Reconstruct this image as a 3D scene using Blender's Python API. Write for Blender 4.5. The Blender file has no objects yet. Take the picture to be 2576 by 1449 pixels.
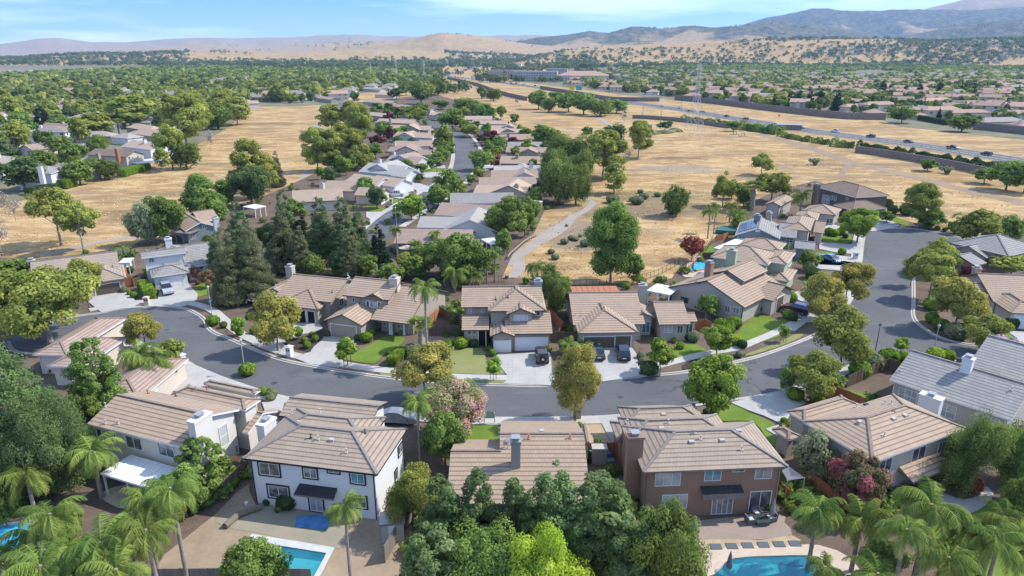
import bpy,math,random
import numpy as np
from mathutils import Vector,noise as mnoise
from mathutils.geometry import tessellate_polygon
rad = math.radians
scene = bpy.context.scene
COL = scene.collection
# ------------------------------------------------------------------ camera
CAM_H = 43.0
PITCH = rad(19.1)
FOC = 1717.0 / 2576.0            # focal length in picture widths
cam_d = bpy.data.cameras.new("camera")
cam_d.sensor_width = 36.0
cam_d.lens = 36.0 * FOC
cam_d.clip_start = 1.0
cam_d.clip_end = 90000.0
cam = bpy.data.objects.new("camera",cam_d)
COL.objects.link(cam)
cam.location = (0,0,CAM_H)
cam.rotation_euler = (math.pi / 2 - PITCH,0,0)
scene.camera = cam
# ------------------------------------------------------------------ sun, sky, exposure
HAZE_DENSITY = 6e-5
SUN_EL,SUN_AZ = rad(46),rad(14)          # azimuth from +x towards +y
sun_dir = Vector((math.cos(SUN_EL) * math.cos(SUN_AZ),math.cos(SUN_EL) * math.sin(SUN_AZ),math.sin(SUN_EL)))
sl = bpy.data.lights.new("sun",'SUN')
sl.energy = 2.7
sl.angle = rad(0.5)
sl.color = (1.0,0.955,0.88)
so = bpy.data.objects.new("sun",sl)
COL.objects.link(so)
so.rotation_euler = sun_dir.to_track_quat('Z','Y').to_euler()
world = bpy.data.worlds.new("World")
scene.world = world
world.use_nodes = True
wt = world.node_tree
wt.nodes.clear()
w_out = wt.nodes.new('ShaderNodeOutputWorld')
w_bg = wt.nodes.new('ShaderNodeBackground')
w_sky = wt.nodes.new('ShaderNodeTexSky')
w_sky.sky_type = 'NISHITA'
w_sky.sun_disc = False
w_sky.sun_elevation = SUN_EL
w_sky.sun_rotation = math.pi / 2 - SUN_AZ
w_sky.altitude = 400
w_sky.air_density = 1.0
w_sky.dust_density = 0.3
w_sky.ozone_density = 2.0
w_bg.inputs['Strength'].default_value = 0.15
w_tc = wt.nodes.new('ShaderNodeTexCoord')
w_sep = wt.nodes.new('ShaderNodeSeparateXYZ')
wt.links.new(w_tc.outputs['Generated'],w_sep.inputs[0])
w_map = wt.nodes.new('ShaderNodeMapping')
w_map.inputs['Scale'].default_value = (1.4,1.4,13.0)
w_map.inputs['Location'].default_value = (3.1,0.4,0.7)
wt.links.new(w_tc.outputs['Generated'],w_map.inputs[0])
w_n = wt.nodes.new('ShaderNodeTexNoise')
w_n.inputs['Scale'].default_value = 1.6
w_n.inputs['Detail'].default_value = 7
w_n.inputs['Roughness'].default_value = 0.55
wt.links.new(w_map.outputs[0],w_n.inputs['Vector'])
w_r = wt.nodes.new('ShaderNodeValToRGB')
w_r.color_ramp.elements[0].position = 0.49
w_r.color_ramp.elements[1].position = 0.66
w_r.color_ramp.elements[0].color = (0,0,0,1)
w_r.color_ramp.elements[1].color = (0.55,0.55,0.55,1)
wt.links.new(w_n.outputs['Fac'],w_r.inputs['Fac'])
w_tint = wt.nodes.new('ShaderNodeMix')
w_tint.data_type = 'RGBA'
w_tint.blend_type = 'MULTIPLY'
w_tint.inputs['B'].default_value = (0.22,0.39,0.96,1)
w_zr = wt.nodes.new('ShaderNodeValToRGB')       # blue tint added to the low band only, so fill from above stays neutral
w_zr.color_ramp.elements[0].position = 0.0
w_zr.color_ramp.elements[0].color = (.75,.75,.75,1)
w_zr.color_ramp.elements[1].position = 0.5
w_zr.color_ramp.elements[1].color = (0,0,0,1)
e_ = w_zr.color_ramp.elements.new(.06)
e_.color = (1,1,1,1)
wt.links.new(w_sep.outputs[2],w_zr.inputs['Fac'])
wt.links.new(w_zr.outputs['Color'],w_tint.inputs['Factor'])
wt.links.new(w_sky.outputs[0],w_tint.inputs['A'])
w_mix = wt.nodes.new('ShaderNodeMix')
w_mix.data_type = 'RGBA'
w_mix.inputs['B'].default_value = (6.5,7.0,7.8,1)
wt.links.new(w_r.outputs['Color'],w_mix.inputs['Factor'])
wt.links.new(w_tint.outputs['Result'],w_mix.inputs['A'])
wt.links.new(w_mix.outputs['Result'],w_bg.inputs['Color'])
wt.links.new(w_bg.outputs[0],w_out.inputs[0])
scene.view_settings.view_transform = 'Standard'
scene.view_settings.look = 'None'
scene.view_settings.exposure = 1.18
scene.view_settings.gamma = 1.0
scene.cycles.max_bounces = 5
scene.cycles.diffuse_bounces = 3
scene.cycles.glossy_bounces = 2
scene.cycles.transmission_bounces = 3
scene.cycles.transparent_max_bounces = 6
# ------------------------------------------------------------------ survey: where a sighted point lies on the level ground
FR = {'v': (0,0,1),'a': (0,880.5,.3924),'b': (858.7,880.5,.3924),'c': (1717.3,880.5,.3924),
  'd': (0,545,1 / 3),'e': (858.7,545,1 / 3),'f': (1717.3,545,1 / 3),'g': (0,234.8,1 / 3),
  'h': (754.7,201.2,1 / 3),'i': (1717.3,201.2,1 / 3),
  'j': (858.7,50.3,1 / 3),'k': (1717.3,0,1 / 3),'l': (0,50.3,1 / 3),'m': (1257.8,251.6,.2894),
  'r1': (201.2,922.4,.20833),'r2': (587.0,989.5,.20833),'r3': (1509.4,989.5,.20833),'r4': (1953.8,872.1,.20833),
  'r5': (654.1,637.3,.20833),'r6': (1123.6,670.8,.20833),'r7': (1643.5,536.7,.20833),'r8': (67.1,570.2,.20833)}
CP,SP = math.cos(PITCH),math.sin(PITCH)
def V2(fr,p):
 if len(p) == 3:
  fr,p = p[0],p[1:]
 ox,oy,s = FR[fr]
 return ox + p[0] * s,oy + p[1] * s
def ray(x,y):
 cx,cy = (x - 1288.0) / 1717.0,(724.5 - y) / 1717.0
 return Vector((cx,CP + cy * SP,-SP + cy * CP))
def G(fr,p,z=0.0):
 x,y = V2(fr,p)
 d = ray(x,y)
 t = (CAM_H - z) / -d.z
 return Vector((d.x * t,d.y * t,z))
def pxm(x,y):           # survey pixels per metre at a ground point
 d = ray(x,y)
 t = CAM_H / -d.z
 return 1717.0 / t
def proj(P):             # picture position of a point, used for labels and for culling what cannot be seen
 X,Y,Z = P[0],P[1],P[2] - CAM_H
 dep = Y * CP - Z * SP
 if dep <= 1:
  return None
 return 1288 + 1717 * X / dep,724.5 - 1717 * (Y * SP + Z * CP) / dep
def pts(fr,*c):
 return [G(fr,(c[i],c[i + 1])) for i in range(0,len(c),2)]
# ------------------------------------------------------------------ objects and properties
def tag(o,label=None,cat=None,group=None,kind=None):
 if label: o['label'] = label
 if cat: o['category'] = cat
 if group: o['group'] = group
 if kind: o['kind'] = kind
 return o
def empty(name,loc,rz=0.0,label=None,cat=None,group=None):
 o = bpy.data.objects.new(name,None)
 o.empty_display_size = 0.5
 COL.objects.link(o)
 o.location = loc
 o.rotation_euler = (0,0,rz)
 return tag(o,label,cat,group)
def link(name,me,parent=None):
 o = bpy.data.objects.new(name,me)
 COL.objects.link(o)
 if parent: o.parent = parent
 return o
def copy_tree(o,parent=None):
 c = o.copy()
 COL.objects.link(c)
 c.parent = parent
 for ch in list(o.children):
  copy_tree(ch,c)
 return c
class MB:
 """collects faces and links them as ONE mesh object"""
 def __init__(s):
  s.v,s.f,s.m,s.uv = [],[],[],[]
 def face(s,P,m=0,uv=None):
  b = len(s.v)
  s.v.extend([tuple(p) for p in P])
  s.f.append(tuple(range(b,b + len(P))))
  s.m.append(m)
  s.uv.append(uv if uv else [(p[0],p[1]) for p in P])
 def box(s,x0,y0,z0,x1,y1,z1,m=0,M=None):
  c = [Vector(q) for q in ((x0,y0,z0),(x1,y0,z0),(x1,y1,z0),(x0,y1,z0),(x0,y0,z1),(x1,y0,z1),(x1,y1,z1),(x0,y1,z1))]
  if M: c = [M @ q for q in c]
  for q in ((0,3,2,1),(4,5,6,7),(0,1,5,4),(1,2,6,5),(2,3,7,6),(3,0,4,7)):
   s.face([c[i] for i in q],m)
 def beam(s,p,q,w,h=None,m=0):
  p,q = Vector(p),Vector(q)
  h = h or w
  d = q - p
  if d.length < 1e-4: return
  d.normalize()
  a = d.cross(Vector((0,0,1)))
  if a.length < 1e-3: a = Vector((1,0,0))
  a.normalize()
  b = a.cross(d)
  r = [(-w / 2,-h / 2),(w / 2,-h / 2),(w / 2,h / 2),(-w / 2,h / 2)]
  A = [p + a * u + b * v for u,v in r]
  B = [q + a * u + b * v for u,v in r]
  for i in range(4):
   j = (i + 1) % 4
   s.face([A[i],A[j],B[j],B[i]],m)
  s.face(A[::-1],m)
  s.face(B,m)
 def tube(s,P,R,n=8,m=0,cap=True):
  P = [Vector(p) for p in P]
  rings = []
  for i,p in enumerate(P):
   d = (P[min(i + 1,len(P) - 1)] - P[max(i - 1,0)]).normalized()
   a = d.cross(Vector((0,0.01,1)) if abs(d.z) < .9 else Vector((1,0,0))).normalized()
   b = d.cross(a)
   r = R[i] if hasattr(R,'__len__') else R
   rings.append([p + (a * math.cos(t) + b * math.sin(t)) * r for t in [2 * math.pi * k / n for k in range(n)]])
  for A,B in zip(rings,rings[1:]):
   for k in range(n):
    j = (k + 1) % n
    s.face([A[k],A[j],B[j],B[k]],m)
  if cap:
   s.face(rings[0][::-1],m)
   s.face(rings[-1],m)
 def build(s,name,mats,parent=None,smooth=False):
  me = bpy.data.meshes.new(name)
  me.from_pydata(s.v,[],s.f)
  if not isinstance(mats,(list,tuple)): mats = [mats]
  for m in mats: me.materials.append(m)
  me.polygons.foreach_set('material_index',s.m)
  uvl = me.uv_layers.new(name='UVMap')
  flat = []
  for u in s.uv:
   for a in u: flat.extend((a[0],a[1]))
  uvl.data.foreach_set('uv',flat)
  if smooth: me.polygons.foreach_set('use_smooth',[True] * len(s.f))
  me.update()
  return link(name,me,parent)
# ------------------------------------------------------------------ materials
def new_mat(name):
 m = bpy.data.materials.new(name)
 m.use_nodes = True
 nt = m.node_tree
 b = nt.nodes['Principled BSDF']
 b.inputs['Specular IOR Level'].default_value = 0.25
 return m,nt,b
def N(nt,t,**k):
 n = nt.nodes.new(t)
 for a,v in k.items():
  try:
   n.inputs[a.replace('_',' ')].default_value = v
  except Exception:
   setattr(n,a,v)
 return n
def c4(c,k=1.0): return (c[0] * k,c[1] * k,c[2] * k,1)
def mixc(nt,fac,A,B,blend='MIX'):
 n = nt.nodes.new('ShaderNodeMix')
 n.data_type = 'RGBA'
 n.blend_type = blend
 if isinstance(fac,(int,float)): n.inputs['Factor'].default_value = fac
 else: nt.links.new(fac,n.inputs['Factor'])
 for key,q in (('A',A),('B',B)):
  if isinstance(q,tuple): n.inputs[key].default_value = q
  else: nt.links.new(q,n.inputs[key])
 return n.outputs['Result']
def ramp(nt,src,p0,p1,c0=(0,0,0,1),c1=(1,1,1,1)):
 r = nt.nodes.new('ShaderNodeValToRGB')
 r.color_ramp.elements[0].position = p0
 r.color_ramp.elements[1].position = p1
 r.color_ramp.elements[0].color = c0
 r.color_ramp.elements[1].color = c1
 nt.links.new(src,r.inputs['Fac'])
 return r.outputs['Color']
def mathn(nt,op,a,b=None):
 n = nt.nodes.new('ShaderNodeMath')
 n.operation = op
 for i,q in enumerate((a,b)):
  if q is None: continue
  if isinstance(q,(int,float)): n.inputs[i].default_value = q
  else: nt.links.new(q,n.inputs[i])
 return n.outputs[0]
def pos(nt):
 return nt.nodes.new('ShaderNodeNewGeometry').outputs['Position']
def noise(nt,scale,detail=4,vec=None,sc=None,rough=.55):
 n = N(nt,'ShaderNodeTexNoise',Scale=scale,Detail=detail,Roughness=rough)
 vec = vec or pos(nt)
 if sc:
  mp = N(nt,'ShaderNodeMapping')
  mp.inputs['Scale'].default_value = sc[:3]
  if len(sc) > 3: mp.inputs['Rotation'].default_value = (0,0,sc[3])
  nt.links.new(vec,mp.inputs[0])
  vec = mp.outputs[0]
 nt.links.new(vec,n.inputs['Vector'])
 return n.outputs['Fac']
def plain(name,col,rough=.7,col2=None,scale=2.0,spec=.25,bump=0,metal=0):
 m,nt,b = new_mat(name)
 b.inputs['Roughness'].default_value = rough
 b.inputs['Specular IOR Level'].default_value = spec
 b.inputs['Metallic'].default_value = metal
 if col2:
  f = noise(nt,scale,6)
  nt.links.new(mixc(nt,ramp(nt,f,.35,.65),c4(col),c4(col2)),b.inputs['Base Color'])
  if bump:
   bp = N(nt,'ShaderNodeBump',Strength=bump,Distance=.05)
   nt.links.new(f,bp.inputs['Height'])
   nt.links.new(bp.outputs[0],b.inputs['Normal'])
 else:
  b.inputs['Base Color'].default_value = c4(col)
 return m
def stucco(name,col,k=.9):
 m,nt,b = new_mat(name)
 b.inputs['Roughness'].default_value = .9
 f = noise(nt,.35,5)
 g = noise(nt,6,3)
 c = mixc(nt,ramp(nt,f,.3,.75),c4(col),c4(col,k))
 c = mixc(nt,ramp(nt,g,.3,.8),c,c4(col,k * .93))
 nt.links.new(mixc(nt,.5,c,c4(col)),b.inputs['Base Color'])
 bp = N(nt,'ShaderNodeBump',Strength=.25,Distance=.02)
 nt.links.new(noise(nt,25,2),bp.inputs['Height'])
 nt.links.new(bp.outputs[0],b.inputs['Normal'])
 return m
def roof_mat(name,col,col2,course=.52,line=.40,far=False):
 """concrete tile: courses up the slope (v), staggered tiles along it (u), dark line painted under each course for lip shade and gap"""
 m,nt,b = new_mat(name)
 b.inputs['Roughness'].default_value = .85
 uv = nt.nodes.new('ShaderNodeUVMap')
 sp = nt.nodes.new('ShaderNodeSeparateXYZ')
 nt.links.new(uv.outputs[0],sp.inputs[0])
 v = mathn(nt,'DIVIDE',sp.outputs[1],course)
 fr = mathn(nt,'FRACT',v)
 row = mathn(nt,'FLOOR',v)
 u = mathn(nt,'ADD',mathn(nt,'DIVIDE',sp.outputs[0],.36),mathn(nt,'MULTIPLY',row,.5))
 cb = nt.nodes.new('ShaderNodeCombineXYZ')
 nt.links.new(mathn(nt,'FLOOR',u),cb.inputs[0])
 nt.links.new(row,cb.inputs[1])
 wn = nt.nodes.new('ShaderNodeTexWhiteNoise')
 wn.noise_dimensions = '2D'
 nt.links.new(cb.outputs[0],wn.inputs['Vector'])
 tile = mixc(nt,mathn(nt,'MULTIPLY',wn.outputs['Value'],.7),c4(col),c4(col2))
 big = ramp(nt,noise(nt,.5,5,sc=(1,1,1)),.35,.7)
 c = mixc(nt,mathn(nt,'MULTIPLY',big,.4),tile,c4(col2,.86))
 oi = nt.nodes.new('ShaderNodeObjectInfo')
 hv = nt.nodes.new('ShaderNodeHueSaturation')
 nt.links.new(c,hv.inputs['Color'])
 nt.links.new(mathn(nt,'ADD',mathn(nt,'MULTIPLY',oi.outputs['Random'],.34 if far else .06),.83 if far else .97),hv.inputs['Value'])
 c = hv.outputs[0]
 butt = ramp(nt,fr,.66,.80)  # shade on the course lips and the gap below, put into tile colour
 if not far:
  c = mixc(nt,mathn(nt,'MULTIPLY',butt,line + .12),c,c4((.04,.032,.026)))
 nt.links.new(c,b.inputs['Base Color'])
 if not far:
  bp = N(nt,'ShaderNodeBump',Strength=.5,Distance=.06)
  hgt = mathn(nt,'ADD',mathn(nt,'SUBTRACT',1.0,fr),mathn(nt,'MULTIPLY',mathn(nt,'SINE',mathn(nt,'MULTIPLY',u,6.283)),.12))
  nt.links.new(hgt,bp.inputs['Height'])
  nt.links.new(bp.outputs[0],b.inputs['Normal'])
 return m
MT = {}
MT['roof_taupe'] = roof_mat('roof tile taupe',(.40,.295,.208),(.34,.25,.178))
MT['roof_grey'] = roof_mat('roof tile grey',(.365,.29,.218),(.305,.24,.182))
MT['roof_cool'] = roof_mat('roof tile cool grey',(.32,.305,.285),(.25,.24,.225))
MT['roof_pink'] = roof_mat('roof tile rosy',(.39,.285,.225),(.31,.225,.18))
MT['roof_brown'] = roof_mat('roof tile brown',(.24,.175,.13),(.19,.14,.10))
MT['roof_far'] = roof_mat('roof tile rosy far',(.37,.235,.17),(.31,.21,.16),far=True)
MT['roof_fargrey'] = roof_mat('roof tile grey far',(.29,.25,.215),(.25,.215,.185),far=True)
MT['roof_row'] = roof_mat('roof tile grey brown far',(.39,.29,.21),(.34,.255,.19),far=True)
MT['roof_rowgrey'] = roof_mat('roof tile pale grey far',(.33,.305,.275),(.29,.265,.24),far=True)
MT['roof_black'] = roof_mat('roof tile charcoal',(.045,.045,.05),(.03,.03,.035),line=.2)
MT['cream'] = stucco('stucco cream',(.58,.50,.41))
MT['warmwhite'] = stucco('siding warm white',(.62,.585,.52),.95)
MT['white'] = stucco('stucco white',(.66,.66,.65),.96)
MT['brown'] = stucco('stucco brown',(.30,.19,.135))
MT['taupe'] = stucco('stucco taupe',(.37,.315,.26))
MT['greige'] = stucco('stucco greige',(.44,.40,.35))
MT['sage'] = stucco('stucco sage',(.36,.40,.28))
MT['slate'] = stucco('siding slate',(.20,.235,.24))
MT['darkbrown'] = stucco('stucco dark brown',(.155,.12,.095))
MT['paleblue'] = stucco('stucco pale grey',(.55,.56,.54))
MT['trim_white'] = plain('trim white',(.68,.68,.66),.5)
MT['trim_black'] = plain('trim black',(.02,.022,.025),.5)
MT['trim_brown'] = plain('trim brown',(.10,.075,.06),.6)
MT['trim_taupe'] = plain('trim taupe',(.22,.18,.15),.6)
MT['cap'] = plain('ridge cap',(.28,.215,.165),.9,(.21,.16,.125),3)
MT['cap_grey'] = plain('ridge cap grey',(.25,.225,.20),.9,(.19,.17,.15),3)
MT['metal_grey'] = plain('painted metal grey',(.35,.35,.35),.4,metal=.3)
MT['metal_dark'] = plain('painted metal dark',(.05,.06,.06),.4)
MT['steel'] = plain('galvanised steel',(.50,.48,.44),.5,metal=.4)
MT['vent'] = plain('vent metal',(.42,.39,.35),.6)
MT['redcap'] = plain('vent cap red',(.32,.08,.06),.6)
MT['brick'] = plain('terracotta',(.38,.16,.09),.8)
def glass_mat(name,col,col2):
 m,nt,b = new_mat(name)
 b.inputs['Roughness'].default_value = .06
 b.inputs['Specular IOR Level'].default_value = .7
 f = noise(nt,.9,2)
 oi = nt.nodes.new('ShaderNodeObjectInfo')
 k = mathn(nt,'ADD',f,mathn(nt,'MULTIPLY',mathn(nt,'SUBTRACT',oi.outputs['Random'],.5),.35))
 nt.links.new(mixc(nt,ramp(nt,k,.42,.62),c4(col),c4(col2)),b.inputs['Base Color'])
 return m
MT['glass'] = glass_mat('window glass',(.06,.075,.085),(.26,.27,.26))
MT['glass_pale'] = glass_mat('window glass with blinds',(.30,.33,.34),(.45,.47,.46))
MT['glass_teal'] = glass_mat('window glass teal',(.05,.17,.20),(.12,.27,.30))
MT['garage_white'] = plain('garage door white',(.72,.73,.73),.5)
MT['garage_brown'] = plain('garage door brown',(.13,.095,.075),.6)
MT['garage_beige'] = plain('garage door beige',(.36,.31,.255),.6)
MT['dark'] = plain('dark interior',(.015,.013,.012),.9)
# ------------------------------------------------------------------ ground materials
def mixvec(nt,P,k):
 v = nt.nodes.new('ShaderNodeVectorMath')
 v.operation = 'ADD'
 nt.links.new(P,v.inputs[0])
 v.inputs[1].default_value = (k,k * .7,0)
 return v.outputs[0]
def field_mat():
 m,nt,b = new_mat('dry golden grass')
 b.inputs['Roughness'].default_value = .95
 b.inputs['Specular IOR Level'].default_value = .05
 P = pos(nt)
 c = mixc(nt,ramp(nt,noise(nt,.018,6,P),.38,.62),c4((.50,.335,.155)),c4((.34,.215,.092)))
 st = ramp(nt,noise(nt,.20,7,P,sc=(.5,1.1,1,rad(16)),rough=.7),.47,.58)
 c = mixc(nt,mathn(nt,'MULTIPLY',st,.65),c,c4((.66,.49,.27)))
 st2 = ramp(nt,noise(nt,.075,8,P,sc=(.6,1.2,1,rad(-6)),rough=.74),.50,.57)
 c = mixc(nt,mathn(nt,'MULTIPLY',st2,.62),c,c4((.215,.14,.07)))
 bare = ramp(nt,noise(nt,.030,8,P,rough=.72),.54,.60)
 c = mixc(nt,mathn(nt,'MULTIPLY',bare,.6),c,c4((.28,.205,.135)))
 grn = ramp(nt,noise(nt,.041,7,mixvec(nt,P,300),rough=.70),.57,.66)
 c = mixc(nt,mathn(nt,'MULTIPLY',grn,.5),c,c4((.155,.145,.065)))
 wob = noise(nt,.09,6,P,rough=.65)
 for (fr_,px_,py_),ex,ey,cc in ((('m',1540,600),22,10,(.42,.36,.29)),(('m',1590,505),14,5,(.19,.135,.09)),(('m',1260,970),26,12,(.23,.19,.14)),(('m',1230,830),26,9,(.20,.21,.10)),(('m',700,1130),20,11,(.33,.28,.22)),(('m',1450,880),18,12,(.27,.23,.14)),  # soil and weed blotches; the gully one also carries its shadow as colour
          (('g',1350,760),20,5,(.26,.19,.12)),(('g',1000,900),24,6,(.27,.19,.11)),(('g',1650,530),20,6,(.27,.22,.11)),(('g',2050,230),30,12,(.26,.22,.11)),(('m',700,1250),14,7,(.30,.26,.20)),(('i',2350,470),60,8,(.40,.27,.15)),(('i',1600,640),60,7,(.30,.22,.16))):
  g_ = G(fr_,(px_,py_))
  v_ = nt.nodes.new('ShaderNodeVectorMath')
  v_.operation = 'SUBTRACT'
  nt.links.new(P,v_.inputs[0])
  v_.inputs[1].default_value = g_[:]
  mp_ = N(nt,'ShaderNodeMapping')
  mp_.inputs['Scale'].default_value = (1 / ex,1 / ey,0)
  nt.links.new(v_.outputs[0],mp_.inputs[0])
  ln_ = nt.nodes.new('ShaderNodeVectorMath')
  ln_.operation = 'LENGTH'
  nt.links.new(mp_.outputs[0],ln_.inputs[0])
  k_ = ramp(nt,mathn(nt,'ADD',ln_.outputs['Value'],mathn(nt,'MULTIPLY',mathn(nt,'SUBTRACT',wob,.5),2.6)),.45,1.0,(1,1,1,1),(0,0,0,1))
  c = mixc(nt,mathn(nt,'MULTIPLY',k_,.8),c,c4(cc,.72))
 fine = noise(nt,2.2,5,P,rough=.75)
 c = mixc(nt,mathn(nt,'MULTIPLY',ramp(nt,fine,.42,.60),.55),c,c4((.225,.15,.072)))
 att = nt.nodes.new('ShaderNodeAttribute')
 att.attribute_name = 'wood'
 big = noise(nt,.0026,8,P,rough=.66)
 th = mathn(nt,'ADD',big,mathn(nt,'MULTIPLY',mathn(nt,'SUBTRACT',att.outputs['Fac'],.5),.62))
 wood = ramp(nt,th,.47,.55)
 sm = ramp(nt,noise(nt,.02,4,P,rough=.7),.38,.55)
 wood = mathn(nt,'MULTIPLY',wood,mathn(nt,'ADD',mathn(nt,'MULTIPLY',sm,.5),.5))
 wood = mathn(nt,'MULTIPLY',wood,ramp(nt,att.outputs['Fac'],.02,.12))
 c = mixc(nt,wood,c,c4((.055,.062,.036)))
 nt.links.new(c,b.inputs['Base Color'])
 bp = N(nt,'ShaderNodeBump',Strength=.6,Distance=.25)
 nt.links.new(fine,bp.inputs['Height'])
 nt.links.new(bp.outputs[0],b.inputs['Normal'])
 return m
def two(name,a,bcol,s1,s2,rough=.95,bump=.3,c3=None,p=(.35,.65),spec=.05):
 m,nt,b = new_mat(name)
 b.inputs['Roughness'].default_value = rough
 b.inputs['Specular IOR Level'].default_value = spec
 P = pos(nt)
 c = mixc(nt,ramp(nt,noise(nt,s1,6,P,rough=.6),*p),c4(a),c4(bcol))
 f = noise(nt,s2,4,P,rough=.7)
 c = mixc(nt,mathn(nt,'MULTIPLY',ramp(nt,f,.35,.7),.35),c,c4(c3 or bcol,1 if c3 else .7))
 nt.links.new(c,b.inputs['Base Color'])
 bp = N(nt,'ShaderNodeBump',Strength=bump,Distance=.06)
 nt.links.new(f,bp.inputs['Height'])
 nt.links.new(bp.outputs[0],b.inputs['Normal'])
 return m
GM = {'field': field_mat()}
GM['yard'] = two('bark mulch and soil',(.155,.115,.085),(.095,.072,.056),.25,3.0,c3=(.22,.17,.13))
GM['suburb'] = two('dry verge soil',(.25,.215,.16),(.15,.15,.085),.08,1.2)
GM['lawn'] = two('mown lawn',(.115,.18,.028),(.165,.225,.045),.35,4.0,bump=.5,c3=(.08,.13,.02))
GM['lawn_dry'] = two('thin lawn',(.19,.225,.075),(.26,.245,.11),.3,4.0,bump=.5,c3=(.14,.16,.05))
GM['soil'] = two('bare tan soil',(.33,.25,.175),(.25,.185,.13),.3,2.2,c3=(.38,.31,.22))
GM['green_soil'] = two('grey green soil',(.25,.245,.18),(.33,.28,.21),.25,2.0)
GM['gravel'] = two('tan gravel',(.42,.31,.20),(.33,.24,.155),1.2,7.0,c3=(.55,.45,.34))
GM['blackmulch'] = two('black mulch',(.05,.042,.038),(.075,.06,.05),.8,6.0)
GM['redmulch'] = two('red bark',(.19,.095,.065),(.12,.065,.05),.8,6.0,c3=(.3,.22,.18))
GM['path'] = two('worn path concrete',(.37,.325,.275),(.31,.27,.23),.15,2.0,bump=.1)
GM['track'] = two('dirt track',(.33,.245,.17),(.27,.195,.135),.08,1.0,bump=.3)
GM['deck'] = two('pool deck stone',(.56,.46,.37),(.48,.385,.305),.6,4.0,bump=.1)
GM['patio'] = two('brown patio concrete',(.33,.265,.215),(.29,.23,.185),.3,3.0,bump=.05)
def road_mat(name,a,bcol,crack=True):
 m,nt,b = new_mat(name)
 b.inputs['Roughness'].default_value = .9
 P = pos(nt)
 c = mixc(nt,ramp(nt,noise(nt,.09,5,P),.35,.68),c4(a),c4(bcol))
 c = mixc(nt,mathn(nt,'MULTIPLY',ramp(nt,noise(nt,5,3,P,rough=.7),.4,.7),.22),c,c4(a,1.5))
 c = mixc(nt,mathn(nt,'MULTIPLY',ramp(nt,noise(nt,.35,6,P,rough=.72),.56,.66),.35),c,c4(a,.62))
 c = mixc(nt,mathn(nt,'MULTIPLY',ramp(nt,noise(nt,.16,3,mixvec(nt,P,90),sc=(.4,1.6,1,.1)),.58,.63),.3),c,c4(bcol,1.35))
 if crack:
  vo = nt.nodes.new('ShaderNodeTexVoronoi')
  vo.feature = 'DISTANCE_TO_EDGE'
  vo.inputs['Scale'].default_value = .055
  mp = nt.nodes.new('ShaderNodeVectorMath')
  mp.operation = 'ADD'
  nn = N(nt,'ShaderNodeTexNoise',Scale=.5,Detail=3)
  nt.links.new(P,nn.inputs['Vector'])
  sc = nt.nodes.new('ShaderNodeVectorMath')
  sc.operation = 'SCALE'
  sc.inputs['Scale'].default_value = 2.5
  nt.links.new(nn.outputs['Color'],sc.inputs[0])
  nt.links.new(P,mp.inputs[0])
  nt.links.new(sc.outputs[0],mp.inputs[1])
  nt.links.new(mp.outputs[0],vo.inputs['Vector'])
  k = ramp(nt,vo.outputs['Distance'],.002,.006,(1,1,1,1),(0,0,0,1))
  k = mathn(nt,'MULTIPLY',k,mathn(nt,'MULTIPLY',ramp(nt,noise(nt,.05,2,P),.44,.56),.75))
  c = mixc(nt,k,c,c4(a,.45))
 nt.links.new(c,b.inputs['Base Color'])
 return m
GM['road'] = road_mat('asphalt',(.092,.092,.096),(.118,.117,.120))
GM['freeway'] = road_mat('worn freeway asphalt',(.125,.118,.108),(.105,.10,.092),False)
def slab_mat(name,a,bcol,joint=3.0,rot=0.0):
 m,nt,b = new_mat(name)
 b.inputs['Roughness'].default_value = .85
 P = pos(nt)
 c = mixc(nt,ramp(nt,noise(nt,.3,6,P,rough=.62),.34,.68),c4(a),c4(bcol))
 c = mixc(nt,mathn(nt,'MULTIPLY',ramp(nt,noise(nt,1.6,5,P,rough=.7),.5,.75),.3),c,c4(bcol,.72))
 mp = N(nt,'ShaderNodeMapping')
 mp.inputs['Rotation'].default_value = (0,0,rot)
 nt.links.new(P,mp.inputs[0])
 sp = nt.nodes.new('ShaderNodeSeparateXYZ')
 nt.links.new(mp.outputs[0],sp.inputs[0])
 k = None
 for ax in (0,1):
  f = mathn(nt,'FRACT',mathn(nt,'DIVIDE',sp.outputs[ax],joint))
  e = ramp(nt,f,0.0,.025,(1,1,1,1),(0,0,0,1))
  k = e if k is None else mathn(nt,'MAXIMUM',k,e)
 c = mixc(nt,mathn(nt,'MULTIPLY',k,.45),c,c4(a,.4))
 nt.links.new(c,b.inputs['Base Color'])
 return m
GM['concrete'] = slab_mat('broom finished concrete',(.42,.40,.37),(.35,.33,.305),3.2)
GM['walk'] = slab_mat('sidewalk concrete',(.45,.425,.38),(.39,.365,.33),1.8,.3)
GM['kerb'] = two('kerb concrete',(.46,.43,.38),(.40,.37,.33),.5,4.0,bump=.05)
GM['paint'] = plain('road paint',(.72,.72,.70),.7)
def water_mat(name,a,b2):
 m,nt,b = new_mat(name)
 b.inputs['Roughness'].default_value = .04
 b.inputs['Specular IOR Level'].default_value = .5
 nt.links.new(mixc(nt,ramp(nt,noise(nt,.35,4),.42,.6),c4(a),c4(b2)),b.inputs['Base Color'])
 bp = N(nt,'ShaderNodeBump',Strength=.25,Distance=.05)
 nt.links.new(noise(nt,2.5,3),bp.inputs['Height'])
 nt.links.new(bp.outputs[0],b.inputs['Normal'])
 return m
GM['pool'] = water_mat('pool water turquoise',(.02,.22,.27),(.035,.30,.34))
GM['pool_deep'] = water_mat('pool water deep',(.012,.12,.18),(.02,.16,.22))
GM['pool_blue'] = water_mat('pool water blue',(.03,.33,.62),(.07,.45,.72))
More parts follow.
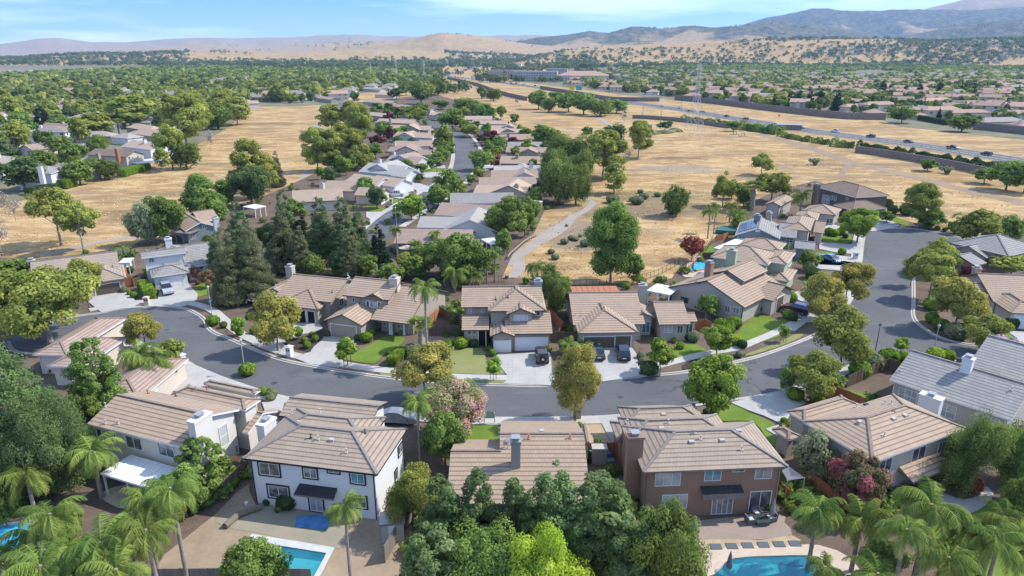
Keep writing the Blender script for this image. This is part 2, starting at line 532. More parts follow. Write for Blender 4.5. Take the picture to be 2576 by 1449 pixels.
# ------------------------------------------------------------------ the terrain: one sheet out to the mountains
def sil(points,r0,wf,wb,wood,fade=None):
 az,hh = [],[]
 for i in range(0,len(points),2):
  d = ray(points[i],points[i + 1])
  az.append(math.atan2(d.x,d.y))
  hh.append(CAM_H + r0 * d.z / math.hypot(d.x,d.y))
 return np.array(az),np.array(hh),r0,wf,wb,wood
LAY = [  # ridge lines sighted in the view, then distance, width before and behind, how wooded
 sil([-900,150,60,148,130,141,250,136,330,138,420,133,560,130,700,134,830,128,1000,126,1150,133,1260,139,1400,146,1600,150,3400,160],3900,1100,1500,.10),
 sil([-900,160,780,150,850,118,930,108,1000,104,1060,93,1110,84,1150,86,1210,90,1260,98,1330,110,1400,118,1600,132,3400,150],5600,1500,1800,.20),
 sil([-900,170,1200,160,1300,150,1380,138,1430,125,1500,115,1620,109,1750,108,1900,104,2050,101,2200,100,2350,104,2576,96,3400,90],3300,1000,1300,.06),
 sil([-900,170,1180,160,1290,104,1350,92,1420,86,1480,78,1500,80,1530,84,1590,70,1660,76,1740,66,1800,72,1870,70,1950,57,1990,62,2060,63,2120,72,2200,88,2300,84,2400,62,2500,50,2576,42,3000,38,3400,60],6800,1900,2200,.80),
 sil([-900,170,1650,150,1780,108,1860,64,1920,48,1990,40,2040,26,2100,21,2200,23,2300,25,2400,27,2470,26,2576,22,3000,20,3400,40],9800,2600,2400,.95),
 sil([-900,170,2100,90,2200,40,2330,20,2400,14,2470,9,2576,7,3000,4,3400,30],11800,2000,1800,.10),
 sil([-900,118,0,112,90,101,150,98,230,108,320,105,450,98,560,94,700,96,800,92,900,88,1000,92,1100,96,1250,92,1400,90,1700,95,3400,95],13200,2500,1500,.25),
 sil([-900,150,0,140,300,126,500,112,640,118,800,106,900,102,1000,110,1100,120,1300,130,3400,140],8500,2200,2500,.15),
]
def smooth(t):
 t = np.clip(t,0,1)
 return t * t * (3 - 2 * t)
def terrain_h(az,r,nz):
 h = np.zeros_like(az)
 wd = np.zeros_like(az)
 fade = smooth((2.2 - np.abs(az)) / .8)
 for a,hh,r0,wf,wb,wood in LAY:
  s = np.interp(az,a,hh) * fade
  s = np.maximum(s,0)
  prof = np.where(r < r0,smooth((r - (r0 - wf)) / wf),smooth(((r0 + wb) - r) / wb))
  q = s * prof
  rel = prof * (1 - prof) * 4
  q = q + s * np.clip(rel,.25,1) * prof * nz * .55
  up = q > h
  h = np.where(up,q,h)
  wd = np.where(up,wood * np.clip(prof * 1.3,0,1),wd)
 return h,wd
def build_terrain():
 a_front = np.radians(np.arange(-48,48.01,.10))
 a_back = np.radians(np.arange(52,308,6.0))
 az = np.concatenate([a_front,a_back])
 rs = np.concatenate([[12,40,120,400,900,1400],np.geomspace(1800,10500,185),np.geomspace(10700,14800,30)])
 A,R = np.meshgrid(az,rs,indexing='ij')
 A2 = np.where(A > math.pi,A - 2 * math.pi,A)
 X,Y = R * np.sin(A),R * np.cos(A)
 nz = np.zeros(A.size)
 xf,yf = X.ravel(),Y.ravel()
 rf = R.ravel()
 for i in range(A.size):
  if rf[i] > 1500 and yf[i] > 0:
   nz[i] = mnoise.fractal(Vector((xf[i] * .00085,yf[i] * .00085,1.7)),.9,2.1,6)
 nz = nz.reshape(A.shape)
 H,W = terrain_h(A2,R,nz)
 n,k = A.shape
 verts = np.stack([X,Y,H],-1).reshape(-1,3)
 verts = np.concatenate([verts,[[0,0,0]]])
 idx = np.arange(n * k).reshape(n,k)
 a = idx
 b = np.roll(idx,-1,0)
 q = np.stack([a[:,:-1],a[:,1:],b[:,1:],b[:,:-1]],-1).reshape(-1,4)
 me = bpy.data.meshes.new('ground')
 nf = len(q)
 me.vertices.add(len(verts))
 me.vertices.foreach_set('co',verts.ravel())
 tri = np.stack([np.full(n,n * k),a[:,0],b[:,0]],-1)
 loops = np.concatenate([q.ravel(),tri.ravel()])
 me.loops.add(len(loops))
 me.loops.foreach_set('vertex_index',loops)
 me.polygons.add(nf + n)
 me.polygons.foreach_set('loop_start',np.concatenate([np.arange(nf) * 4,nf * 4 + np.arange(n) * 3]))
 me.update(calc_edges=True)
 at = me.attributes.new('wood','FLOAT','POINT')
 at.data.foreach_set('value',np.concatenate([W.ravel(),[0]]))
 me.polygons.foreach_set('use_smooth',[True] * (nf + n))
 me.materials.append(GM['field'])
 me.flip_normals() if me.polygons[0].normal.z < 0 else None
 o = link('ground',me)
 tag(o,kind='structure')
 return A2,R,H
TA,TR,TH = build_terrain()
def ground_z(x,y):
 r = math.hypot(x,y)
 if r < 1800: return 0.0
 az = math.atan2(x,y)
 i = int(np.clip(round((math.degrees(az) + 48) / .1),0,960))
 j = int(np.clip(np.searchsorted(TR[0],r),1,TR.shape[1] - 1))
 t = (r - TR[0,j - 1]) / (TR[0,j] - TR[0,j - 1])
 return float(TH[i,j - 1] * (1 - t) + TH[i,j] * t)
# ------------------------------------------------------------------ sheets and bands
def catmull(P,n=5,closed=False):
 if len(P) < 3: return P
 out = []
 m = len(P)
 for i in range(m if closed else m - 1):
  p0,p1,p2,p3 = (P[(i - 1) % m] if closed or i > 0 else P[0]),P[i],P[(i + 1) % m],(P[(i + 2) % m] if closed or i < m - 2 else P[-1])
  for k in range(n):
   t = k / n
   out.append(.5 * ((2 * p1) + (p2 - p0) * t + (2 * p0 - 5 * p1 + 4 * p2 - p3) * t * t + (3 * p1 - p0 - 3 * p2 + p3) * t ** 3))
 if not closed: out.append(P[-1])
 return out
def sheet(name,P,z,mat,kind='structure',curve=0,side=0.0,label=None,cat=None,smat=None,parent=None):
 if curve: P = catmull(P,curve,True)
 P = [Vector((p.x,p.y,z)) for p in P]
 tris = tessellate_polygon([P])
 mb = MB()
 for t in tris:
  q = [P[i] for i in t]
  if (q[1] - q[0]).cross(q[2] - q[0]).z < 0: q.reverse()
  mb.face(q)
 if side:
  for i in range(len(P)):
   a,b = P[i],P[(i + 1) % len(P)]
   mb.face([a,b,b - Vector((0,0,side)),a - Vector((0,0,side))])
 o = mb.build(name,mat,parent)
 return tag(o,label,cat,None,kind)
def band(name,P,w,z,mat,kind='structure',curve=5,side=0.0,off=0.0,mb=None):
 if curve: P = catmull(P,curve)
 own = mb is None
 mb = mb or MB()
 L,Rr = [],[]
 for i,p in enumerate(P):
  d = P[min(i + 1,len(P) - 1)] - P[max(i - 1,0)]
  d.z = 0
  d.normalize()
  nrm = Vector((-d.y,d.x,0))
  L.append(Vector((p.x,p.y,z)) + nrm * (off + w / 2))
  Rr.append(Vector((p.x,p.y,z)) + nrm * (off - w / 2))
 dz = Vector((0,0,side))
 for i in range(len(P) - 1):
  mb.face([Rr[i],Rr[i + 1],L[i + 1],L[i]])
  if side:
   mb.face([L[i],L[i + 1],L[i + 1] - dz,L[i] - dz])
   mb.face([Rr[i + 1],Rr[i],Rr[i] - dz,Rr[i + 1] - dz])
 if own:
  return tag(mb.build(name,mat),kind=kind)
sheet('yard_ground',pts('v',-700,1500,-700,640,0,648,90,652,200,640,330,622,352,606,440,590,470,545,560,520,640,505,700,478,745,458,800,432,850,405,868,360,872,320,
  850,285,862,262,1090,236,1180,262,1260,300,1345,330,1392,372,1425,420,1440,470,1440,505,1370,530,1345,585,1290,640,1262,700,1400,702,1440,716,1620,716,1690,700,
  1712,668,1760,645,1795,600,1840,560,1870,520,1950,480,2050,455,2215,505,2240,545,2320,566,2410,586,2440,600,2480,590,3300,585,3300,1500),.05,GM['yard'])
sheet('suburb_ground',pts('v',-2600,640,-900,620,-100,545,0,520,60,502,160,470,230,452,290,447,370,412,420,392,500,362,560,330,600,300,620,282,640,268,740,268,850,262,
  900,235,1080,222,1120,200,900,172,400,158,-900,155,-2600,165),.04,GM['suburb'])
sheet('suburb_ground',pts('v',1400,178,1300,205,1440,222,1560,238,1717,255,1951,278,2220,302,2260,318,2440,338,2576,352,3600,470,5200,400,3600,160,1500,160),.04,GM['suburb'])
ROAD = [('d',771,730),('d',900,703),('d',1100,685),('d',1250,683),('d',1400,700),('d',1500,745),('d',1550,790),('d',1562,830),('d',1620,880),('d',1750,932),('d',1900,1000),
  ('d',2100,1076),('d',2300,1122),('e',0,1170),('e',400,1225),('e',860,1265),('e',1230,1276),('e',1560,1278),('e',1930,1247),('e',2300,1205),('f',0,1180),('f',340,1115),
  ('f',600,1050),('f',850,960),('f',1000,895),('f',1060,850),('f',1130,790),('f',1200,710),('f',1285,600),('f',1325,450),('f',1345,330),('f',1358,220),('f',1372,150),
  ('f',1410,115),('f',1550,92),('f',1700,92),('f',1850,110),('f',2000,135),('f',2110,170),('f',2190,215),('f',2208,248),('f',2150,278),('f',2050,300),('f',1900,325),
  ('f',1770,350),('f',1742,400),('f',1742,500),('f',1742,650),('f',1738,740),('f',1765,800),('f',1850,868),('f',1950,920),('f',2110,962),('f',2300,985),('v',2600,888),
  ('v',2900,905),('v',2900,945),('v',2600,925),('v',2460,906),('v',2284,897),('v',2211,897),('v',2184,902),('v',2151,915),('v',2111,935),('v',2060,955),('v',1968,986),
  ('v',1847,1007),('v',1717,1026),('v',1549,1047),('v',1408,1052),('v',1251,1053),('v',1100,1048),('v',968,1035),('v',820,1016),('v',726,1002),('v',655,984),('v',583,960),
  ('v',533,943),('v',500,929),('v',467,909),('v',430,893),('v',390,878),('v',362,866),('v',333,859),('v',283,857),('v',233,863),('v',180,874),('v',120,890),('v',40,885),('v',20,860),
  ('v',80,828),('v',150,806),('v',205,795)]
RP = [G('v',p) for p in ROAD]
road_out = catmull(RP,3,True)
tag(sheet('road',road_out,.075,GM['road']),kind='structure')
def kerb_run(i0,i1,name='kerb'):
 P = [RP[i % len(RP)] for i in range(i0,i1 + 1)]
 band('gutter',P,.45,.085,GM['kerb'],off=-.10)
 band(name,P,.32,.20,GM['kerb'],side=.16,off=.16)
i_e = ROAD.index(('f',2300,985))
kerb_run(-3,i_e + 1)
kerb_run(ROAD.index(('v',2600,925)),len(RP) - 4)
walk = GM['walk']
band('sidewalk',pts('v',225,782,300,768,367,760,430,760,490,767,533,782,562,805,590,830,617,848,653,864,693,880,740,896,790,906,859,919,1002,938,1145,950,1269,953,1379,952,1502,943,1560,936,1625,929),1.7,.21,walk,side=.15)
band('sidewalk',pts('f',-250,1150,0,1085,180,1040,400,1000,560,940,700,880,860,800,960,780,1060,700),1.5,.21,walk,side=.15)
band('sidewalk',pts('f',1150,735,1235,620,1282,480,1308,340,1318,200,1335,130),2.2,.205,walk,side=.15)
band('sidewalk',pts('v',200,878,283,868,340,871,395,890,470,924,540,954,600,976,680,1001,780,1022,880,1037,990,1046,1120,1058,1260,1062,1420,1061,1560,1056,1650,1046),1.9,.212,walk,side=.15)
band('sidewalk',pts('v',1968,993,2070,960,2125,938,2170,917,2215,904,2300,905),1.3,.21,walk,side=.15)
CON = GM['concrete']
drv = [('d',690,590,905,565,955,575,1075,690,900,705,771,733,655,640),('d',1205,560,1300,515,1420,508,1495,595,1480,640,1400,680,1330,688,1110,686,1130,655,1190,640),
  ('d',1960,900,2100,850,2230,812,2400,808,2440,850,2360,880,2240,905,2130,962,2190,1005,2080,1040,1900,970),
  ('r5',780,1005,1140,1055,1130,1090,1000,1085,930,1150,905,1270,1010,1310,950,1395,600,1350,400,1270,610,1205,650,1140,760,1055),
  ('r6',600,1080,1235,1040,1262,1100,1275,1450,680,1420,760,1360,715,1305,640,1210),('r6',1650,985,2230,985,2300,1080,2310,1235,2330,1335,1830,1412,1650,1430,1640,1200),
  ('r7',1470,1140,1585,1090,1700,1110,1900,1225,2070,1245,2160,1330,1990,1340,1880,1300,1700,1440,1640,1410,1830,1290,1520,1180),
  ('f',800,590,900,560,1060,600,1250,640,1210,715,1060,700,880,640),('f',1020,310,1150,330,1330,360,1320,430,1150,410,1000,400),('f',1030,180,1060,200,1260,215,1345,190,1340,290,1180,280,1030,250),
  ('f',1070,60,1250,80,1375,60,1440,-5,1520,0,1640,75,1560,96,1410,118,1372,150,1280,130,1070,110),
  ('c',305,345,600,275,740,305,790,350,700,400,650,490,520,430,420,395),('c',530,515,610,488,690,560,680,600,600,560),('r3',195,275,480,225,510,300,250,335,160,640,90,520,-20,300),
  ('b',1160,448,1400,452,1400,492,1165,490),('a',1680,345,1850,305,2100,340,2180,350,2100,400,1950,400,1700,400),('a',1100,130,1160,90,1240,100,1450,192,1570,250,1560,262,1420,205,1330,235,1150,275,1000,260,1000,200),
  ('b',250,420,430,425,440,470,260,470),('f',2500,895,2700,905,2700,1010,2560,990),('f',2440,870,2620,880,2700,930,2520,925),('h',640,850,800,850,880,880,840,905,750,900,640,880),
  ('h',740,790,800,770,860,770,950,800,1010,810,960,850,880,850,760,830),('h',850,700,960,700,1080,700,1060,740,900,740),('h',500,1000,620,1000,700,950,745,935,740,955,540,1062,500,1040),
  ('h',950,640,1090,640,1100,670,960,668),('h',1300,690,1350,650,1440,640,1480,660,1360,700),('v',2050,640,2110,645,2150,650,2150,672,2060,668)]
for k,d in enumerate(drv):
 sheet('driveway',pts(*d),.222 + .004 * (k % 3),CON,side=.15)
lawns = [('b',850,452,1000,455,1012,575,700,600,800,500),('b',1018,452,1158,452,1162,490,1016,520),('a',1330,232,1420,207,1465,215,1400,248),
   ('r3',1380,165,1590,122,1780,228,1960,305,2120,400,2010,440,2280,610,2160,700,2000,540,1840,345,1480,348,1400,290),('c',1020,285,1080,262,1222,312,1175,352,1130,345),
   ('d',1460,535,1560,512,1615,560,1500,612),('r5',905,1272,1200,1180,1480,1022,1720,1012,1725,1090,1480,1250,1370,1342,1100,1302),
   ('f',-60,975,60,962,140,985,200,1048,60,1085,-40,1075),('f',540,752,640,758,725,805,742,900,600,950,480,985,400,900),('f',735,775,800,765,950,790,862,858,720,832),
   ('f',920,470,1045,465,1035,505,920,512),('f',1030,262,1160,280,1200,320,1030,305),('f',1062,112,1250,130,1256,212,1060,190),('f',120,292,180,222,250,240,240,292),
   ('f',2400,885,2495,895,2510,950,2390,930),('c',1600,1110,1800,1040,1950,985,2250,940,2250,1500,1700,1500,1620,1250),('a',-60,1015,180,998,215,1050,60,1090,-60,1100),
   ('f',1460,-10,1600,20,1700,60,1690,75,1520,20),('h',620,892,750,902,738,932,615,915),('h',505,950,640,968,600,998,515,990),('h',785,822,905,832,880,848,780,838),
   ('h',962,668,1092,668,1086,702,965,700),('h',1350,660,1440,655,1430,676,1345,680),('h',480,50,580,40,580,60,480,70),('f',1300,150,1345,170,1330,220,1295,230),('i',1480,1015,1560,1020,1700,1075,1680,1100,1530,1040)]
for k,d in enumerate(lawns):
 sheet('lawn',pts(*d),.13 + .004 * (k % 3),GM['lawn'],curve=2)
for k,d in enumerate([('e',610,1015,700,985,1055,1000,1090,1085,1190,1130,1240,1192,860,1188,640,1142),('e',850,1216,1262,1222,1225,1262,860,1252),('d',760,962,1000,950,1100,985,1165,1012,960,1042,830,1032),
      ('f',480,1040,700,965,850,893,915,897,800,960,520,1052),('e',300,1180,420,1190,400,1215,300,1200)]):
 sheet('lawn',pts(*d),.145 + .004 * (k % 2),GM['lawn_dry'],curve=2)
for nm,mt,z,d in [('bare_soil_ground','soil',.10,('a',900,1600,1380,1060,1600,860,1640,1000,2188,1060,2700,1080,2640,1300,2560,1600)),
      ('graded_soil_ground','green_soil',.12,('a',1380,1100,1560,1010,1700,1000,2100,1060,2240,1120,2180,1280,1620,1170,1520,1160)),
      ('gravel_ground','gravel',.13,('b',1530,445,1660,437,1745,615,1600,615,1500,480)),
      ('mulch_ground','blackmulch',.13,('r5',600,1200,330,1120,280,1080,560,1000,740,920,800,960,700,1080)),('mulch_ground','redmulch',.13,('e',-30,1120,250,1155,235,1195,-30,1160)),
      ('mulch_ground','redmulch',.134,('d',1700,860,1850,900,1900,935,1790,930)),('mulch_ground','blackmulch',.134,('f',60,1090,300,1050,500,1040,320,1100,0,1160)),
      ('patio_ground','patio',.14,('c',-40,1115,600,1058,650,1110,700,1190,500,1222,100,1218,30,1135)),('gravel_ground','gravel',.145,('c',100,1222,500,1226,700,1195,720,1262,160,1288)),
      ('pool_deck','deck',.15,('c',150,1290,680,1262,870,1258,1080,1345,1060,1500,140,1500)),('pool_deck','deck',.15,('a',-60,1104,90,1092,230,1062,300,1100,300,1500,-60,1500)),
      ('patio_ground','deck',.15,('a',640,930,800,870,1000,850,1120,850,960,1010,760,1020)),('patio_ground','walk',.15,('c',1620,880,1720,820,1960,890,1980,960,1880,1040,1740,1080,1640,1060,1600,960)),
      ('mulch_ground','yard',.16,('c',1650,900,1760,860,1900,900,1900,940,1800,965,1690,930)),('pool_deck','deck',.15,('f',-10,440,100,300,230,330,210,420,80,460)),
      ('gravel_ground','soil',.12,('v',1060,835,1120,830,1150,850,1130,885,1060,880))]:
 sheet(nm,pts(*d),z,GM[mt],curve=2)
band('path',pts('e',470,500,1200,478,1260,460,1330,420,1340,340,1330,280,1400,245,1500,165,1600,95,1700,40,1760,-10),2.6,.03,GM['path'])
band('path',pts('h',1590,1400,1620,1350,1700,1300,1800,1235,1900,1180,1990,1120,2060,1040,2160,980,2205,930,2170,905,2125,885),2.3,.036,GM['path'])
band('path',pts('g',300,1225,450,1195,600,1155,750,1120,900,1100,1050,1085,1300,1070),2.6,.03,GM['path'])
band('path',pts('h',2255,285,2290,310,2350,345,2400,350,2330,370,2200,380,2050,372,1900,372),3,.03,GM['path'])
band('path',pts('h',-30,790,20,750,60,690),2.6,.03,GM['path'])
band('path',pts('g',2370,240,2420,262,2480,300),3,.03,GM['path'])
band('dirt_track',pts('i',560,405,750,455,1000,525,1270,620,1500,675,1700,722,2000,798,2300,865,2620,945),6.5,.03,GM['track'])
band('dirt_track',pts('i',1275,620,1240,660,1185,735),2.5,.034,GM['track'])
band('road',pts('v',905,625,940,585,985,545,1040,510,1100,472,1150,436,1170,405,1170,370,1150,340,1110,318,1060,305,1020,296),9.6,.075,GM['road'])
band('sidewalk',pts('v',905,585,950,545,1010,508,1070,478,1118,446,1136,415,1140,375,1132,345,1100,325),1.6,.21,walk,side=.15)
band('sidewalk',pts('v',1010,572,1070,532,1140,486,1185,445,1206,405,1206,370,1182,338),1.6,.21,walk,side=.15)
band('road',pts('v',835,275,858,262,885,253,915,250),7,.075,GM['road'])
FWY = pts('v',2900,470,2576,407,2284,362,2051,331,1951,315,1717,277,1590,258,1480,238,1400,226,1300,213,1220,202,1160,196,1120,190,1150,182,1185,172,1205,163,1195,155,1172,148)
band('freeway',FWY,19,.085,GM['freeway'])
mbp = MB()
FC = catmull(FWY,12)
for off in (-9.0,9.0): band('lane_marking',FC,.3,.10,GM['paint'],off=off,curve=0,mb=mbp)
for i in range(0,len(FC) - 1):
 a,b = FC[i],FC[i + 1]
 L = (b - a).length
 k = 0
 while k * 14.6 + 4 < L:
  p = a.lerp(b,k * 14.6 / L)
  q = a.lerp(b,(k * 14.6 + 4) / L)
  band('',[p,q],.25,.10,None,off=-3.0,curve=0,mb=mbp)
  band('',[p,q],.25,.10,None,off=3.2,curve=0,mb=mbp)
  k += 1
tag(mbp.build('lane_marking',GM['paint']),kind='structure')
# ------------------------------------------------------------------ houses
def roof_part(mb,x0,y0,x1,y1,h,kind,pitch,cap=True,th=.20,eps=0.0):
 """roof slab over the eave rectangle; slots 0 tile, 1 fascia, 2 ridge cap"""
 h = h + eps
 a,b = x1 - x0,y1 - y0
 sl = math.sqrt(1 + pitch * pitch)
 A,B,C,D = Vector((x0,y0,h)),Vector((x1,y0,h)),Vector((x1,y1,h)),Vector((x0,y1,h))
 ridge = []
 if kind == 'hip':
  r = min(a,b) / 2
  top = h + r * pitch
  if a >= b:
   R1,R2 = Vector((x0 + r,(y0 + y1) / 2,top)),Vector((x1 - r,(y0 + y1) / 2,top))
   F = [[A,B,R2,R1],[C,D,R1,R2],[B,C,R2],[D,A,R1]]
   ridge = [(R1,R2),(A,R1),(D,R1),(B,R2),(C,R2)]
  else:
   R1,R2 = Vector(((x0 + x1) / 2,y0 + r,top)),Vector(((x0 + x1) / 2,y1 - r,top))
   F = [[B,C,R2,R1],[D,A,R1,R2],[A,B,R1],[C,D,R2]]
   ridge = [(R1,R2),(A,R1),(B,R1),(D,R2),(C,R2)]
 elif kind == 'gx':
  top = h + b / 2 * pitch
  R1,R2 = Vector((x0,(y0 + y1) / 2,top)),Vector((x1,(y0 + y1) / 2,top))
  F = [[A,B,R2,R1],[C,D,R1,R2]]
  ridge = [(R1,R2)]
 elif kind == 'gy':
  top = h + a / 2 * pitch
  R1,R2 = Vector(((x0 + x1) / 2,y0,top)),Vector(((x0 + x1) / 2,y1,top))
  F = [[B,C,R2,R1],[D,A,R1,R2]]
  ridge = [(R1,R2)]
 elif kind == 'shed':      # low at the near eave, high at the back
  C2,D2 = C + Vector((0,0,b * pitch)),D + Vector((0,0,b * pitch))
  F = [[A,B,C2,D2]]
 else:                      # flat
  F = [[A,B,C,D]]
 dz = Vector((0,0,th))
 for P in F:
  e = (P[1] - P[0])
  L = e.length
  e.normalize()
  n = e.cross(P[2] - P[0]).normalized()
  up = n.cross(e)
  uv = [((p - P[0]).dot(e),(p - P[0]).dot(up)) for p in P]
  mb.face(P,0,uv)
  mb.face([p - dz for p in P][::-1],1)
  for i in range(len(P)):
   p,q = P[i],P[(i + 1) % len(P)]
   shared = any((p - r[0]).length + (q - r[1]).length < .01 or (p - r[1]).length + (q - r[0]).length < .01 for r in ridge)
   if not shared: mb.face([p,p - dz,q - dz,q],1)
 if cap:
  for p,q in ridge: mb.beam(p + Vector((0,0,.03)),q + Vector((0,0,.03)),.28,.12,2)
def wall_part(mb,x0,y0,x1,y1,h,kind,pitch,ov,ovs=None,th=.20,z0=0.0,eps=0.0):
 """walls inside the eave rectangle, carried up into the gables"""
 s = ov if ovs is None else ovs
 X0,Y0,X1,Y1 = x0 + ov,y0 + s,x1 - ov,y1 - ov
 if kind in ('gx',): lx,ly = h - th - .02,None
 z = h - th + pitch * ov - .03 + eps
 if kind == 'flat': z = h - th - .02
 zs = h - th + pitch * s - .03 + eps
 c = [Vector((X0,Y0,z0)),Vector((X1,Y0,z0)),Vector((X1,Y1,z0)),Vector((X0,Y1,z0))]
 def top(p,zz): return Vector((p.x,p.y,zz))
 if kind == 'gx':
  pk = h - th + pitch * (y1 - y0) / 2 - .03 + eps
  ym = (y0 + y1) / 2
  mb.face([c[0],c[1],top(c[1],zs),top(c[0],zs)])
  mb.face([c[2],c[3],top(c[3],z),top(c[2],z)])
  mb.face([c[1],c[2],top(c[2],z),Vector((X1,ym,pk)),top(c[1],zs)])
  mb.face([c[3],c[0],top(c[0],zs),Vector((X0,ym,pk)),top(c[3],z)])
 elif kind == 'gy':
  pk = h - th + pitch * (x1 - x0) / 2 - .03 + eps
  xm = (x0 + x1) / 2
  mb.face([c[0],c[1],top(c[1],z),Vector((xm,Y0,pk)),top(c[0],z)])
  mb.face([c[2],c[3],top(c[3],z),Vector((xm,Y1,pk)),top(c[2],z)])
  mb.face([c[1],c[2],top(c[2],z),top(c[1],z)])
  mb.face([c[3],c[0],top(c[0],z),top(c[3],z)])
 else:
  zz = [zs,zs,z,z]
  if kind == 'shed': zz = [zs,zs,z + pitch * (y1 - y0 - 2 * ov),z + pitch * (y1 - y0 - 2 * ov)]
  if kind in ('hip',): zz = [z] * 4
  for i in range(4):
   j = (i + 1) % 4
   mb.face([c[i],c[j],top(c[j],zz[j]),top(c[i],zz[i])])
 return X0,Y0,X1,Y1
def window_obj(root,o,ux,n,u0,u1,z0,z1,trim,glass,cols=2,rows=1,name='window',surround=None,thick=.07):
 """o origin on the wall, ux along the wall, n outwards (root space)"""
 up = Vector((0,0,1))
 mb = MB()
 def blk(a0,a1,b0,b1,d0,d1,mm=0):
  P = []
  for d in (d0,d1):
   P += [o + ux * a0 + up * b0 + n * d,o + ux * a1 + up * b0 + n * d,o + ux * a1 + up * b1 + n * d,o + ux * a0 + up * b1 + n * d]
  for q in ((4,5,6,7),(0,1,5,4),(1,2,6,5),(2,3,7,6),(3,0,4,7)):
   mb.face([P[i] for i in q],mm)
 f = thick
 d = .07
 for r in ((u0,u1,z0,z0 + f),(u0,u1,z1 - f,z1),(u0,u0 + f,z0 + f,z1 - f),(u1 - f,u1,z0 + f,z1 - f)):
  blk(*r,0,d)
 for k in range(1,cols):
  uu = u0 + (u1 - u0) * k / cols
  blk(uu - .03,uu + .03,z0 + f,z1 - f,0,d - .015)
 for k in range(1,rows):
  zz = z0 + (z1 - z0) * k / rows
  blk(u0 + f,u1 - f,zz - .03,zz + .03,0,d - .02)
 mats = [trim]
 if surround:
  g = .14
  for r in ((u0 - g,u1 + g,z0 - g,z0),(u0 - g,u1 + g,z1,z1 + g),(u0 - g,u0,z0,z1),(u1,u1 + g,z0,z1)):
   blk(*r,0,d + .02,1)
  mats = [trim,surround]
 w = mb.build(name,mats,root)
 p = MB()
 q = [o + ux * (u0 + f) + up * (z0 + f) + n * .025,o + ux * (u1 - f) + up * (z0 + f) + n * .025,o + ux * (u1 - f) + up * (z1 - f) + n * .025,o + ux * (u0 + f) + up * (z1 - f) + n * .025]
 p.face(q)
 p.build('pane',glass,w)
 return w
def door_obj(root,o,ux,n,u0,u1,z0,z1,mat,trim,name='garage_door'):
 up = Vector((0,0,1))
 mb = MB()
 def blk(a0,a1,b0,b1,d0,d1,mm=0):
  P = []
  for d in (d0,d1):
   P += [o + ux * a0 + up * b0 + n * d,o + ux * a1 + up * b0 + n * d,o + ux * a1 + up * b1 + n * d,o + ux * a0 + up * b1 + n * d]
  for q in ((4,5,6,7),(0,1,5,4),(1,2,6,5),(2,3,7,6),(3,0,4,7)):
   mb.face([P[i] for i in q],mm)
 k = 4
 hh = (z1 - z0) / k
 for i in range(k): blk(u0,u1,z0 + i * hh,z0 + (i + 1) * hh - .035,0,.05)
 blk(u0,u1,z0,z1,0,.02)
 d = mb.build(name,mat,root)
 mb = MB()
 g = .14
 for r in ((u0 - g,u1 + g,z1,z1 + g),(u0 - g,u0,z0,z1),(u1,u1 + g,z0,z1)): blk(*r,0,.09)
 mb.build('door_frame',trim,d)
 return d
LANDMARKS = []
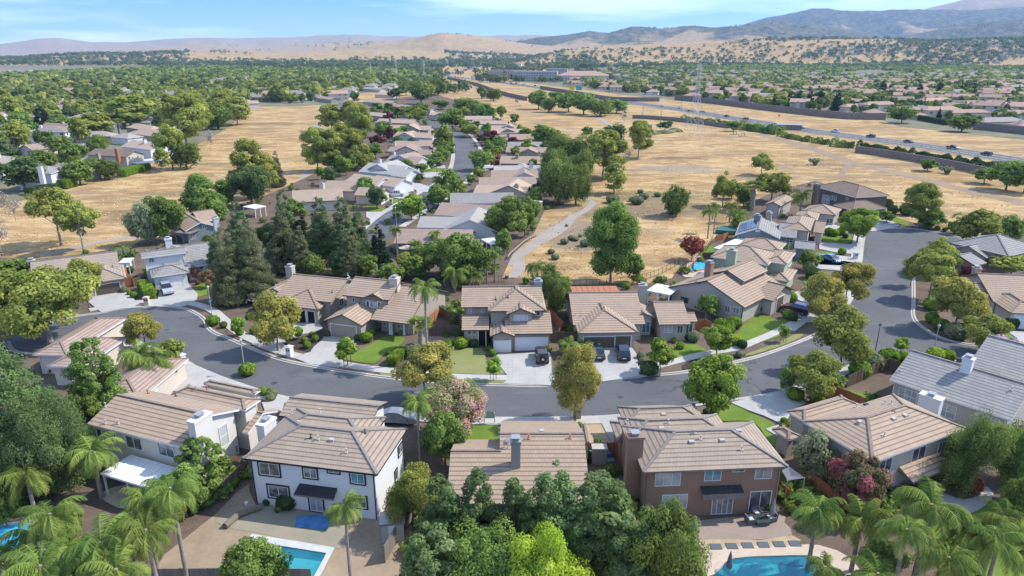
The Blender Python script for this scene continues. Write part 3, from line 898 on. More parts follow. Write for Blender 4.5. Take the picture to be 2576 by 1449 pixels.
def house(fr,name,label,wings,roof='roof_taupe',wall='taupe',trim='trim_white',fascia='trim_taupe',cap='cap',wins=(),doors=(),chim=(),vents=(),posts=(),far=False,ov=.45,group=None,awn=(),phrase=None,cat='house',solar=None):
 """wings: (P1, P2, depth, h, kind, {side,pitch,ovs,z0}); P1-P2 sighted along the nearer eave at height h"""
 w0 = wings[0]
 def gp(p,z): return G(fr,p,z)
 p1,p2 = gp(w0[0],w0[3]),gp(w0[1],w0[3])
 op0 = w0[5] if len(w0) > 5 else {}
 d = p2 - p1
 yaw = math.atan2(d.y,d.x)
 if op0.get('side') == 'e': yaw -= math.pi / 2
 if op0.get('side') == 'w': yaw -= math.pi / 2
 base = Vector((p1.x,p1.y,0))
 root = empty(name,base,yaw,label,cat,group)
 cx,sx = math.cos(yaw),math.sin(yaw)
 def loc(p):
  q = p - base
  return Vector((q.x * cx + q.y * sx,-q.x * sx + q.y * cx,q.z))
 def rot(v): return Vector((v.x * cx - v.y * sx,v.x * sx + v.y * cx,v.z))
 rm,wm = MB(),MB()
 R = []
 for k,w in enumerate(wings):
  P1,P2,dep,h,kind = w[:5]
  op = w[5] if len(w) > 5 else {}
  side = op.get('side','s')
  a,b = loc(gp(P1,h)),loc(gp(P2,h))
  eps = .013 * k
  def depth(axis,sign,ref):
   if isinstance(dep,(int,float)): return dep
   q = loc(gp(dep,h))
   return max(1.0,sign * ((q.x if axis == 0 else q.y) - ref))
  if side == 's':
   y0 = (a.y + b.y) / 2 if k else 0
   x0,x1 = a.x,b.x
   dd = depth(1,1,y0)
   r = (x0,y0,x1,y0 + dd)
  elif side == 'e':
   x1 = (a.x + b.x) / 2
   dd = depth(0,-1,x1)
   r = (x1 - dd,a.y,x1,b.y)
  else:
   x0 = (a.x + b.x) / 2
   dd = depth(0,1,x0)
   r = (x0,a.y,x0 + dd,b.y)
  r = (min(r[0],r[2]) + eps,min(r[1],r[3]) + eps,max(r[0],r[2]) - eps,max(r[1],r[3]) - eps)
  pitch = op.get('pitch',.40)
  roof_part(rm,*r,h,kind,pitch,cap=not far,eps=eps)
  if op.get('nowall'): W = (r[0] + ov,r[1] + ov,r[2] - ov,r[3] - ov)
  else: W = wall_part(wm,*r,h,kind,pitch,ov,op.get('ovs'),eps=-eps * .2,z0=op.get('z0',0.0))
  R.append((r,W,h,kind,pitch))
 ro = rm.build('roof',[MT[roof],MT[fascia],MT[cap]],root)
 wm.build('wall',MT[wall],root)
 if not far:
  W0,h0 = R[0][1],R[0][2]
  for x_,y_ in ((W0[0] + .12,W0[1] - .07),(W0[2] - .12,W0[1] - .07)):
   t = MB()
   t.tube([(x_,y_,.1),(x_,y_,h0 - .45),(x_,y_ - .3,h0 - .2)],.05,6)
   t.build('downpipe',MT[fascia],root)
 def face_hit(k,fc,p):
  """where the sight line meets a wall face"""
  W = R[k][1]
  x,y = V2(fr,p)
  dr = ray(x,y)
  o = loc(Vector((0,0,CAM_H)))
  dl = Vector((dr.x * cx + dr.y * sx,-dr.x * sx + dr.y * cx,dr.z))
  if fc == 's': t = (W[1] - o.y) / dl.y
  elif fc == 'n': t = (W[3] - o.y) / dl.y
  elif fc == 'e': t = (W[2] - o.x) / dl.x
  else: t = (W[0] - o.x) / dl.x
  q = o + dl * t
  lim = (W[2] - W[0]) if fc in 'ns' else (W[3] - W[1])
  uu = q.x - W[0] if fc == 's' else q.y - W[1] if fc == 'e' else W[3] - q.y
  if t < 0 or uu < -.8 or uu > lim + .8 or q.z < -1.5 or q.z > R[k][2] + 3:
   print('WIN',label[:40],k,fc,p,round(uu,1),round(lim,1),round(q.z,1))
   raise IndexError
  uu = min(max(uu,.12),lim - .12)
  if fc == 's': q.x = uu + W[0]
  elif fc == 'e': q.y = uu + W[1]
  else: q.y = W[3] - uu
  if fc == 's': return q.x - W[0],q.z,Vector((W[0],W[1],0)),Vector((1,0,0)),Vector((0,-1,0))
  if fc == 'e': return q.y - W[1],q.z,Vector((W[2],W[1],0)),Vector((0,1,0)),Vector((1,0,0))
  return W[3] - q.y,q.z,Vector((W[0],W[3],0)),Vector((0,-1,0)),Vector((-1,0,0))
 for w in wins:
  k,fc,tl,br = w[:4]
  op = w[4] if len(w) > 4 else {}
  try:
   u0,z1,o,ux,n = face_hit(k,fc,tl)
   u1,z0 = face_hit(k,fc,br)[:2]
  except IndexError: continue
  if abs(u1 - u0) < .25: continue
  if u1 < u0: u0,u1 = u1,u0
  if op.get('h'): z0 = z1 - op['h']
  if z1 - z0 < .25: z0 = z1 - .5
  z0 = max(z0,.15)
  if z1 < z0 + .3: z1 = z0 + .6
  cols = op.get('cols',3 if u1 - u0 > 2.2 else 2 if u1 - u0 > .9 else 1)
  window_obj(root,o,ux,n,u0,u1,z0,z1,MT[op.get('trim',trim if trim != 'trim_black' else 'trim_white')],MT[op.get('glass','glass')],cols,op.get('rows',1),op.get('name','window'),MT[op['sur']] if op.get('sur') else (MT['trim_black'] if trim == 'trim_black' else None))
 for w in doors:
  k,fc,tl,br,mt = w[:5]
  try:
   u0,z1,o,ux,n = face_hit(k,fc,tl)
   u1,z0 = face_hit(k,fc,br)[:2]
  except IndexError: continue
  if u1 < u0: u0,u1 = u1,u0
  z1 = max(1.9,min(z1,2.6)) if not (len(w) > 6) else z1
  door_obj(root,o,ux,n,u0,u1,z0 if len(w) > 6 else .06,z1,MT[mt],MT[trim if trim != 'trim_black' else 'trim_white'],w[5] if len(w) > 5 else 'garage_door')
 for c in chim:   # (P, ztop, sx, sy, material, z0)
  p = loc(gp(c[0],c[1]))
  mb = MB()
  z0 = c[5] if len(c) > 5 else 0.0
  hx,hy,zt = c[2] / 2,c[3] / 2,c[1]
  mb.box(p.x - hx,p.y - hy,z0,p.x + hx,p.y + hy,zt - .25)
  mb.box(p.x - hx - .08,p.y - hy - .08,zt - .25,p.x + hx + .08,p.y + hy + .08,zt)
  co = mb.build('chimney',MT[c[4]],ro)
  mb = MB()
  mb.box(p.x - .3,p.y - .3,zt,p.x + .3,p.y + .3,zt + .28)
  mb.box(p.x - .42,p.y - .42,zt + .28,p.x + .42,p.y + .42,zt + .36)
  mb.build('chimney_cap',MT['metal_grey'],root)
 for v in vents:  # (wing, P, material)
  k = v[0]
  r,W,h,kind,pitch = R[k]
  z = h + .8
  for _ in range(4):
   p = loc(gp(v[1],z))
   dx,dy = min(p.x - r[0],r[2] - p.x),min(p.y - r[1],r[3] - p.y)
   dd = {'hip': min(dx,dy),'gx': dy,'gy': dx}.get(kind,0)
   z = h + pitch * max(dd,0)
  mb = MB()
  if (len(v) > 3 and v[3] == 'box'):
   mb.box(p.x - .25,p.y - .2,z - .1,p.x + .25,p.y + .2,z + .16)
  else:
   mb.box(p.x - .15,p.y - .15,z - .12,p.x + .15,p.y + .15,z + .05)
   mb.tube([(p.x,p.y,z),(p.x,p.y,z + .4)],.05,8)
   mb.box(p.x - .09,p.y - .09,z + .4,p.x + .09,p.y + .09,z + .46)
  mb.build('roof_vent',MT[v[2] if len(v) > 2 else 'vent'],root)
 for q in posts:  # (P at ground, height, material)
  p = loc(gp(q[0],0))
  mb = MB()
  mb.box(p.x - .13,p.y - .13,0,p.x + .13,p.y + .13,q[1])
  mb.box(p.x - .18,p.y - .18,0,p.x + .18,p.y + .18,.3)
  mb.build('porch_post',MT[q[2]],root)
 for a in awn:    # (wing, face, TL, BR, out, material)
  k,fc,tl,br,out,mt = a
  try:
   u0,z1,o,ux,n = face_hit(k,fc,tl)
   u1 = face_hit(k,fc,br)[0]
  except IndexError: continue
  zl = z1 - out * .42
  mb = MB()
  up = Vector((0,0,1))
  P = [o + ux * (u0 - .1) + n * out + up * zl,o + ux * (u1 + .1) + n * out + up * zl,o + ux * u1 + up * z1,o + ux * u0 + up * z1]
  L = u1 - u0
  mb.face(P,0,[(0,0),(L,0),(L,out * 1.1),(0,out * 1.1)])
  Q = [p - up * .18 for p in P]
  mb.face(Q[::-1],1)
  for i in range(4): mb.face([P[i],Q[i],Q[(i + 1) % 4],P[(i + 1) % 4]],1)
  mb.build('awning',[MT[mt],MT['trim_taupe']],root)
 if solar:        # (wing, fx0, fx1, fy0, fy1, side) panels lying on one slope of a gy roof
  k,f0,f1,g0,g1,sd = solar
  r,W,h,kind,pitch = R[k]
  mb = MB()
  def zz(x,y): return h + pitch * (min(x - r[0],r[2] - x) if kind == 'gy' else min(y - r[1],r[3] - y)) + .12
  nx,ny = 3,4
  for i in range(nx):
   for j in range(ny):
    xa,xb = [r[0] + (r[2] - r[0]) * (f0 + (f1 - f0) * (i + e) / nx) for e in (.03,.97)]
    ya,yb = [r[1] + (r[3] - r[1]) * (g0 + (g1 - g0) * (j + e) / ny) for e in (.03,.97)]
    mb.face([Vector((xa,ya,zz(xa,ya))),Vector((xb,ya,zz(xb,ya))),Vector((xb,yb,zz(xb,yb))),Vector((xa,yb,zz(xa,yb)))])
  mb.build('solar_panel',plain('solar glass',(.04,.045,.06),.15,spec=.6),root)
 cpt = root.matrix_world if False else None
 r = R[0][0]
 ctr = base + rot(Vector(((r[0] + r[2]) / 2,(r[1] + r[3]) / 2,0)))
 if phrase: LANDMARKS.append((phrase,ctr.x,ctr.y))
 root['_c'] = [ctr.x,ctr.y]
 HOUSES.append((ctr.x,ctr.y,max(r[2] - r[0],r[3] - r[1]) / 2))
 return root,R,loc
HOUSES = []
# ------------------------------------------------------------------ the houses round the near streets
W = lambda *a: a
house('r1','house','beige two-storey house with broad brown roof, two white chimneys and white patio cover',[
 ((85,688),(1240,970),(1965,525),5.5,'gx',{'pitch': .36}),((1972,522),(2205,400),10.5,5.5,'hip',{'side': 'e'}),
 ((1950,792),(2030,808),(2500,545),3.6,'gx'),((2110,335),(2185,285),8.0,3.3,'hip',{'side': 'e'})],
 wall='warmwhite',fascia='trim_white',wins=[
 (0,'s',(180,735),(282,868)),(0,'s',(392,780),(445,870)),(0,'s',(545,822),(765,1016)),(0,'s',(935,910),(1157,1110)),
 (0,'e',(1298,950),(1348,1030)),(0,'e',(1665,740),(1805,920),{'rows': 2,'cols': 1,'glass': 'glass_pale'}),(0,'e',(1870,620),(1925,680)),(0,'e',(1860,960),(1925,1020))],
 chim=[((1440,600),8.3,.9,2.3,'warmwhite'),((2245,650),5.4,1.0,2.0,'white')],vents=[(0,(820,325),'redcap'),(0,(1155,355),'metal_dark'),(0,(310,690)),(0,(465,690)),(0,(310,480)),(1,(1530,280),'redcap'),(1,(1405,275))],
 phrase='the beige two-storey house with two chimneys')
house('r2','house','white two-storey house with black window trim above the dirt backyard and new pool',[
 ((115,782),(1735,978),(2140,432),5.6,'hip'),((420,508),(785,180),10.5,5.55,'hip',{'side': 'w'}),((1640,388),(1885,105),11.0,4.2,'gx',{'side': 'e','pitch': .33})],
 wall='white',trim='trim_black',roof='roof_grey',cap='cap_grey',fascia='trim_black',wins=[
 (0,'s',(305,825),(568,1003)),(0,'s',(845,893),(1015,1030)),(0,'s',(1143,912),(1280,965)),(0,'s',(1415,958),(1590,1098),{'glass': 'glass_teal'}),
 (0,'s',(415,1100),(680,1278)),(0,'s',(1405,1228),(1615,1390)),(0,'s',(915,1230),(1108,1560),{'name': 'patio_door','glass': 'glass_pale'}),
 (0,'e',(1985,660),(2035,700)),(0,'e',(1945,950),(1978,1030)),(0,'e',(2050,800),(2088,1000))],
 awn=[(0,'s',(800,1085),(1255,1150),1.15,'roof_black')],vents=[(0,(935,520),'metal_dark'),(0,(1025,540)),(0,(1185,548),'vent','box'),(0,(1590,480),'metal_dark'),(0,(1365,715)),(1,(785,355),'vent','box'),(1,(710,245)),(1,(1045,225)),(2,(1545,320),'metal_grey')],
 phrase='the white two-storey house with black trim')
house('b','house','tan single-storey house with grey chimney behind the clump of evergreens',[
 ((1010,985),(1600,985),15.2,2.9,'gx',{'pitch': .385}),((672,985),(1020,985),11.2,2.9,'gx',{'pitch': .385}),((1560,600),(1605,600),4.0,2.7,'gy',{'pitch': .3})],
 wall='taupe',roof='roof_taupe',chim=[((1118,575),7.3,.9,.8,'metal_grey',3.0)],vents=[(0,(1200,570),'brick'),(0,(1465,575),'brick'),(0,(1285,530),'vent','box')],
 phrase='the tan single-storey house behind the conifers')
house('r3','house','brown stucco two-storey house with hipped grey tile roof and patio furniture behind it',[
 ((520,952),(2272,882),(1835,342),5.6,'hip'),((350,600),(205,292),11.0,5.56,'hip',{'side': 'w'}),((1300,352),(1135,128),9.4,3.3,'hip',{'side': 'e'}),((215,578),(108,342),5.0,3.3,'hip',{'side': 'w'})],
 wall='brown',roof='roof_grey',cap='cap_grey',fascia='trim_taupe',wins=[
 (0,'s',(668,955),(965,1110),{'glass': 'glass_pale'}),(0,'s',(1265,926),(1455,1050),{'glass': 'glass_teal'}),(0,'s',(1600,918),(1745,944)),(0,'s',(1878,903),(2062,1026)),(0,'s',(750,1226),(1045,1385),{'glass': 'glass_pale'}),
 (0,'s',(1355,1262),(1575,1560),{'name': 'patio_door','cols': 4}),(0,'s',(1815,1182),(2040,1425),{'name': 'patio_door'}),(1,'w',(320,800),(342,930))],
 awn=[(0,'s',(1212,1120),(1700,1110),1.25,'roof_black')],chim=[((425,500),8.0,1.5,1.0,'brown')],vents=[(0,(1145,480)),(0,(1105,570),'vent','box'),(0,(1475,550),'vent','box'),(0,(1215,535)),(0,(1710,685)),(0,(1670,455),'vent','box'),(1,(740,435),'vent','box'),(1,(825,355)),(1,(330,360)),(2,(765,280),'vent','box'),(2,(1205,320),'metal_dark')],
 phrase='the brown stucco two-storey house')
house('r4','house','greige two-storey house with pyramid-like hipped tan roof set at an angle',[
 ((1165,1392),(2290,988),(285,912),5.5,'hip',{'pitch': .38}),((350,905),(105,782),9.0,3.4,'hip',{'side': 'w'}),((330,1105),(110,1100),2.5,2.8,'hip')],
 wall='greige',fascia='trim_white',wins=[
 (0,'s',(1242,1385),(1365,1500)),(0,'s',(1647,1240),(1775,1345)),(0,'s',(1962,1160),(2016,1270)),(0,'s',('c',1240,850),('c',1318,915)),(0,'s',('c',1600,725),('c',1690,800)),(0,'w',(465,1045),(575,1150))],
 awn=[(0,'s',('c',1385,745),('c',1605,745),1.8,'roof_taupe')],vents=[(0,(1005,905),'vent','box'),(0,(1430,780)),(0,(1415,870),'vent','box'),(0,(1555,830),'vent','box'),(0,(1300,1075)),(0,(1305,690)),(0,(1385,690)),(0,(960,730)),(0,(1080,700),'metal_dark','box')],
 phrase='the greige two-storey house set at an angle')
house('r4','house','long beige house with pale grey ribbed tile roof, tall windows and two white chimneys',[
 ((1360,397),(2838,890),11.5,3.7,'gx',{'pitch': .42}),((2240,330),(2900,560),16,3.6,'gx',{'pitch': .42})],
 wall='greige',roof='roof_cool',cap='cap_grey',fascia='trim_white',wins=[(0,'s',(1485,480),(1680,715),{'rows': 2,'glass': 'glass_pale'}),(0,'s',(1955,660),(2145,890),{'rows': 2,'glass': 'glass_pale'}),(0,'s',('c',1880,392),('c',2032,470),{'glass': 'glass_pale'})],
 chim=[((1875,590),4.9,2.3,1.1,'white'),((2325,130),7.6,1.1,1.0,'white',3.0)],vents=[(0,(1505,262)),(0,(2150,210)),(1,('c',1925,90)),(0,('c',2110,250)),(1,('c',2180,175))],
 phrase='the long beige house with ribbed grey roof')
house('r5','house','tan single-storey house with open garage holding a white car and a gabled side wall',[
 ((180,515),(862,588),(1340,335),3.7,'gx',{'pitch': .36}),((195,618),(700,677),11.0,2.95,'hip',{'pitch': .45}),((40,462),(282,488),7.0,3.7,'gy',{'pitch': .38})],
 wall='taupe',wins=[(0,'e',(955,560),(1012,620)),(0,'e',(1045,300),(1085,330))],doors=[(1,'s',(385,672),(555,790),'dark','garage_shade_panel'),(1,'s',(572,695),(665,800),'dark','garage_shade_panel')],  # open garage: flat near-black panels, interior shade put into their colour
 chim=[((360,150),6.2,1.3,1.1,'greige',3.0)],vents=[(0,(870,465),'metal_dark'),(1,(712,385),'metal_dark'),(0,(190,395)),(0,(1060,265))],phrase='the tan house with the open garage')
house('r5','house','tan two-storey house with front porch, shuttered dormer and beige garage door',[
 ((1335,795),(1802,852),16.0,2.9,'gx',{'pitch': .42,'ovs': 2.2}),((985,508),(1570,560),8.5,5.3,'gx',{'pitch': .42}),((1205,548),(1530,582),6.0,5.0,'gy',{'pitch': .45}),((757,818),(1232,872),10.0,2.8,'gy',{'pitch': .42}),((1160,700),(1400,740),8.0,2.95,'gx')],
 wall='taupe',fascia='trim_brown',wins=[(1,'s',(1112,535),(1148,593)),(2,'s',(1325,583),(1422,665),{'glass': 'glass_pale'}),(3,'s',(988,772),(1007,826),{'cols': 1}),(0,'s',(1650,855),(1700,905)),(0,'s',(1480,830),(1530,880))],
 doors=[(3,'s',(855,850),(1168,1010),'garage_beige'),(2,'s',(1287,575),(1320,650),'trim_brown','shutter',1),(2,'s',(1425,590),(1460,665),'trim_brown','shutter',1)],
 posts=[((1386,905),2.75,'trim_white'),((1410,908),2.75,'trim_white'),((1573,980),2.75,'trim_white'),((1595,983),2.75,'trim_white'),((1745,990),2.75,'trim_white')],
 chim=[((1625,290),7.9,1.4,1.2,'cream',3.0)],vents=[(3,(1040,672),'metal_dark'),(1,(1050,480))],phrase='the tan two-storey house with the porch')
house('r6','house','tan two-storey house with round window and white garage doors',[
 ((175,489),(1168,478),9.0,5.5,'gx',{'pitch': .40}),((498,547),(1205,520),10.5,5.5,'hip',{'pitch': .44}),((722,580),(1072,572),6.5,5.3,'gy',{'pitch': .42}),((178,768),(515,767),6.0,2.9,'gx'),
 ((700,822),(1282,806),9.0,2.95,'gx'),((518,856),(826,834),7.0,2.85,'gy',{'pitch': .40})],
 wall='taupe',fascia='trim_brown',wins=[(0,'s',(262,503),(303,566),{'rows': 3,'cols': 2}),(0,'s',(417,498),(459,560),{'rows': 3,'cols': 2}),(2,'s',(808,583),(983,706),{'glass': 'glass_pale','cols': 3}),(1,'s',(1078,527),(1130,590)),(3,'s',(245,770),(357,822))],
 doors=[(5,'s',(578,900),(768,1055),'garage_white'),(4,'s',(836,862),(1210,1028),'garage_white'),(3,'s',(385,768),(502,880),'dark','front_door')],posts=[((225,885),2.7,'trim_white')],
 chim=[((1107,165),8.0,1.2,1.2,'metal_grey',4.0)],vents=[(0,(510,250),'metal_dark'),(0,(590,315),'metal_dark'),(1,(740,360),'metal_dark'),(0,(1000,325),'metal_dark'),(1,(690,390))],phrase='the two-storey house with the round window')
house('r6','house','tan single-storey house with brown triple garage door, stone-faced entry and arched window',[
 ((1530,702),(2400,690),14.0,2.95,'gx',{'pitch': .40}),((1590,812),(2310,782),12.0,2.9,'hip',{'pitch': .42}),((2255,640),(2500,585),5.0,3.3,'gy',{'pitch': .42}),(('r7',70,1348),('r7',452,1338),9.5,3.0,'gx',{'pitch': .42}),(('r7',400,1312),('r7',540,1308),4.0,2.9,'gx',{'pitch': .35})],
 wall='greige',wins=[(2,'s',(2362,662),(2482,795),{'glass': 'glass_teal'}),(3,'s',('r7',130,1358),('r7',228,1438),{'glass': 'glass_pale'}),(3,'s',('r7',290,1352),('r7',352,1448)),(4,'s',('r7',415,1330),('r7',478,1435)),(0,'w',(1445,560),(1465,640))],
 doors=[(1,'s',(1657,850),(2020,985),'garage_brown'),(1,'s',(2040,838),(2215,980),'garage_brown')],vents=[(0,(1555,565)),(0,(1635,545)),(1,(1900,510),'metal_dark')],
 chim=[((2370,215),5.2,1.3,1.2,'greige',0)],phrase='the house with the brown triple garage door')
house('r7','house','beige house with long gabled side wall, upstairs dormer and maroon car parked in front',[
 ((180,887),(1105,1137),15.0,3.1,'gy',{'pitch': .40}),((690,717),(1085,832),9.0,5.3,'gy',{'pitch': .38}),((1215,1012),(1468,1052),(1545,880),2.9,'gx',{'pitch': .42})],
 wall='greige',fascia='trim_brown',roof='roof_taupe',wins=[(0,'s',(335,1000),(420,1090),{'trim': 'trim_brown'}),(0,'s',(865,1100),(925,1210)),(0,'s',(965,1125),(1035,1220),{'glass': 'glass'}),(0,'s',(512,815),(575,855),{'trim': 'trim_taupe'}),(1,'e',(1087,815),(1148,870))],
 doors=[(2,'e',(1495,1010),(1560,1080),'garage_brown')],chim=[((682,590),7.7,1.2,1.1,'brown',3.0)],vents=[(0,(830,650)),(0,(1175,690)),(0,(700,620))],phrase='the beige house with the long gabled wall')
house('r7','house','sage green two-storey house with hipped tile roofs and green chimney',[
 ((690,520),(1388,624),9.5,5.5,'hip',{'pitch': .38}),((1330,575),(1615,612),9.0,5.45,'hip',{'pitch': .36}),((1352,775),(1640,824),(1850,700),2.9,'hip',{'pitch': .40}),((1000,400),(1540,440),7.0,5.4,'hip',{'pitch': .35})],
 wall='sage',fascia='trim_white',wins=[(0,'s',(1130,600),(1205,660)),(2,'s',(1630,850),(1640,900)),(1,'e',(1632,650),(1668,660))],doors=[(2,'e',(1690,850),(1760,880),'garage_white')],
 chim=[((955,440),8.6,1.7,1.3,'sage')],vents=[(0,(1255,560)),(0,(1325,465)),(0,(1130,405),'metal_dark'),(0,(1100,345))],phrase='the sage green two-storey house')
house('r7','house','slate blue house with white-trimmed gable, solar panels and grey tile roof',[
 ((985,258),(1532,308),13.0,3.6,'gy',{'pitch': .42}),((1500,292),(1732,272),10.0,3.0,'gx',{'pitch': .42}),((1700,420),(1955,432),5.0,2.8,'gx')],
 wall='slate',roof='roof_cool',cap='cap_grey',fascia='trim_white',wins=[(0,'s',(1232,195),(1290,228),{'glass': 'trim_white'}),(0,'s',(1295,308),(1330,350)),(0,'s',(1358,315),(1390,360),{'glass': 'glass_pale'}),(0,'s',(1420,322),(1450,368)),(1,'s',(1607,290),(1685,355),{'rows': 2})],
 solar=(0,.06,.44,.1,.75,'w'),chim=[((1260,20),6.8,1.4,1.2,'slate',3.0)],vents=[(1,(1410,160)),(1,(1560,130))],phrase='the slate blue house with solar panels')
house('r7','house','taupe house with stepped hip roofs between the slate blue and dark brown houses',[
 ((1560,180),(1895,215),14.0,4.2,'hip',{'pitch': .40}),((1930,225),(2060,240),9.0,3.0,'gx'),((1700,60),(1975,110),10.0,3.4,'hip',{'pitch': .4})],
 wall='greige',vents=[(0,(1650,90)),(0,(1655,10))],chim=[((1400,-10),6.6,1.3,1.1,'taupe',3.0)],phrase='the taupe house with stepped roofs')
house('i','house','small grey house with hipped roof behind the palm, beside the dark brown house',[((900,990),(1155,1020),9.0,3.0,'hip',{'pitch': .38})],
 wall='greige',wins=[(0,'s',(1085,1040),(1135,1085),{'glass': 'glass'})],phrase='the small grey house beside the dark brown one')
house('i','house','low grey gabled house between the two palms by the field',[((620,935),(740,950),12.0,3.6,'gy',{'pitch': .4})],wall='greige',chim=[])
house('i','house','dark brown two-storey house at the end of the cul-de-sac with white garage doors',[
 ((990,800),(1310,887),11.0,5.5,'hip',{'pitch': .40}),((1270,880),(1405,855),7.0,5.4,'gy',{'pitch': .42}),((1120,942),(1300,985),(1475,950),3.0,'hip',{'pitch': .42})],
 wall='darkbrown',roof='roof_brown',fascia='trim_white',wins=[(0,'s',(1060,862),(1105,940),{'rows': 2,'glass': 'glass_pale'}),(0,'s',(1122,870),(1158,912)),(1,'s',(1322,882),(1370,930)),(0,'s',(1235,885),(1252,908))],
 doors=[(2,'e',(1325,990),(1380,1010),'garage_white'),(2,'e',(1395,985),(1445,1010),'garage_white')],chim=[((1015,790),8.6,1.5,1.1,'darkbrown')],vents=[(0,(1215,800),'brick'),(0,(1290,825))],phrase='the dark brown house at the cul-de-sac')
house('f','house','grey house at the right edge of the cul-de-sac with ribbed pale roof',[
 ((2465,300),(2720,240),12.0,4.6,'hip',{'pitch': .4}),((2160,358),(2350,362),7.0,3.0,'gx',{'pitch': .36}),((2240,300),(2520,286),8.0,3.6,'gx')],
 wall='taupe',roof='roof_cool',cap='cap_grey',wins=[(0,'s',(2500,320),(2570,355),{'glass': 'glass_teal'})],phrase='the grey house at the far right')
house('f','house','tan single-storey house with broad tiled roof and white garage door beyond the purple-leaved trees',[
 ((2345,640),(2760,660),14.0,3.0,'gx',{'pitch': .40}),((2470,722),(2760,742),9.0,2.9,'hip',{'pitch': .45}),((2230,590),(2400,630),7.0,3.1,'gx',{'pitch': .4})],
 wall='cream',roof='roof_taupe',wins=[(2,'s',(2280,640),(2340,720),{'glass': 'glass_pale'})],doors=[(1,'s',(2505,740),(2640,840),'garage_white'),(0,'s',(2380,660),(2440,740),'dark','front_door')],chim=[((2225,385),5.4,1.2,1.1,'taupe',0)],phrase='the tan house beyond the purple trees')
house('d','house','beige single-storey house with low rosy roofs at the corner lawn',[
 ((245,1040),(508,1046),14.0,3.2,'hip',{'pitch': .36}),((345,1135),(640,1130),10.0,3.1,'hip',{'pitch': .38}),((('a'),420,420),('a',1010,225),12.0,3.0,'hip',{'pitch': .36})],
 wall='cream',roof='roof_pink',fascia='trim_white',wins=[(1,'s',(355,1095),(405,1110))],doors=[(2,'e',('a',975,215),('a',1000,225),'garage_white')],vents=[(2,(585,1080),'brick'),(2,(485,1110)),(2,(550,1245),'vent','box')],phrase='the beige house at the corner lawn')
house('r8','house','taupe single-storey house with wide grey roof and brown garage door beside the field',[
 ((60,700),(1138,550),13.0,3.1,'gx',{'pitch': .40}),((690,692),(1208,620),10.0,2.9,'hip',{'pitch': .42})],wall='taupe',roof='roof_grey',cap='cap_grey',
 doors=[(1,'s',(820,712),(1145,825),'garage_brown')],vents=[(0,(1035,480),'metal_dark'),(1,(835,470))],chim=[((50,400),5.8,1.2,1.0,'greige',3.0)],phrase='the house with the brown garage door by the field')
house('r8','house','white two-storey house with white chimney and a silver SUV in its driveway',[
 ((1385,380),(1925,312),(1215,347),5.5,'gx',{'pitch': .42}),((1625,348),(1948,312),6.0,5.4,'hip',{'pitch': .40}),((1925,514),(2272,425),13.0,3.0,'gx',{'pitch': .44}),((1500,614),(1965,547),(1385,532),2.9,'hip',{'pitch': .40}),((1660,480),(1940,510),8.0,3.1,'gx',{'pitch': .4})],
 wall='white',roof='roof_cool',cap='cap_grey',fascia='trim_white',wins=[(0,'s',(1465,378),(1545,430)),(1,'s',(1712,348),(1882,415),{'cols': 4,'trim': 'trim_white'})],
 doors=[(3,'s',(1625,625),(1890,690),'garage_white')],chim=[((1705,140),7.9,1.2,1.1,'white',4.0)],vents=[(0,(1460,345)),(0,(1395,370)),(3,(1545,490),'metal_dark')],phrase='the white two-storey house with the silver SUV')
house('d','house','slate grey gabled house with white patio cover at the edge of the golden field',[((1398,108),(1640,72),14.0,3.2,'gy',{'pitch': .42}),((1500,40),(1660,20),9.0,3.4,'gx')],
 wall='slate',roof='roof_taupe',fascia='trim_white',wins=[(0,'s',(1525,68),(1560,92)),(0,'s',(1422,128),(1480,168),{'rows': 2})],chim=[((1625,5),6.4,1.2,1.0,'paleblue',3.0)],phrase='the slate grey gabled house by the field')
# ------------------------------------------------------------------ houses of the two rows along the central street
def row_house(P1,P2,d,label,roof,wall,gable=None,garage=None,ch=None,h=3.0,phrase=None,kind='gx',fr='h',win=None,two=False):
 w = [(P1,P2,d,h,kind,{'pitch': .38})]
 wins,doors = [],[]
 if gable: w.append((gable[0],gable[1],gable[2],h + .25,'gy',{'pitch': .42}))
 if gable:
  mx,my = (gable[0][0] + gable[1][0]) / 2,(gable[0][1] + gable[1][1]) / 2
  wins.append((1,'s',(mx - 9,my - 12),(mx + 9,my + 2),{'cols': 2}))
 if garage:
  w.append((garage[0],garage[1],garage[2],2.8,'gx',{'pitch': .42}))
  k = len(w) - 1
  q = garage[1]
  doors.append((k,'e',(q[0] + 8,q[1] + 12),(q[0] + 42,q[1] + 20),'garage_white'))
 if win: wins += [(0,'s',a,b) for a,b in win]
 chim = [(ch,h + 3.0,1.2,1.0,wall,h)] if ch else ()
 return house(fr,'house',label,w,roof=roof,wall=wall,fascia='trim_white' if wall in ('white','paleblue') else 'trim_taupe',cap='cap_grey',wins=wins,doors=doors,chim=chim,far=True,phrase=phrase,group='houses along the central street')
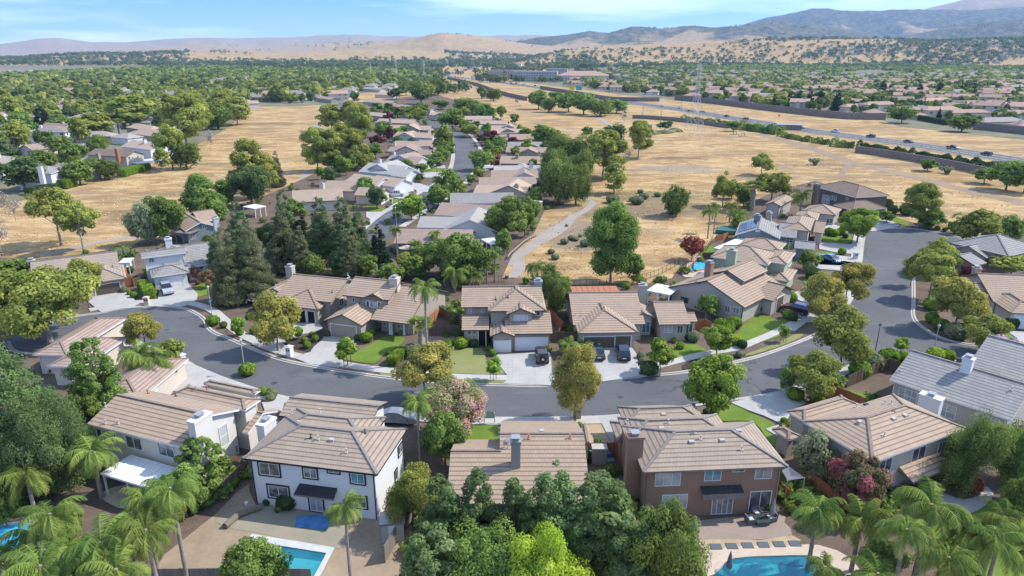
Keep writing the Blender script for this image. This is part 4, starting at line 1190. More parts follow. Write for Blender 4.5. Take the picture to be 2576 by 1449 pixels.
RH = [
 ((705,1232),(1292,1240),10.5,'near-end tan house of the central street with umbrella and small palms behind it','roof_pink','taupe',None,None,None,[((740,1240),(800,1290)),((970,1260),(1000,1310))]),
 ((880,1112),(1200,1120),9,'pale grey house with small gable window, second from the near end of the street','roof_rowgrey','paleblue',((1095,1112),(1475,1165),14),None,(1445,985),None),
 ((1010,1015),(1480,1045),11,'brown-roofed house with white gable end just beyond the pale grey gabled one','roof_pink','white',None,None,None,[((1030,1030),(1100,1065))]),
 ((1130,930),(1620,925),10,'pale grey roofed house beside the white pergola posts by the bike path','roof_rowgrey','paleblue',None,None,(1430,980),None),
 ((1300,860),(1700,880),10,'tan gabled house with brick chimney on the right row of the central street','roof_row','taupe',((1440,840),(1715,890),12),None,(1635,790),None),
 ((1350,800),(1790,795),10,'rosy brown roofed house beyond the brick chimney on the right row','roof_pink','cream',None,None,None,None),
 ((1440,735),(1800,735),9,'rosy roofed house in line with the drooping pepper trees','roof_row','paleblue',((1600,735),(1790,740),9),None,None,None),
 ((1465,705),(1830,700),10,'grey house with white gable below the chimney pair on the right row','roof_rowgrey','paleblue',((1610,690),(1790,700),10),None,(1745,625),None),
 ((1505,630),(1850,635),11,'grey brown house with tall dark chimney and white patio cover','roof_row','taupe',None,None,(1637,560),None),
 ((1550,545),(1860,550),9,'grey roofed house with two small gables facing the near street','roof_row','taupe',((1650,550),(1800,555),9),None,(1805,545),None),
 ((1565,505),(1830,505),9,'grey house with low gable opposite the red-leaved tree','roof_rowgrey','paleblue',((1640,500),(1800,505),9),None,None,None),
 ((1480,455),(1770,450),11,'wide grey brown house with a small flat vent, beyond the dark red trees','roof_row','taupe',None,None,(1570,400),None),
 ((1430,405),(1740,400),9,'grey brown house with two low gables by the round green trees','roof_row','taupe',((1500,395),(1640,400),9),None,None,None),
 ((1340,370),(1650,375),9,'house with pale blue grey gable near the bend of the central street','roof_row','paleblue',((1500,365),(1640,370),8),None,None,None),
 ((1290,330),(1560,335),9,'grey brown roofed house at the inside of the far bend','roof_row','taupe',None,None,None,None),
 ((1240,300),(1450,300),10,'last grey brown roofed house before the open field at the far bend','roof_row','taupe',None,None,None,None),
 ((970,265),(1120,270),9,'small tan house with gable behind the round green street tree','roof_row','cream',((1010,268),(1100,272),8),None,None,None),
 ((770,230),(980,240),9,'pale grey house with lit gable beyond the mixed trees of the far bend','roof_rowgrey','paleblue',((780,235),(850,240),8),None,None,None),
 ((-60,925),(330,905),12,'brown-roofed house behind the dark conifers at the near end of the left row','roof_row','cream',None,None,None,None),
 ((150,832),(420,842),11,'tan-roofed house with white chimney block beside the white pickup','roof_row','cream',None,((420,862),(600,885),8),(165,780),[((480,890),(530,925))]),
 ((330,765),(560,800),10,'brown-roofed house with white gabled garage just beyond the white pickup','roof_row','white',None,((540,770),(680,815),9),None,None),
 ((440,690),(740,720),12,'pale blue grey house with cross gable and two white garage gables','roof_rowgrey','paleblue',((480,680),(690,700),12),((690,720),(795,735),9),(600,600),None),
 ((630,620),(880,640),11,'rosy brown roofed house with white gabled garage and small round chimney','roof_pink','paleblue',((670,605),(830,630),11),((810,625),(890,640),8),(707,545),None),
 ((660,540),(960,545),10,'rosy brown roofed house with brick chimney and cross gable','roof_pink','cream',((700,540),(900,560),9),((890,560),(970,575),8),(710,475),None),
 ((690,500),(1010,510),10,'grey brown house with long ridge beyond the red-leaved shrub','roof_row','taupe',None,((900,480),(1010,500),8),None,None),
 ((700,425),(1000,440),10,'low grey brown house with a climbing vine on its roof edge','roof_row','paleblue',((720,425),(860,430),9),None,None,None),
 ((650,370),(970,380),10,'grey brown roofed house with small lit gable beyond the vine-edged one','roof_row','taupe',((740,372),(900,378),8),None,None,None),
 ((570,320),(850,330),10,'grey brown roofed house left of the round golden tree on the far bend','roof_row','taupe',None,None,(680,290),None),
 ((460,260),(640,280),9,'grey brown house beyond the tall sycamores of the left row','roof_row','taupe',None,None,None,None),
 ((600,190),(810,210),9,'grey brown house with two vents far up the central street','roof_row','taupe',None,None,None,None),
 ((470,165),(680,180),10,'wide grey house far up the street where it bends left','roof_row','taupe',None,None,None,None),
 ((240,215),(380,240),9,'pale roofed house left of the tall sycamores, bright wall to the field','roof_rowgrey','white',None,None,None,None),
 ((560,110),(700,115),10,'hipped grey house beyond the far bend, left of the dark round tree','roof_row','cream',None,None,None,None),
 ((460,65),(600,75),9,'small pale house at the top end of the neighbourhood','roof_rowgrey','cream',None,None,None,None),
 ((120,135),(230,150),9,'grey roofed house beside the small curved side street','roof_row','taupe',None,None,None,None),
 ((400,30),(560,40),9,'tan roofed house among trees beyond the far bend','roof_row','cream',None,None,None,None),
]
for q in RH:
 row_house(q[0],q[1],q[2],q[3],q[4],q[5],q[6],q[7],q[8],win=q[9],phrase='the ' + q[3].split(' with ')[0] if 3 < len(q[3].split(' with ')[0].split()) < 8 else None)
LH = [
 (((350,590),(505,615),12,3.2,'gx'),'roof_taupe','greige','grey gable-ended single-storey house by the field edge, left of the round green tree',(455,560),()),
 (((110,610),(385,605),10,5.4,'hip'),'roof_cool','white','white two-storey house at the left edge behind an open oak',(300,555),((0,'s',(150,650),(190,690)),(0,'s',(290,640),(330,680)))),
 (((590,500),(915,520),11,3.2,'hip'),'roof_rowgrey','taupe','grey hip-roofed single-storey house in front of the brown two-storey one',(740,455),()),
 (((650,462),(950,480),9,5.4,'gx'),'roof_brown','cream','brown-roofed two-storey house with tall brick chimney facing the field',(880,420),((0,'e',(965,480),(985,500)),)),
 (((910,400),(1130,425),11,5.2,'gx'),'roof_row','white','pale two-storey house with paired white windows facing the field',(1090,350),((0,'e',(1120,420),(1135,440)),)),
 (((960,300),(1180,330),12,3.4,'hip'),'roof_row','taupe','grey brown hip-roofed house cluster end, beside the fan palm',None,()),
 (((945,255),(1120,285),10,3.4,'hip'),'roof_row','taupe','low grey brown house just beyond the fan palm',None,()),
 (((465,245),(645,245),10,5.2,'hip'),'roof_rowgrey','white','white two-storey house with hip roof among the left hand trees',None,((0,'s',(490,255),(520,275)),)),
 (((130,420),(245,430),9,4.6,'gy'),'roof_pink','cream','small cream gabled house between dark trees near the left edge',None,()),
 (((270,390),(400,395),9,3.4,'gx'),'roof_row','cream','cream house glimpsed between leafy trees right of the small gabled one',None,()),
 (((-20,245),(130,255),10,5.0,'hip'),'roof_rowgrey','white','white hip-roofed house at the left edge above the dark conifers',None,()),
 (((600,150),(700,155),9,3.4,'gx'),'roof_row','white','pale house with white gable in a gap of the left hand canopy',None,()),
 (((830,330),(960,340),9,3.4,'hip'),'roof_rowgrey','white','pale blue roofed house left of the fan palm',None,()),
 (((1830,80),(1960,75),10,4.2,'gx'),'roof_row','cream','cream house at the top end of the golden field',None,((0,'s',(1850,85),(1870,100)),)),
 (((205,170),(300,175),9,3.4,'hip'),'roof_pink','cream','rosy roofed house behind the tall dark conifer of the left suburb',None,()),
 (((0,300),(180,310),10,3.4,'hip'),'roof_row','taupe','grey brown house at the left edge below the white hip-roofed one',None,()),
 (((560,400),(700,400),9,3.4,'hip'),'roof_rowgrey','taupe','grey roofed house half hidden by trees left of the brown two-storey one',None,()),
 (((240,15),(390,25),12,4,'gx'),'roof_row','taupe','long tan building behind the blue shade canopies',None,()),
 (((350,60),(545,55),9,4,'flat'),'roof_rowgrey','white','long low white flat-roofed building below the blue shade canopies',None,()),
]
for w,rf,wl,lb,ch,wn in LH:
 house('g','house',lb,[w],roof=rf,wall=wl,fascia='trim_white' if wl == 'white' else 'trim_taupe',far=True,cap='cap',wins=wn,chim=[(ch,w[3] + 3,1.3,1.1,'brick' if 'brick' in lb else wl,3)] if ch else (),phrase='the ' + lb.split(' with ')[0] if 3 < len(lb.split(' with ')[0].split()) < 8 else None,group='houses left of the golden field')
FH = [
 (((1395,190),(1640,185),11,5.4,'hip'),'roof_far','cream','cream two-storey house behind the sound wall, left of the round green tree',((0,'s',(1430,200),(1450,218)),(0,'s',(1520,205),(1545,220)))),
 (((1235,205),(1400,200),10,3.4,'hip'),'roof_far','cream','low orange-roofed house touching the cream two-storey one behind the sound wall',()),
 (((1845,230),(2130,225),11,5.4,'hip'),'roof_far','cream','wide cream two-storey house with four upstairs windows in a row',((0,'s',(1865,240),(1885,255)),(0,'s',(1925,238),(1950,256)),(0,'s',(1965,238),(1990,256)),(0,'s',(2040,245),(2060,270)))),
 (((2040,250),(2340,245),10,4.6,'hip'),'roof_far','cream','pale house with rosy roof and brick chimney behind the ivy hedge',((0,'s',(2060,262),(2080,282)),)),
 (((2280,320),(2600,310),11,3.4,'hip'),'roof_fargrey','cream','tan single-storey house at the right edge behind the second sound wall',()),
 (((1830,160),(2050,150),10,5.2,'hip'),'roof_far','greige','two-storey house with flat solar patch on a rosy roof',()),
 (((1960,175),(2230,180),11,3.8,'gx'),'roof_brown','taupe','brown gabled house between two rosy roofed ones',()),
 (((2230,165),(2470,180),10,5.2,'hip'),'roof_far','cream','cream two-storey house with gable near the right edge',((0,'s',(2390,175),(2415,195)),)),
 (((1640,205),(1830,225),12,3.4,'gx'),'roof_fargrey','cream','tan gabled single-storey house with chimney behind the round green tree',()),
 (((1195,155),(1340,165),10,4.4,'gx'),'roof_far','cream','orange-roofed house beside the tall dark conifers at the sound wall',()),
 (((560,115),(760,120),10,4.6,'gx'),'roof_fargrey','paleblue','blue grey gabled house behind the sound wall',()),
 (((440,110),(620,105),10,4.6,'hip'),'roof_far','cream','rosy roofed house left of the blue grey gabled one',()),
 (((640,160),(760,165),9,3.2,'gx'),'roof_fargrey','cream','low tan house tucked against the sound wall',()),
 (((130,90),(300,100),10,4.8,'hip'),'roof_far','cream','tan roofed house nearest the tall pylon behind the sound wall',()),
 (((290,90),(450,105),10,5.0,'gx'),'roof_far','white','white gabled house behind the slender palm at the sound wall',((0,'s',(390,120),(410,135)),)),
 (((380,60),(520,65),10,4.6,'hip'),'roof_far','cream','cream roofed house in the second row beyond the sound wall',()),
 (((1500,85),(1700,80),10,4.6,'gx'),'roof_far','cream','rosy gabled house between the two pointed conifers',()),
 (((1340,95),(1480,90),10,4.6,'hip'),'roof_far','cream','cream house left of the first pointed conifer',()),
 (((1990,100),(2080,110),9,5.0,'gy'),'roof_fargrey','cream','small gabled cream house below the row of cypresses',()),
 (((2350,60),(2600,50),12,4.4,'gx'),'roof_fargrey','greige','wide pale grey roofed house at the right edge',()),
]
for w,rf,wl,lb,wn in FH:
 house('i','house',lb,[w],roof=rf,wall=wl,fascia='trim_taupe',far=True,wins=wn,phrase='the ' + ' '.join(lb.split()[:5]) if not any(k in lb.split()[4:5] for k in ('with','and','in','of','behind','between','the')) else 'the ' + ' '.join(lb.split()[:4]),group='houses beyond the freeway')
# ------------------------------------------------------------------ foliage
def leaf_mat(name,c1,c2,c3=None,trans=.45,hue=.02,val=.25):
 m = bpy.data.materials.new(name)
 m.use_nodes = True
 nt = m.node_tree
 nt.nodes.clear()
 out = nt.nodes.new('ShaderNodeOutputMaterial')
 at = nt.nodes.new('ShaderNodeAttribute')
 at.attribute_name = 'tint'
 r = nt.nodes.new('ShaderNodeValToRGB')
 r.color_ramp.elements[0].position = .12
 r.color_ramp.elements[0].color = c4(c1)
 r.color_ramp.elements[1].position = .80
 r.color_ramp.elements[1].color = c4(c2)
 if c3:
  if 'blossom' in name: r.color_ramp.elements[1].position = .5
  e = r.color_ramp.elements.new(.88 if 'blossom' in name else .95)
  e.color = c4(c3)
 nt.links.new(at.outputs['Fac'],r.inputs['Fac'])
 oi = nt.nodes.new('ShaderNodeObjectInfo')
 hv = nt.nodes.new('ShaderNodeHueSaturation')
 nt.links.new(r.outputs['Color'],hv.inputs['Color'])
 nt.links.new(mathn(nt,'ADD',mathn(nt,'MULTIPLY',oi.outputs['Random'],hue),.5 - hue / 2),hv.inputs['Hue'])
 nt.links.new(mathn(nt,'ADD',mathn(nt,'MULTIPLY',oi.outputs['Random'],val),1.1 - val / 2),hv.inputs['Value'])
 d = nt.nodes.new('ShaderNodeBsdfDiffuse')
 t = nt.nodes.new('ShaderNodeBsdfTranslucent')
 mx = nt.nodes.new('ShaderNodeMixShader')
 mx.inputs[0].default_value = trans
 nt.links.new(hv.outputs[0],d.inputs['Color'])
 nt.links.new(hv.outputs[0],t.inputs['Color'])
 nt.links.new(d.outputs[0],mx.inputs[1])
 nt.links.new(t.outputs[0],mx.inputs[2])
 nt.links.new(mx.outputs[0],out.inputs[0])
 return m
LM = {
 'green': leaf_mat('leaves mid green',(0.102,0.162,0.038),(0.228,0.312,0.078),(0.348,0.420,0.120)),
 'bright': leaf_mat('leaves bright green',(0.132,0.216,0.036),(0.300,0.408,0.072),(0.456,0.528,0.120)),
 'lime': leaf_mat('leaves lime',(0.204,0.312,0.030),(0.444,0.552,0.072),(0.600,0.660,0.120)),
 'olive': leaf_mat('leaves yellow green',(0.174,0.210,0.050),(0.372,0.396,0.096),(0.552,0.504,0.132)),
 'gold': leaf_mat('leaves turning gold',(0.228,0.240,0.060),(0.480,0.432,0.114),(0.696,0.504,0.120)),
 'dark': leaf_mat('leaves dark green',(0.060,0.108,0.041),(0.144,0.210,0.074),(0.228,0.300,0.108)),
 'conifer': leaf_mat('needles grey green',(.115,.135,.062),(.24,.25,.125),(.36,.33,.18)),
 'conifer_dark': leaf_mat('needles deep green',(.09,.14,.06),(.19,.25,.10),(.26,.31,.13)),
 'pale': leaf_mat('leaves pale sage green',(.11,.175,.06),(.22,.31,.115),(.38,.46,.20)),
 'willow': leaf_mat('leaves soft green',(.09,.135,.035),(.205,.26,.07),(.30,.34,.11)),
 'black_green': leaf_mat('needles blackish green',(.022,.038,.020),(.05,.078,.036),(.075,.10,.05)),
 'palm': leaf_mat('palm leaflets',(.105,.165,.04),(.29,.36,.085),(.55,.46,.20),trans=.4),
 'plum': leaf_mat('leaves dark purple',(0.076,0.030,0.037),(0.168,0.059,0.067),(0.269,0.101,0.084)),
 'rust': leaf_mat('leaves rusty red',(0.202,0.076,0.050),(0.437,0.151,0.092),(0.554,0.252,0.134)),
 'myrtle_pink': leaf_mat('leaves and pink blossom',(0.151,0.218,0.067),(0.336,0.370,0.143),(0.800,0.420,0.454)),
 'myrtle_red': leaf_mat('leaves and red blossom',(.11,.13,.05),(.24,.20,.10),(.50,.14,.18)),
 'myrtle_violet': leaf_mat('leaves and violet blossom',(0.151,0.185,0.101),(0.504,0.336,0.504),(0.800,0.538,0.800)),
 'shrub': leaf_mat('clipped shrub leaves',(0.126,0.218,0.034),(0.286,0.420,0.059),(0.420,0.554,0.084)),
 'sage': leaf_mat('dusty shrub leaves',(0.202,0.235,0.118),(0.336,0.370,0.202),(0.470,0.470,0.269)),
 'dead': leaf_mat('bare grey twigs',(.24,.20,.16),(.34,.29,.24),(.38,.33,.27),trans=0),
 'forest': leaf_mat('mixed distant leaves',(0.090,0.132,0.042),(0.252,0.300,0.078),(0.408,0.408,0.108)),
 'forest_blue': leaf_mat('distant dark leaves',(0.066,0.098,0.046),(0.144,0.186,0.070),(0.240,0.264,0.096)),
 'straw': leaf_mat('straw tufts',(.40,.28,.14),(.56,.41,.21),(.62,.48,.27),trans=.1),
 'greygreen': leaf_mat('grey green leaves',(.085,.13,.05),(.18,.25,.09),(.30,.36,.14)),
}
MT['bark'] = plain('bark brown',(.13,.10,.075),.95,(.20,.16,.12),2)
MT['bark_pale'] = plain('bark pale',(.38,.34,.28),.95,(.26,.22,.18),1.5)
MT['bark_palm'] = plain('palm trunk grey',(.33,.29,.24),.95,(.22,.19,.15),3)
rng = np.random.default_rng(7)
def quads_mesh(name,V,tint,mat,smooth=False):
 """V: (n,4,3) quads"""
 n = len(V)
 me = bpy.data.meshes.new(name)
 me.vertices.add(n * 4)
 me.vertices.foreach_set('co',V.reshape(-1).astype(np.float32))
 me.loops.add(n * 4)
 me.loops.foreach_set('vertex_index',np.arange(n * 4,dtype=np.int32))
 me.polygons.add(n)
 me.polygons.foreach_set('loop_start',np.arange(n,dtype=np.int32) * 4)
 me.update(calc_edges=True)
 at = me.attributes.new('tint','FLOAT','FACE')
 at.data.foreach_set('value',tint.astype(np.float32))
 me.materials.append(mat)
 return me
def unit(a): return a / np.maximum(np.linalg.norm(a,axis=-1,keepdims=True),1e-6)
def leaf_quads(P,Nn,size,asp=1.0,r=rng):
 n = len(P)
 a = unit(np.cross(Nn,r.normal(size=(n,3))))
 b = np.cross(Nn,a)
 s = (size * r.uniform(.6,1.35,n))[:,None]
 a,b = a * s * .5,b * s * .5 * asp
 fold = Nn * s * .12
 return np.stack([P - a - b,P + a - b + fold,P + a + b,P - a + b + fold],1)
def crown_pts(shape,H,R,z0,nc,cr,n,seed,bias=.0):
 """leaf positions/normals/tints around clumps spread through a crown volume"""
 r = np.random.default_rng(seed)
 t = r.uniform(0,1,nc)
 th = r.uniform(0,2 * np.pi,nc)
 if shape == 'round':
  u = unit(r.normal(size=(nc,3)))
  q = r.uniform(.35,.95,nc)[:,None]
  C = u * q * np.array([R,R,(H - z0) / 2]) + np.array([0,0,(H + z0) / 2])
 elif shape == 'oval':       # upright, narrower to the top
  zz = t ** .85
  prof = np.sin(np.clip(zz * .86 + .12,0,1) * np.pi) ** .6
  rr = R * prof * r.uniform(.35,1,nc)
  C = np.stack([np.cos(th) * rr,np.sin(th) * rr,z0 + zz * (H - z0)],1)
 elif shape == 'spire':
  zz = 1 - np.sqrt(r.uniform(0,1,nc) * .97 + .01)
  rr = R * (1 - zz) ** .5 * r.uniform(.45,1,nc)
  C = np.stack([np.cos(th) * rr,np.sin(th) * rr,z0 + zz * (H - z0)],1)
 elif shape == 'cone':
  zz = 1 - np.sqrt(r.uniform(0,1,nc) * .985 + .004)
  rr = R * (1 - zz) ** .72 * r.uniform(.5,1,nc)
  C = np.stack([np.cos(th) * rr,np.sin(th) * rr,z0 + zz * (H - z0)],1)
 elif shape == 'column':
  rr = R * np.sin(np.clip(t * .9 + .1,0,1) * np.pi) ** .35 * r.uniform(.5,1,nc)
  C = np.stack([np.cos(th) * rr,np.sin(th) * rr,z0 + t * (H - z0)],1)
 elif shape == 'spread':     # a few big limbs each with its own head
  k = 6
  ca = np.linspace(0,2 * np.pi,k,endpoint=False) + r.uniform(-.4,.4,k)
  cc = np.stack([np.cos(ca) * R * .5,np.sin(ca) * R * .5,r.uniform(.22,.72,k) * (H - z0) + z0],1)
  cc = np.concatenate([cc,[[0,0,z0 + .78 * (H - z0)]]])
  w = r.integers(0,k + 1,nc)
  C = cc[w] + unit(r.normal(size=(nc,3))) * r.uniform(.2,1,nc)[:,None] * np.array([R * .46,R * .46,(H - z0) * .30])
 elif shape == 'flat':
  u = unit(r.normal(size=(nc,3)))
  u[:,2] = np.abs(u[:,2])
  C = u * r.uniform(.5,1,nc)[:,None] * np.array([R,R,(H - z0)]) + np.array([0,0,z0])
 csz = cr * r.uniform(.65,1.3,nc)
 if shape in ('cone','column','spire'): csz = csz * (.35 + .75 * (1 - (C[:,2] - z0) / (H - z0)))
 ct = r.uniform(0,1,nc)
 w = r.choice(nc,n,p=csz ** 2 / (csz ** 2).sum())
 d = unit(r.normal(size=(n,3)) + np.array([0,0,.25]))
 rad_ = r.uniform(.62,1.05,n)
 flat = .42 if shape == 'cone' else .75
 P = C[w] + d * (csz[w] * rad_)[:,None] * np.array([1,1,flat])
 if bias:     # drooping sprays
  P[:,2] -= bias * r.uniform(0,1,n) ** 1.5
 P[:,2] = np.maximum(P[:,2],.12)
 ctr = np.array([0,0,(H + z0) / 2])
 Nn = unit(d * .8 + unit(P - ctr) * .45 + np.array([.12,0,.3]) + r.normal(size=(n,3)) * .4)
 tint = np.clip(ct[w] * .55 + r.uniform(0,.5,n),0,1)
 return P,Nn,tint,C,csz
def branch_mesh(mb,H,R,z0,C,r0,seed,nb=9,m=0,lean=0.0):
 r = random.Random(seed)
 top = z0 + (H - z0) * .62
 ax = [Vector((0,0,-.05)),Vector((lean * .3,0,z0 * .5)),Vector((lean + r.uniform(-.1,.1),r.uniform(-.15,.15),z0)),Vector((lean + r.uniform(-.25,.25),r.uniform(-.25,.25),(z0 + top) / 2)),Vector((lean,0,top))]
 mb.tube(ax,[r0 * 1.25,r0 * .95,r0 * .8,r0 * .5,r0 * .15],7,m)
 for k in range(nb):
  c = C[r.randrange(len(C))]
  c = Vector(c)
  s = ax[2].lerp(ax[4],r.uniform(0,.75))
  mid = s.lerp(c,.55) + Vector((0,0,r.uniform(0,.4)))
  mb.tube([s,mid,c],[r0 * .38,r0 * .24,r0 * .08],5,m,cap=False)
TREES = {}
SPEC = {  # shape, H, R, z0, clumps, clump radius, leaves, leaf size, material, trunk radius, bark, droop
 'sycamore': ('oval',11,4.0,2.2,60,1.25,9000,.34,'olive',.20,'bark_pale',0),
 'open_sycamore': ('spread',10,4.6,3.0,70,1.0,7000,.34,'olive',.20,'bark_pale',0),
 'green_sycamore': ('oval',11,3.8,1.8,64,1.3,10000,.34,'green',.2,'bark_pale',0),
 'golden': ('spread',8,3.9,2.2,60,1.15,9500,.30,'gold',.15,'bark',0),
 'gold_green': ('spread',8,3.7,2.2,60,1.15,9500,.30,'olive',.15,'bark',0),
 'round_green': ('round',7,3.4,2.0,60,1.0,9500,.28,'bright',.14,'bark',0),
 'dark_oak': ('round',8,4.2,1.8,70,1.1,9000,.30,'dark',.25,'bark',0),
 'leafy': ('round',8,4.0,1.4,70,1.1,9500,.30,'green',.2,'bark',0),
 'redwood': ('cone',16,4.2,.9,210,1.15,15000,.30,'conifer',.3,'bark',.5),
 'dark_conifer': ('cone',15,3.8,.8,190,1.1,14000,.30,'conifer_dark',.3,'bark',.4),
 'black_conifer': ('cone',15,3.4,.4,150,1.15,12000,.34,'black_green',.3,'bark',.3),
 'green_conifer': ('column',9,2.4,.3,120,.8,9500,.26,'green',.15,'bark',0),
 'pepper': ('round',8.5,4.4,1.6,60,1.3,11000,.28,'willow',.28,'bark',1.9),
 'pale_evergreen': ('column',10,2.9,.4,110,.95,15000,.25,'pale',.2,'bark',0),
 'dark_evergreen': ('column',10,2.7,.4,100,.95,13000,.25,'dark',.2,'bark',0),
 'cypress': ('column',11,1.05,.1,70,.5,4200,.24,'black_green',.12,'bark',0),
 'lime_tree': ('spread',7,4.0,.6,80,.9,13000,.24,'lime',.15,'bark',0),
 'myrtle': ('round',6,3.2,1.0,70,.8,12000,.22,'myrtle_pink',.10,'bark',0),
 'red_myrtle': ('round',5,2.6,.7,60,.7,9000,.20,'myrtle_red',.08,'bark',0),
 'violet_myrtle': ('round',5,2.8,.7,60,.75,9000,.22,'myrtle_violet',.08,'bark',0),
 'plum': ('round',5.5,2.6,1.4,50,.85,7000,.26,'plum',.10,'bark',0),
 'rust': ('round',5,2.6,1.3,50,.8,7000,.24,'rust',.10,'bark',0),
 'sapling': ('oval',4.2,1.2,1.7,26,.5,2600,.20,'bright',.05,'bark',0),
 'big_sycamore': ('round',9,6.2,1.6,110,1.25,12000,.32,'olive',.3,'bark_pale',0),
 'pine': ('cone',15,7.0,.6,260,1.6,20000,.34,'greygreen',.35,'bark',.6),
 'camphor': ('round',11,7,.8,170,1.4,15000,.32,'greygreen',.4,'bark',0),
 'spire': ('spire',10,2.4,.3,150,.75,15000,.26,'pale',.2,'bark',0),
 'dark_spire': ('spire',10,2.3,.3,140,.7,14000,.26,'greygreen',.2,'bark',0),
 'bare': ('spread',7,3.0,2.0,50,.7,700,.22,'dead',.12,'bark_pale',0),
 'dusty': ('round',5,2.6,.8,40,.9,5200,.26,'sage',.1,'bark',.2),
 'eucalyptus': ('spread',9,4.6,2.2,60,1.0,10000,.24,'willow',.2,'bark_pale',2.2),
}
def proto_tree(kind,var,lod):
 key = (kind,var,lod)
 if key in TREES: return TREES[key]
 sh,H,R,z0,nc,cr,n,lf,mat,tr,bk,droop = SPEC[kind]
 if lod == 1: n,lf = n // 3,lf * 1.55
 if lod == 0: n,lf = int(n * 1.7),lf * .80
 if lod == -1: n,lf,nc = int(n * 4.2),lf * .50,int(nc * 1.5)
 if lod == 2: n,lf,nc = max(60,n // 26),lf * 3.9,max(14,nc // 3)
 seed = abs(hash_s(kind)) + var * 101
 P,Nn,tint,C,csz = crown_pts(sh,H,R,z0,nc,cr,n,seed,droop)
 Q = leaf_quads(P,Nn,lf,.75,np.random.default_rng(seed))
 if mat == 'conifer' or mat == 'conifer_dark': pass
 me = quads_mesh('crown',Q,tint,LM[mat])
 mb = MB()
 if lod < 2:
  branch_mesh(mb,H,R,z0,C,tr,seed,nb=26 if kind == 'bare' else 10 if lod <= 0 else 4)
  if kind == 'sapling':
   for s in (-.55,.55): mb.tube([(s,0,-.05),(s,0,2.0)],.045,6)
 else:
  mb.tube([(0,0,-.05),(0,0,H * .6)],[tr,tr * .3],5)
 tm = bpy.data.meshes.new('trunk')
 tm.from_pydata(mb.v,[],mb.f)
 tm.materials.append(MT[bk])
 if lod == 2 and True:
  V = np.concatenate([Q.reshape(-1,3),np.array(mb.v)])
  m2 = bpy.data.meshes.new('tree')
  F = [tuple(range(i * 4,i * 4 + 4)) for i in range(len(Q))] + [tuple(i + len(Q) * 4 for i in f) for f in mb.f]
  m2.from_pydata(V.tolist(),[],F)
  m2.materials.append(LM[mat])
  m2.materials.append(MT[bk])
  m2.polygons.foreach_set('material_index',[0] * len(Q) + [1] * len(mb.f))
  at = m2.attributes.new('tint','FLOAT','FACE')
  at.data.foreach_set('value',np.concatenate([tint,np.zeros(len(mb.f))]).astype(np.float32))
  TREES[key] = (m2,None,H,R)
 else:
  TREES[key] = (me,tm,H,R)
 return TREES[key]
def hash_s(s):
 h = 7
 for ch in s: h = (h * 31 + ord(ch)) % 99991
 return h
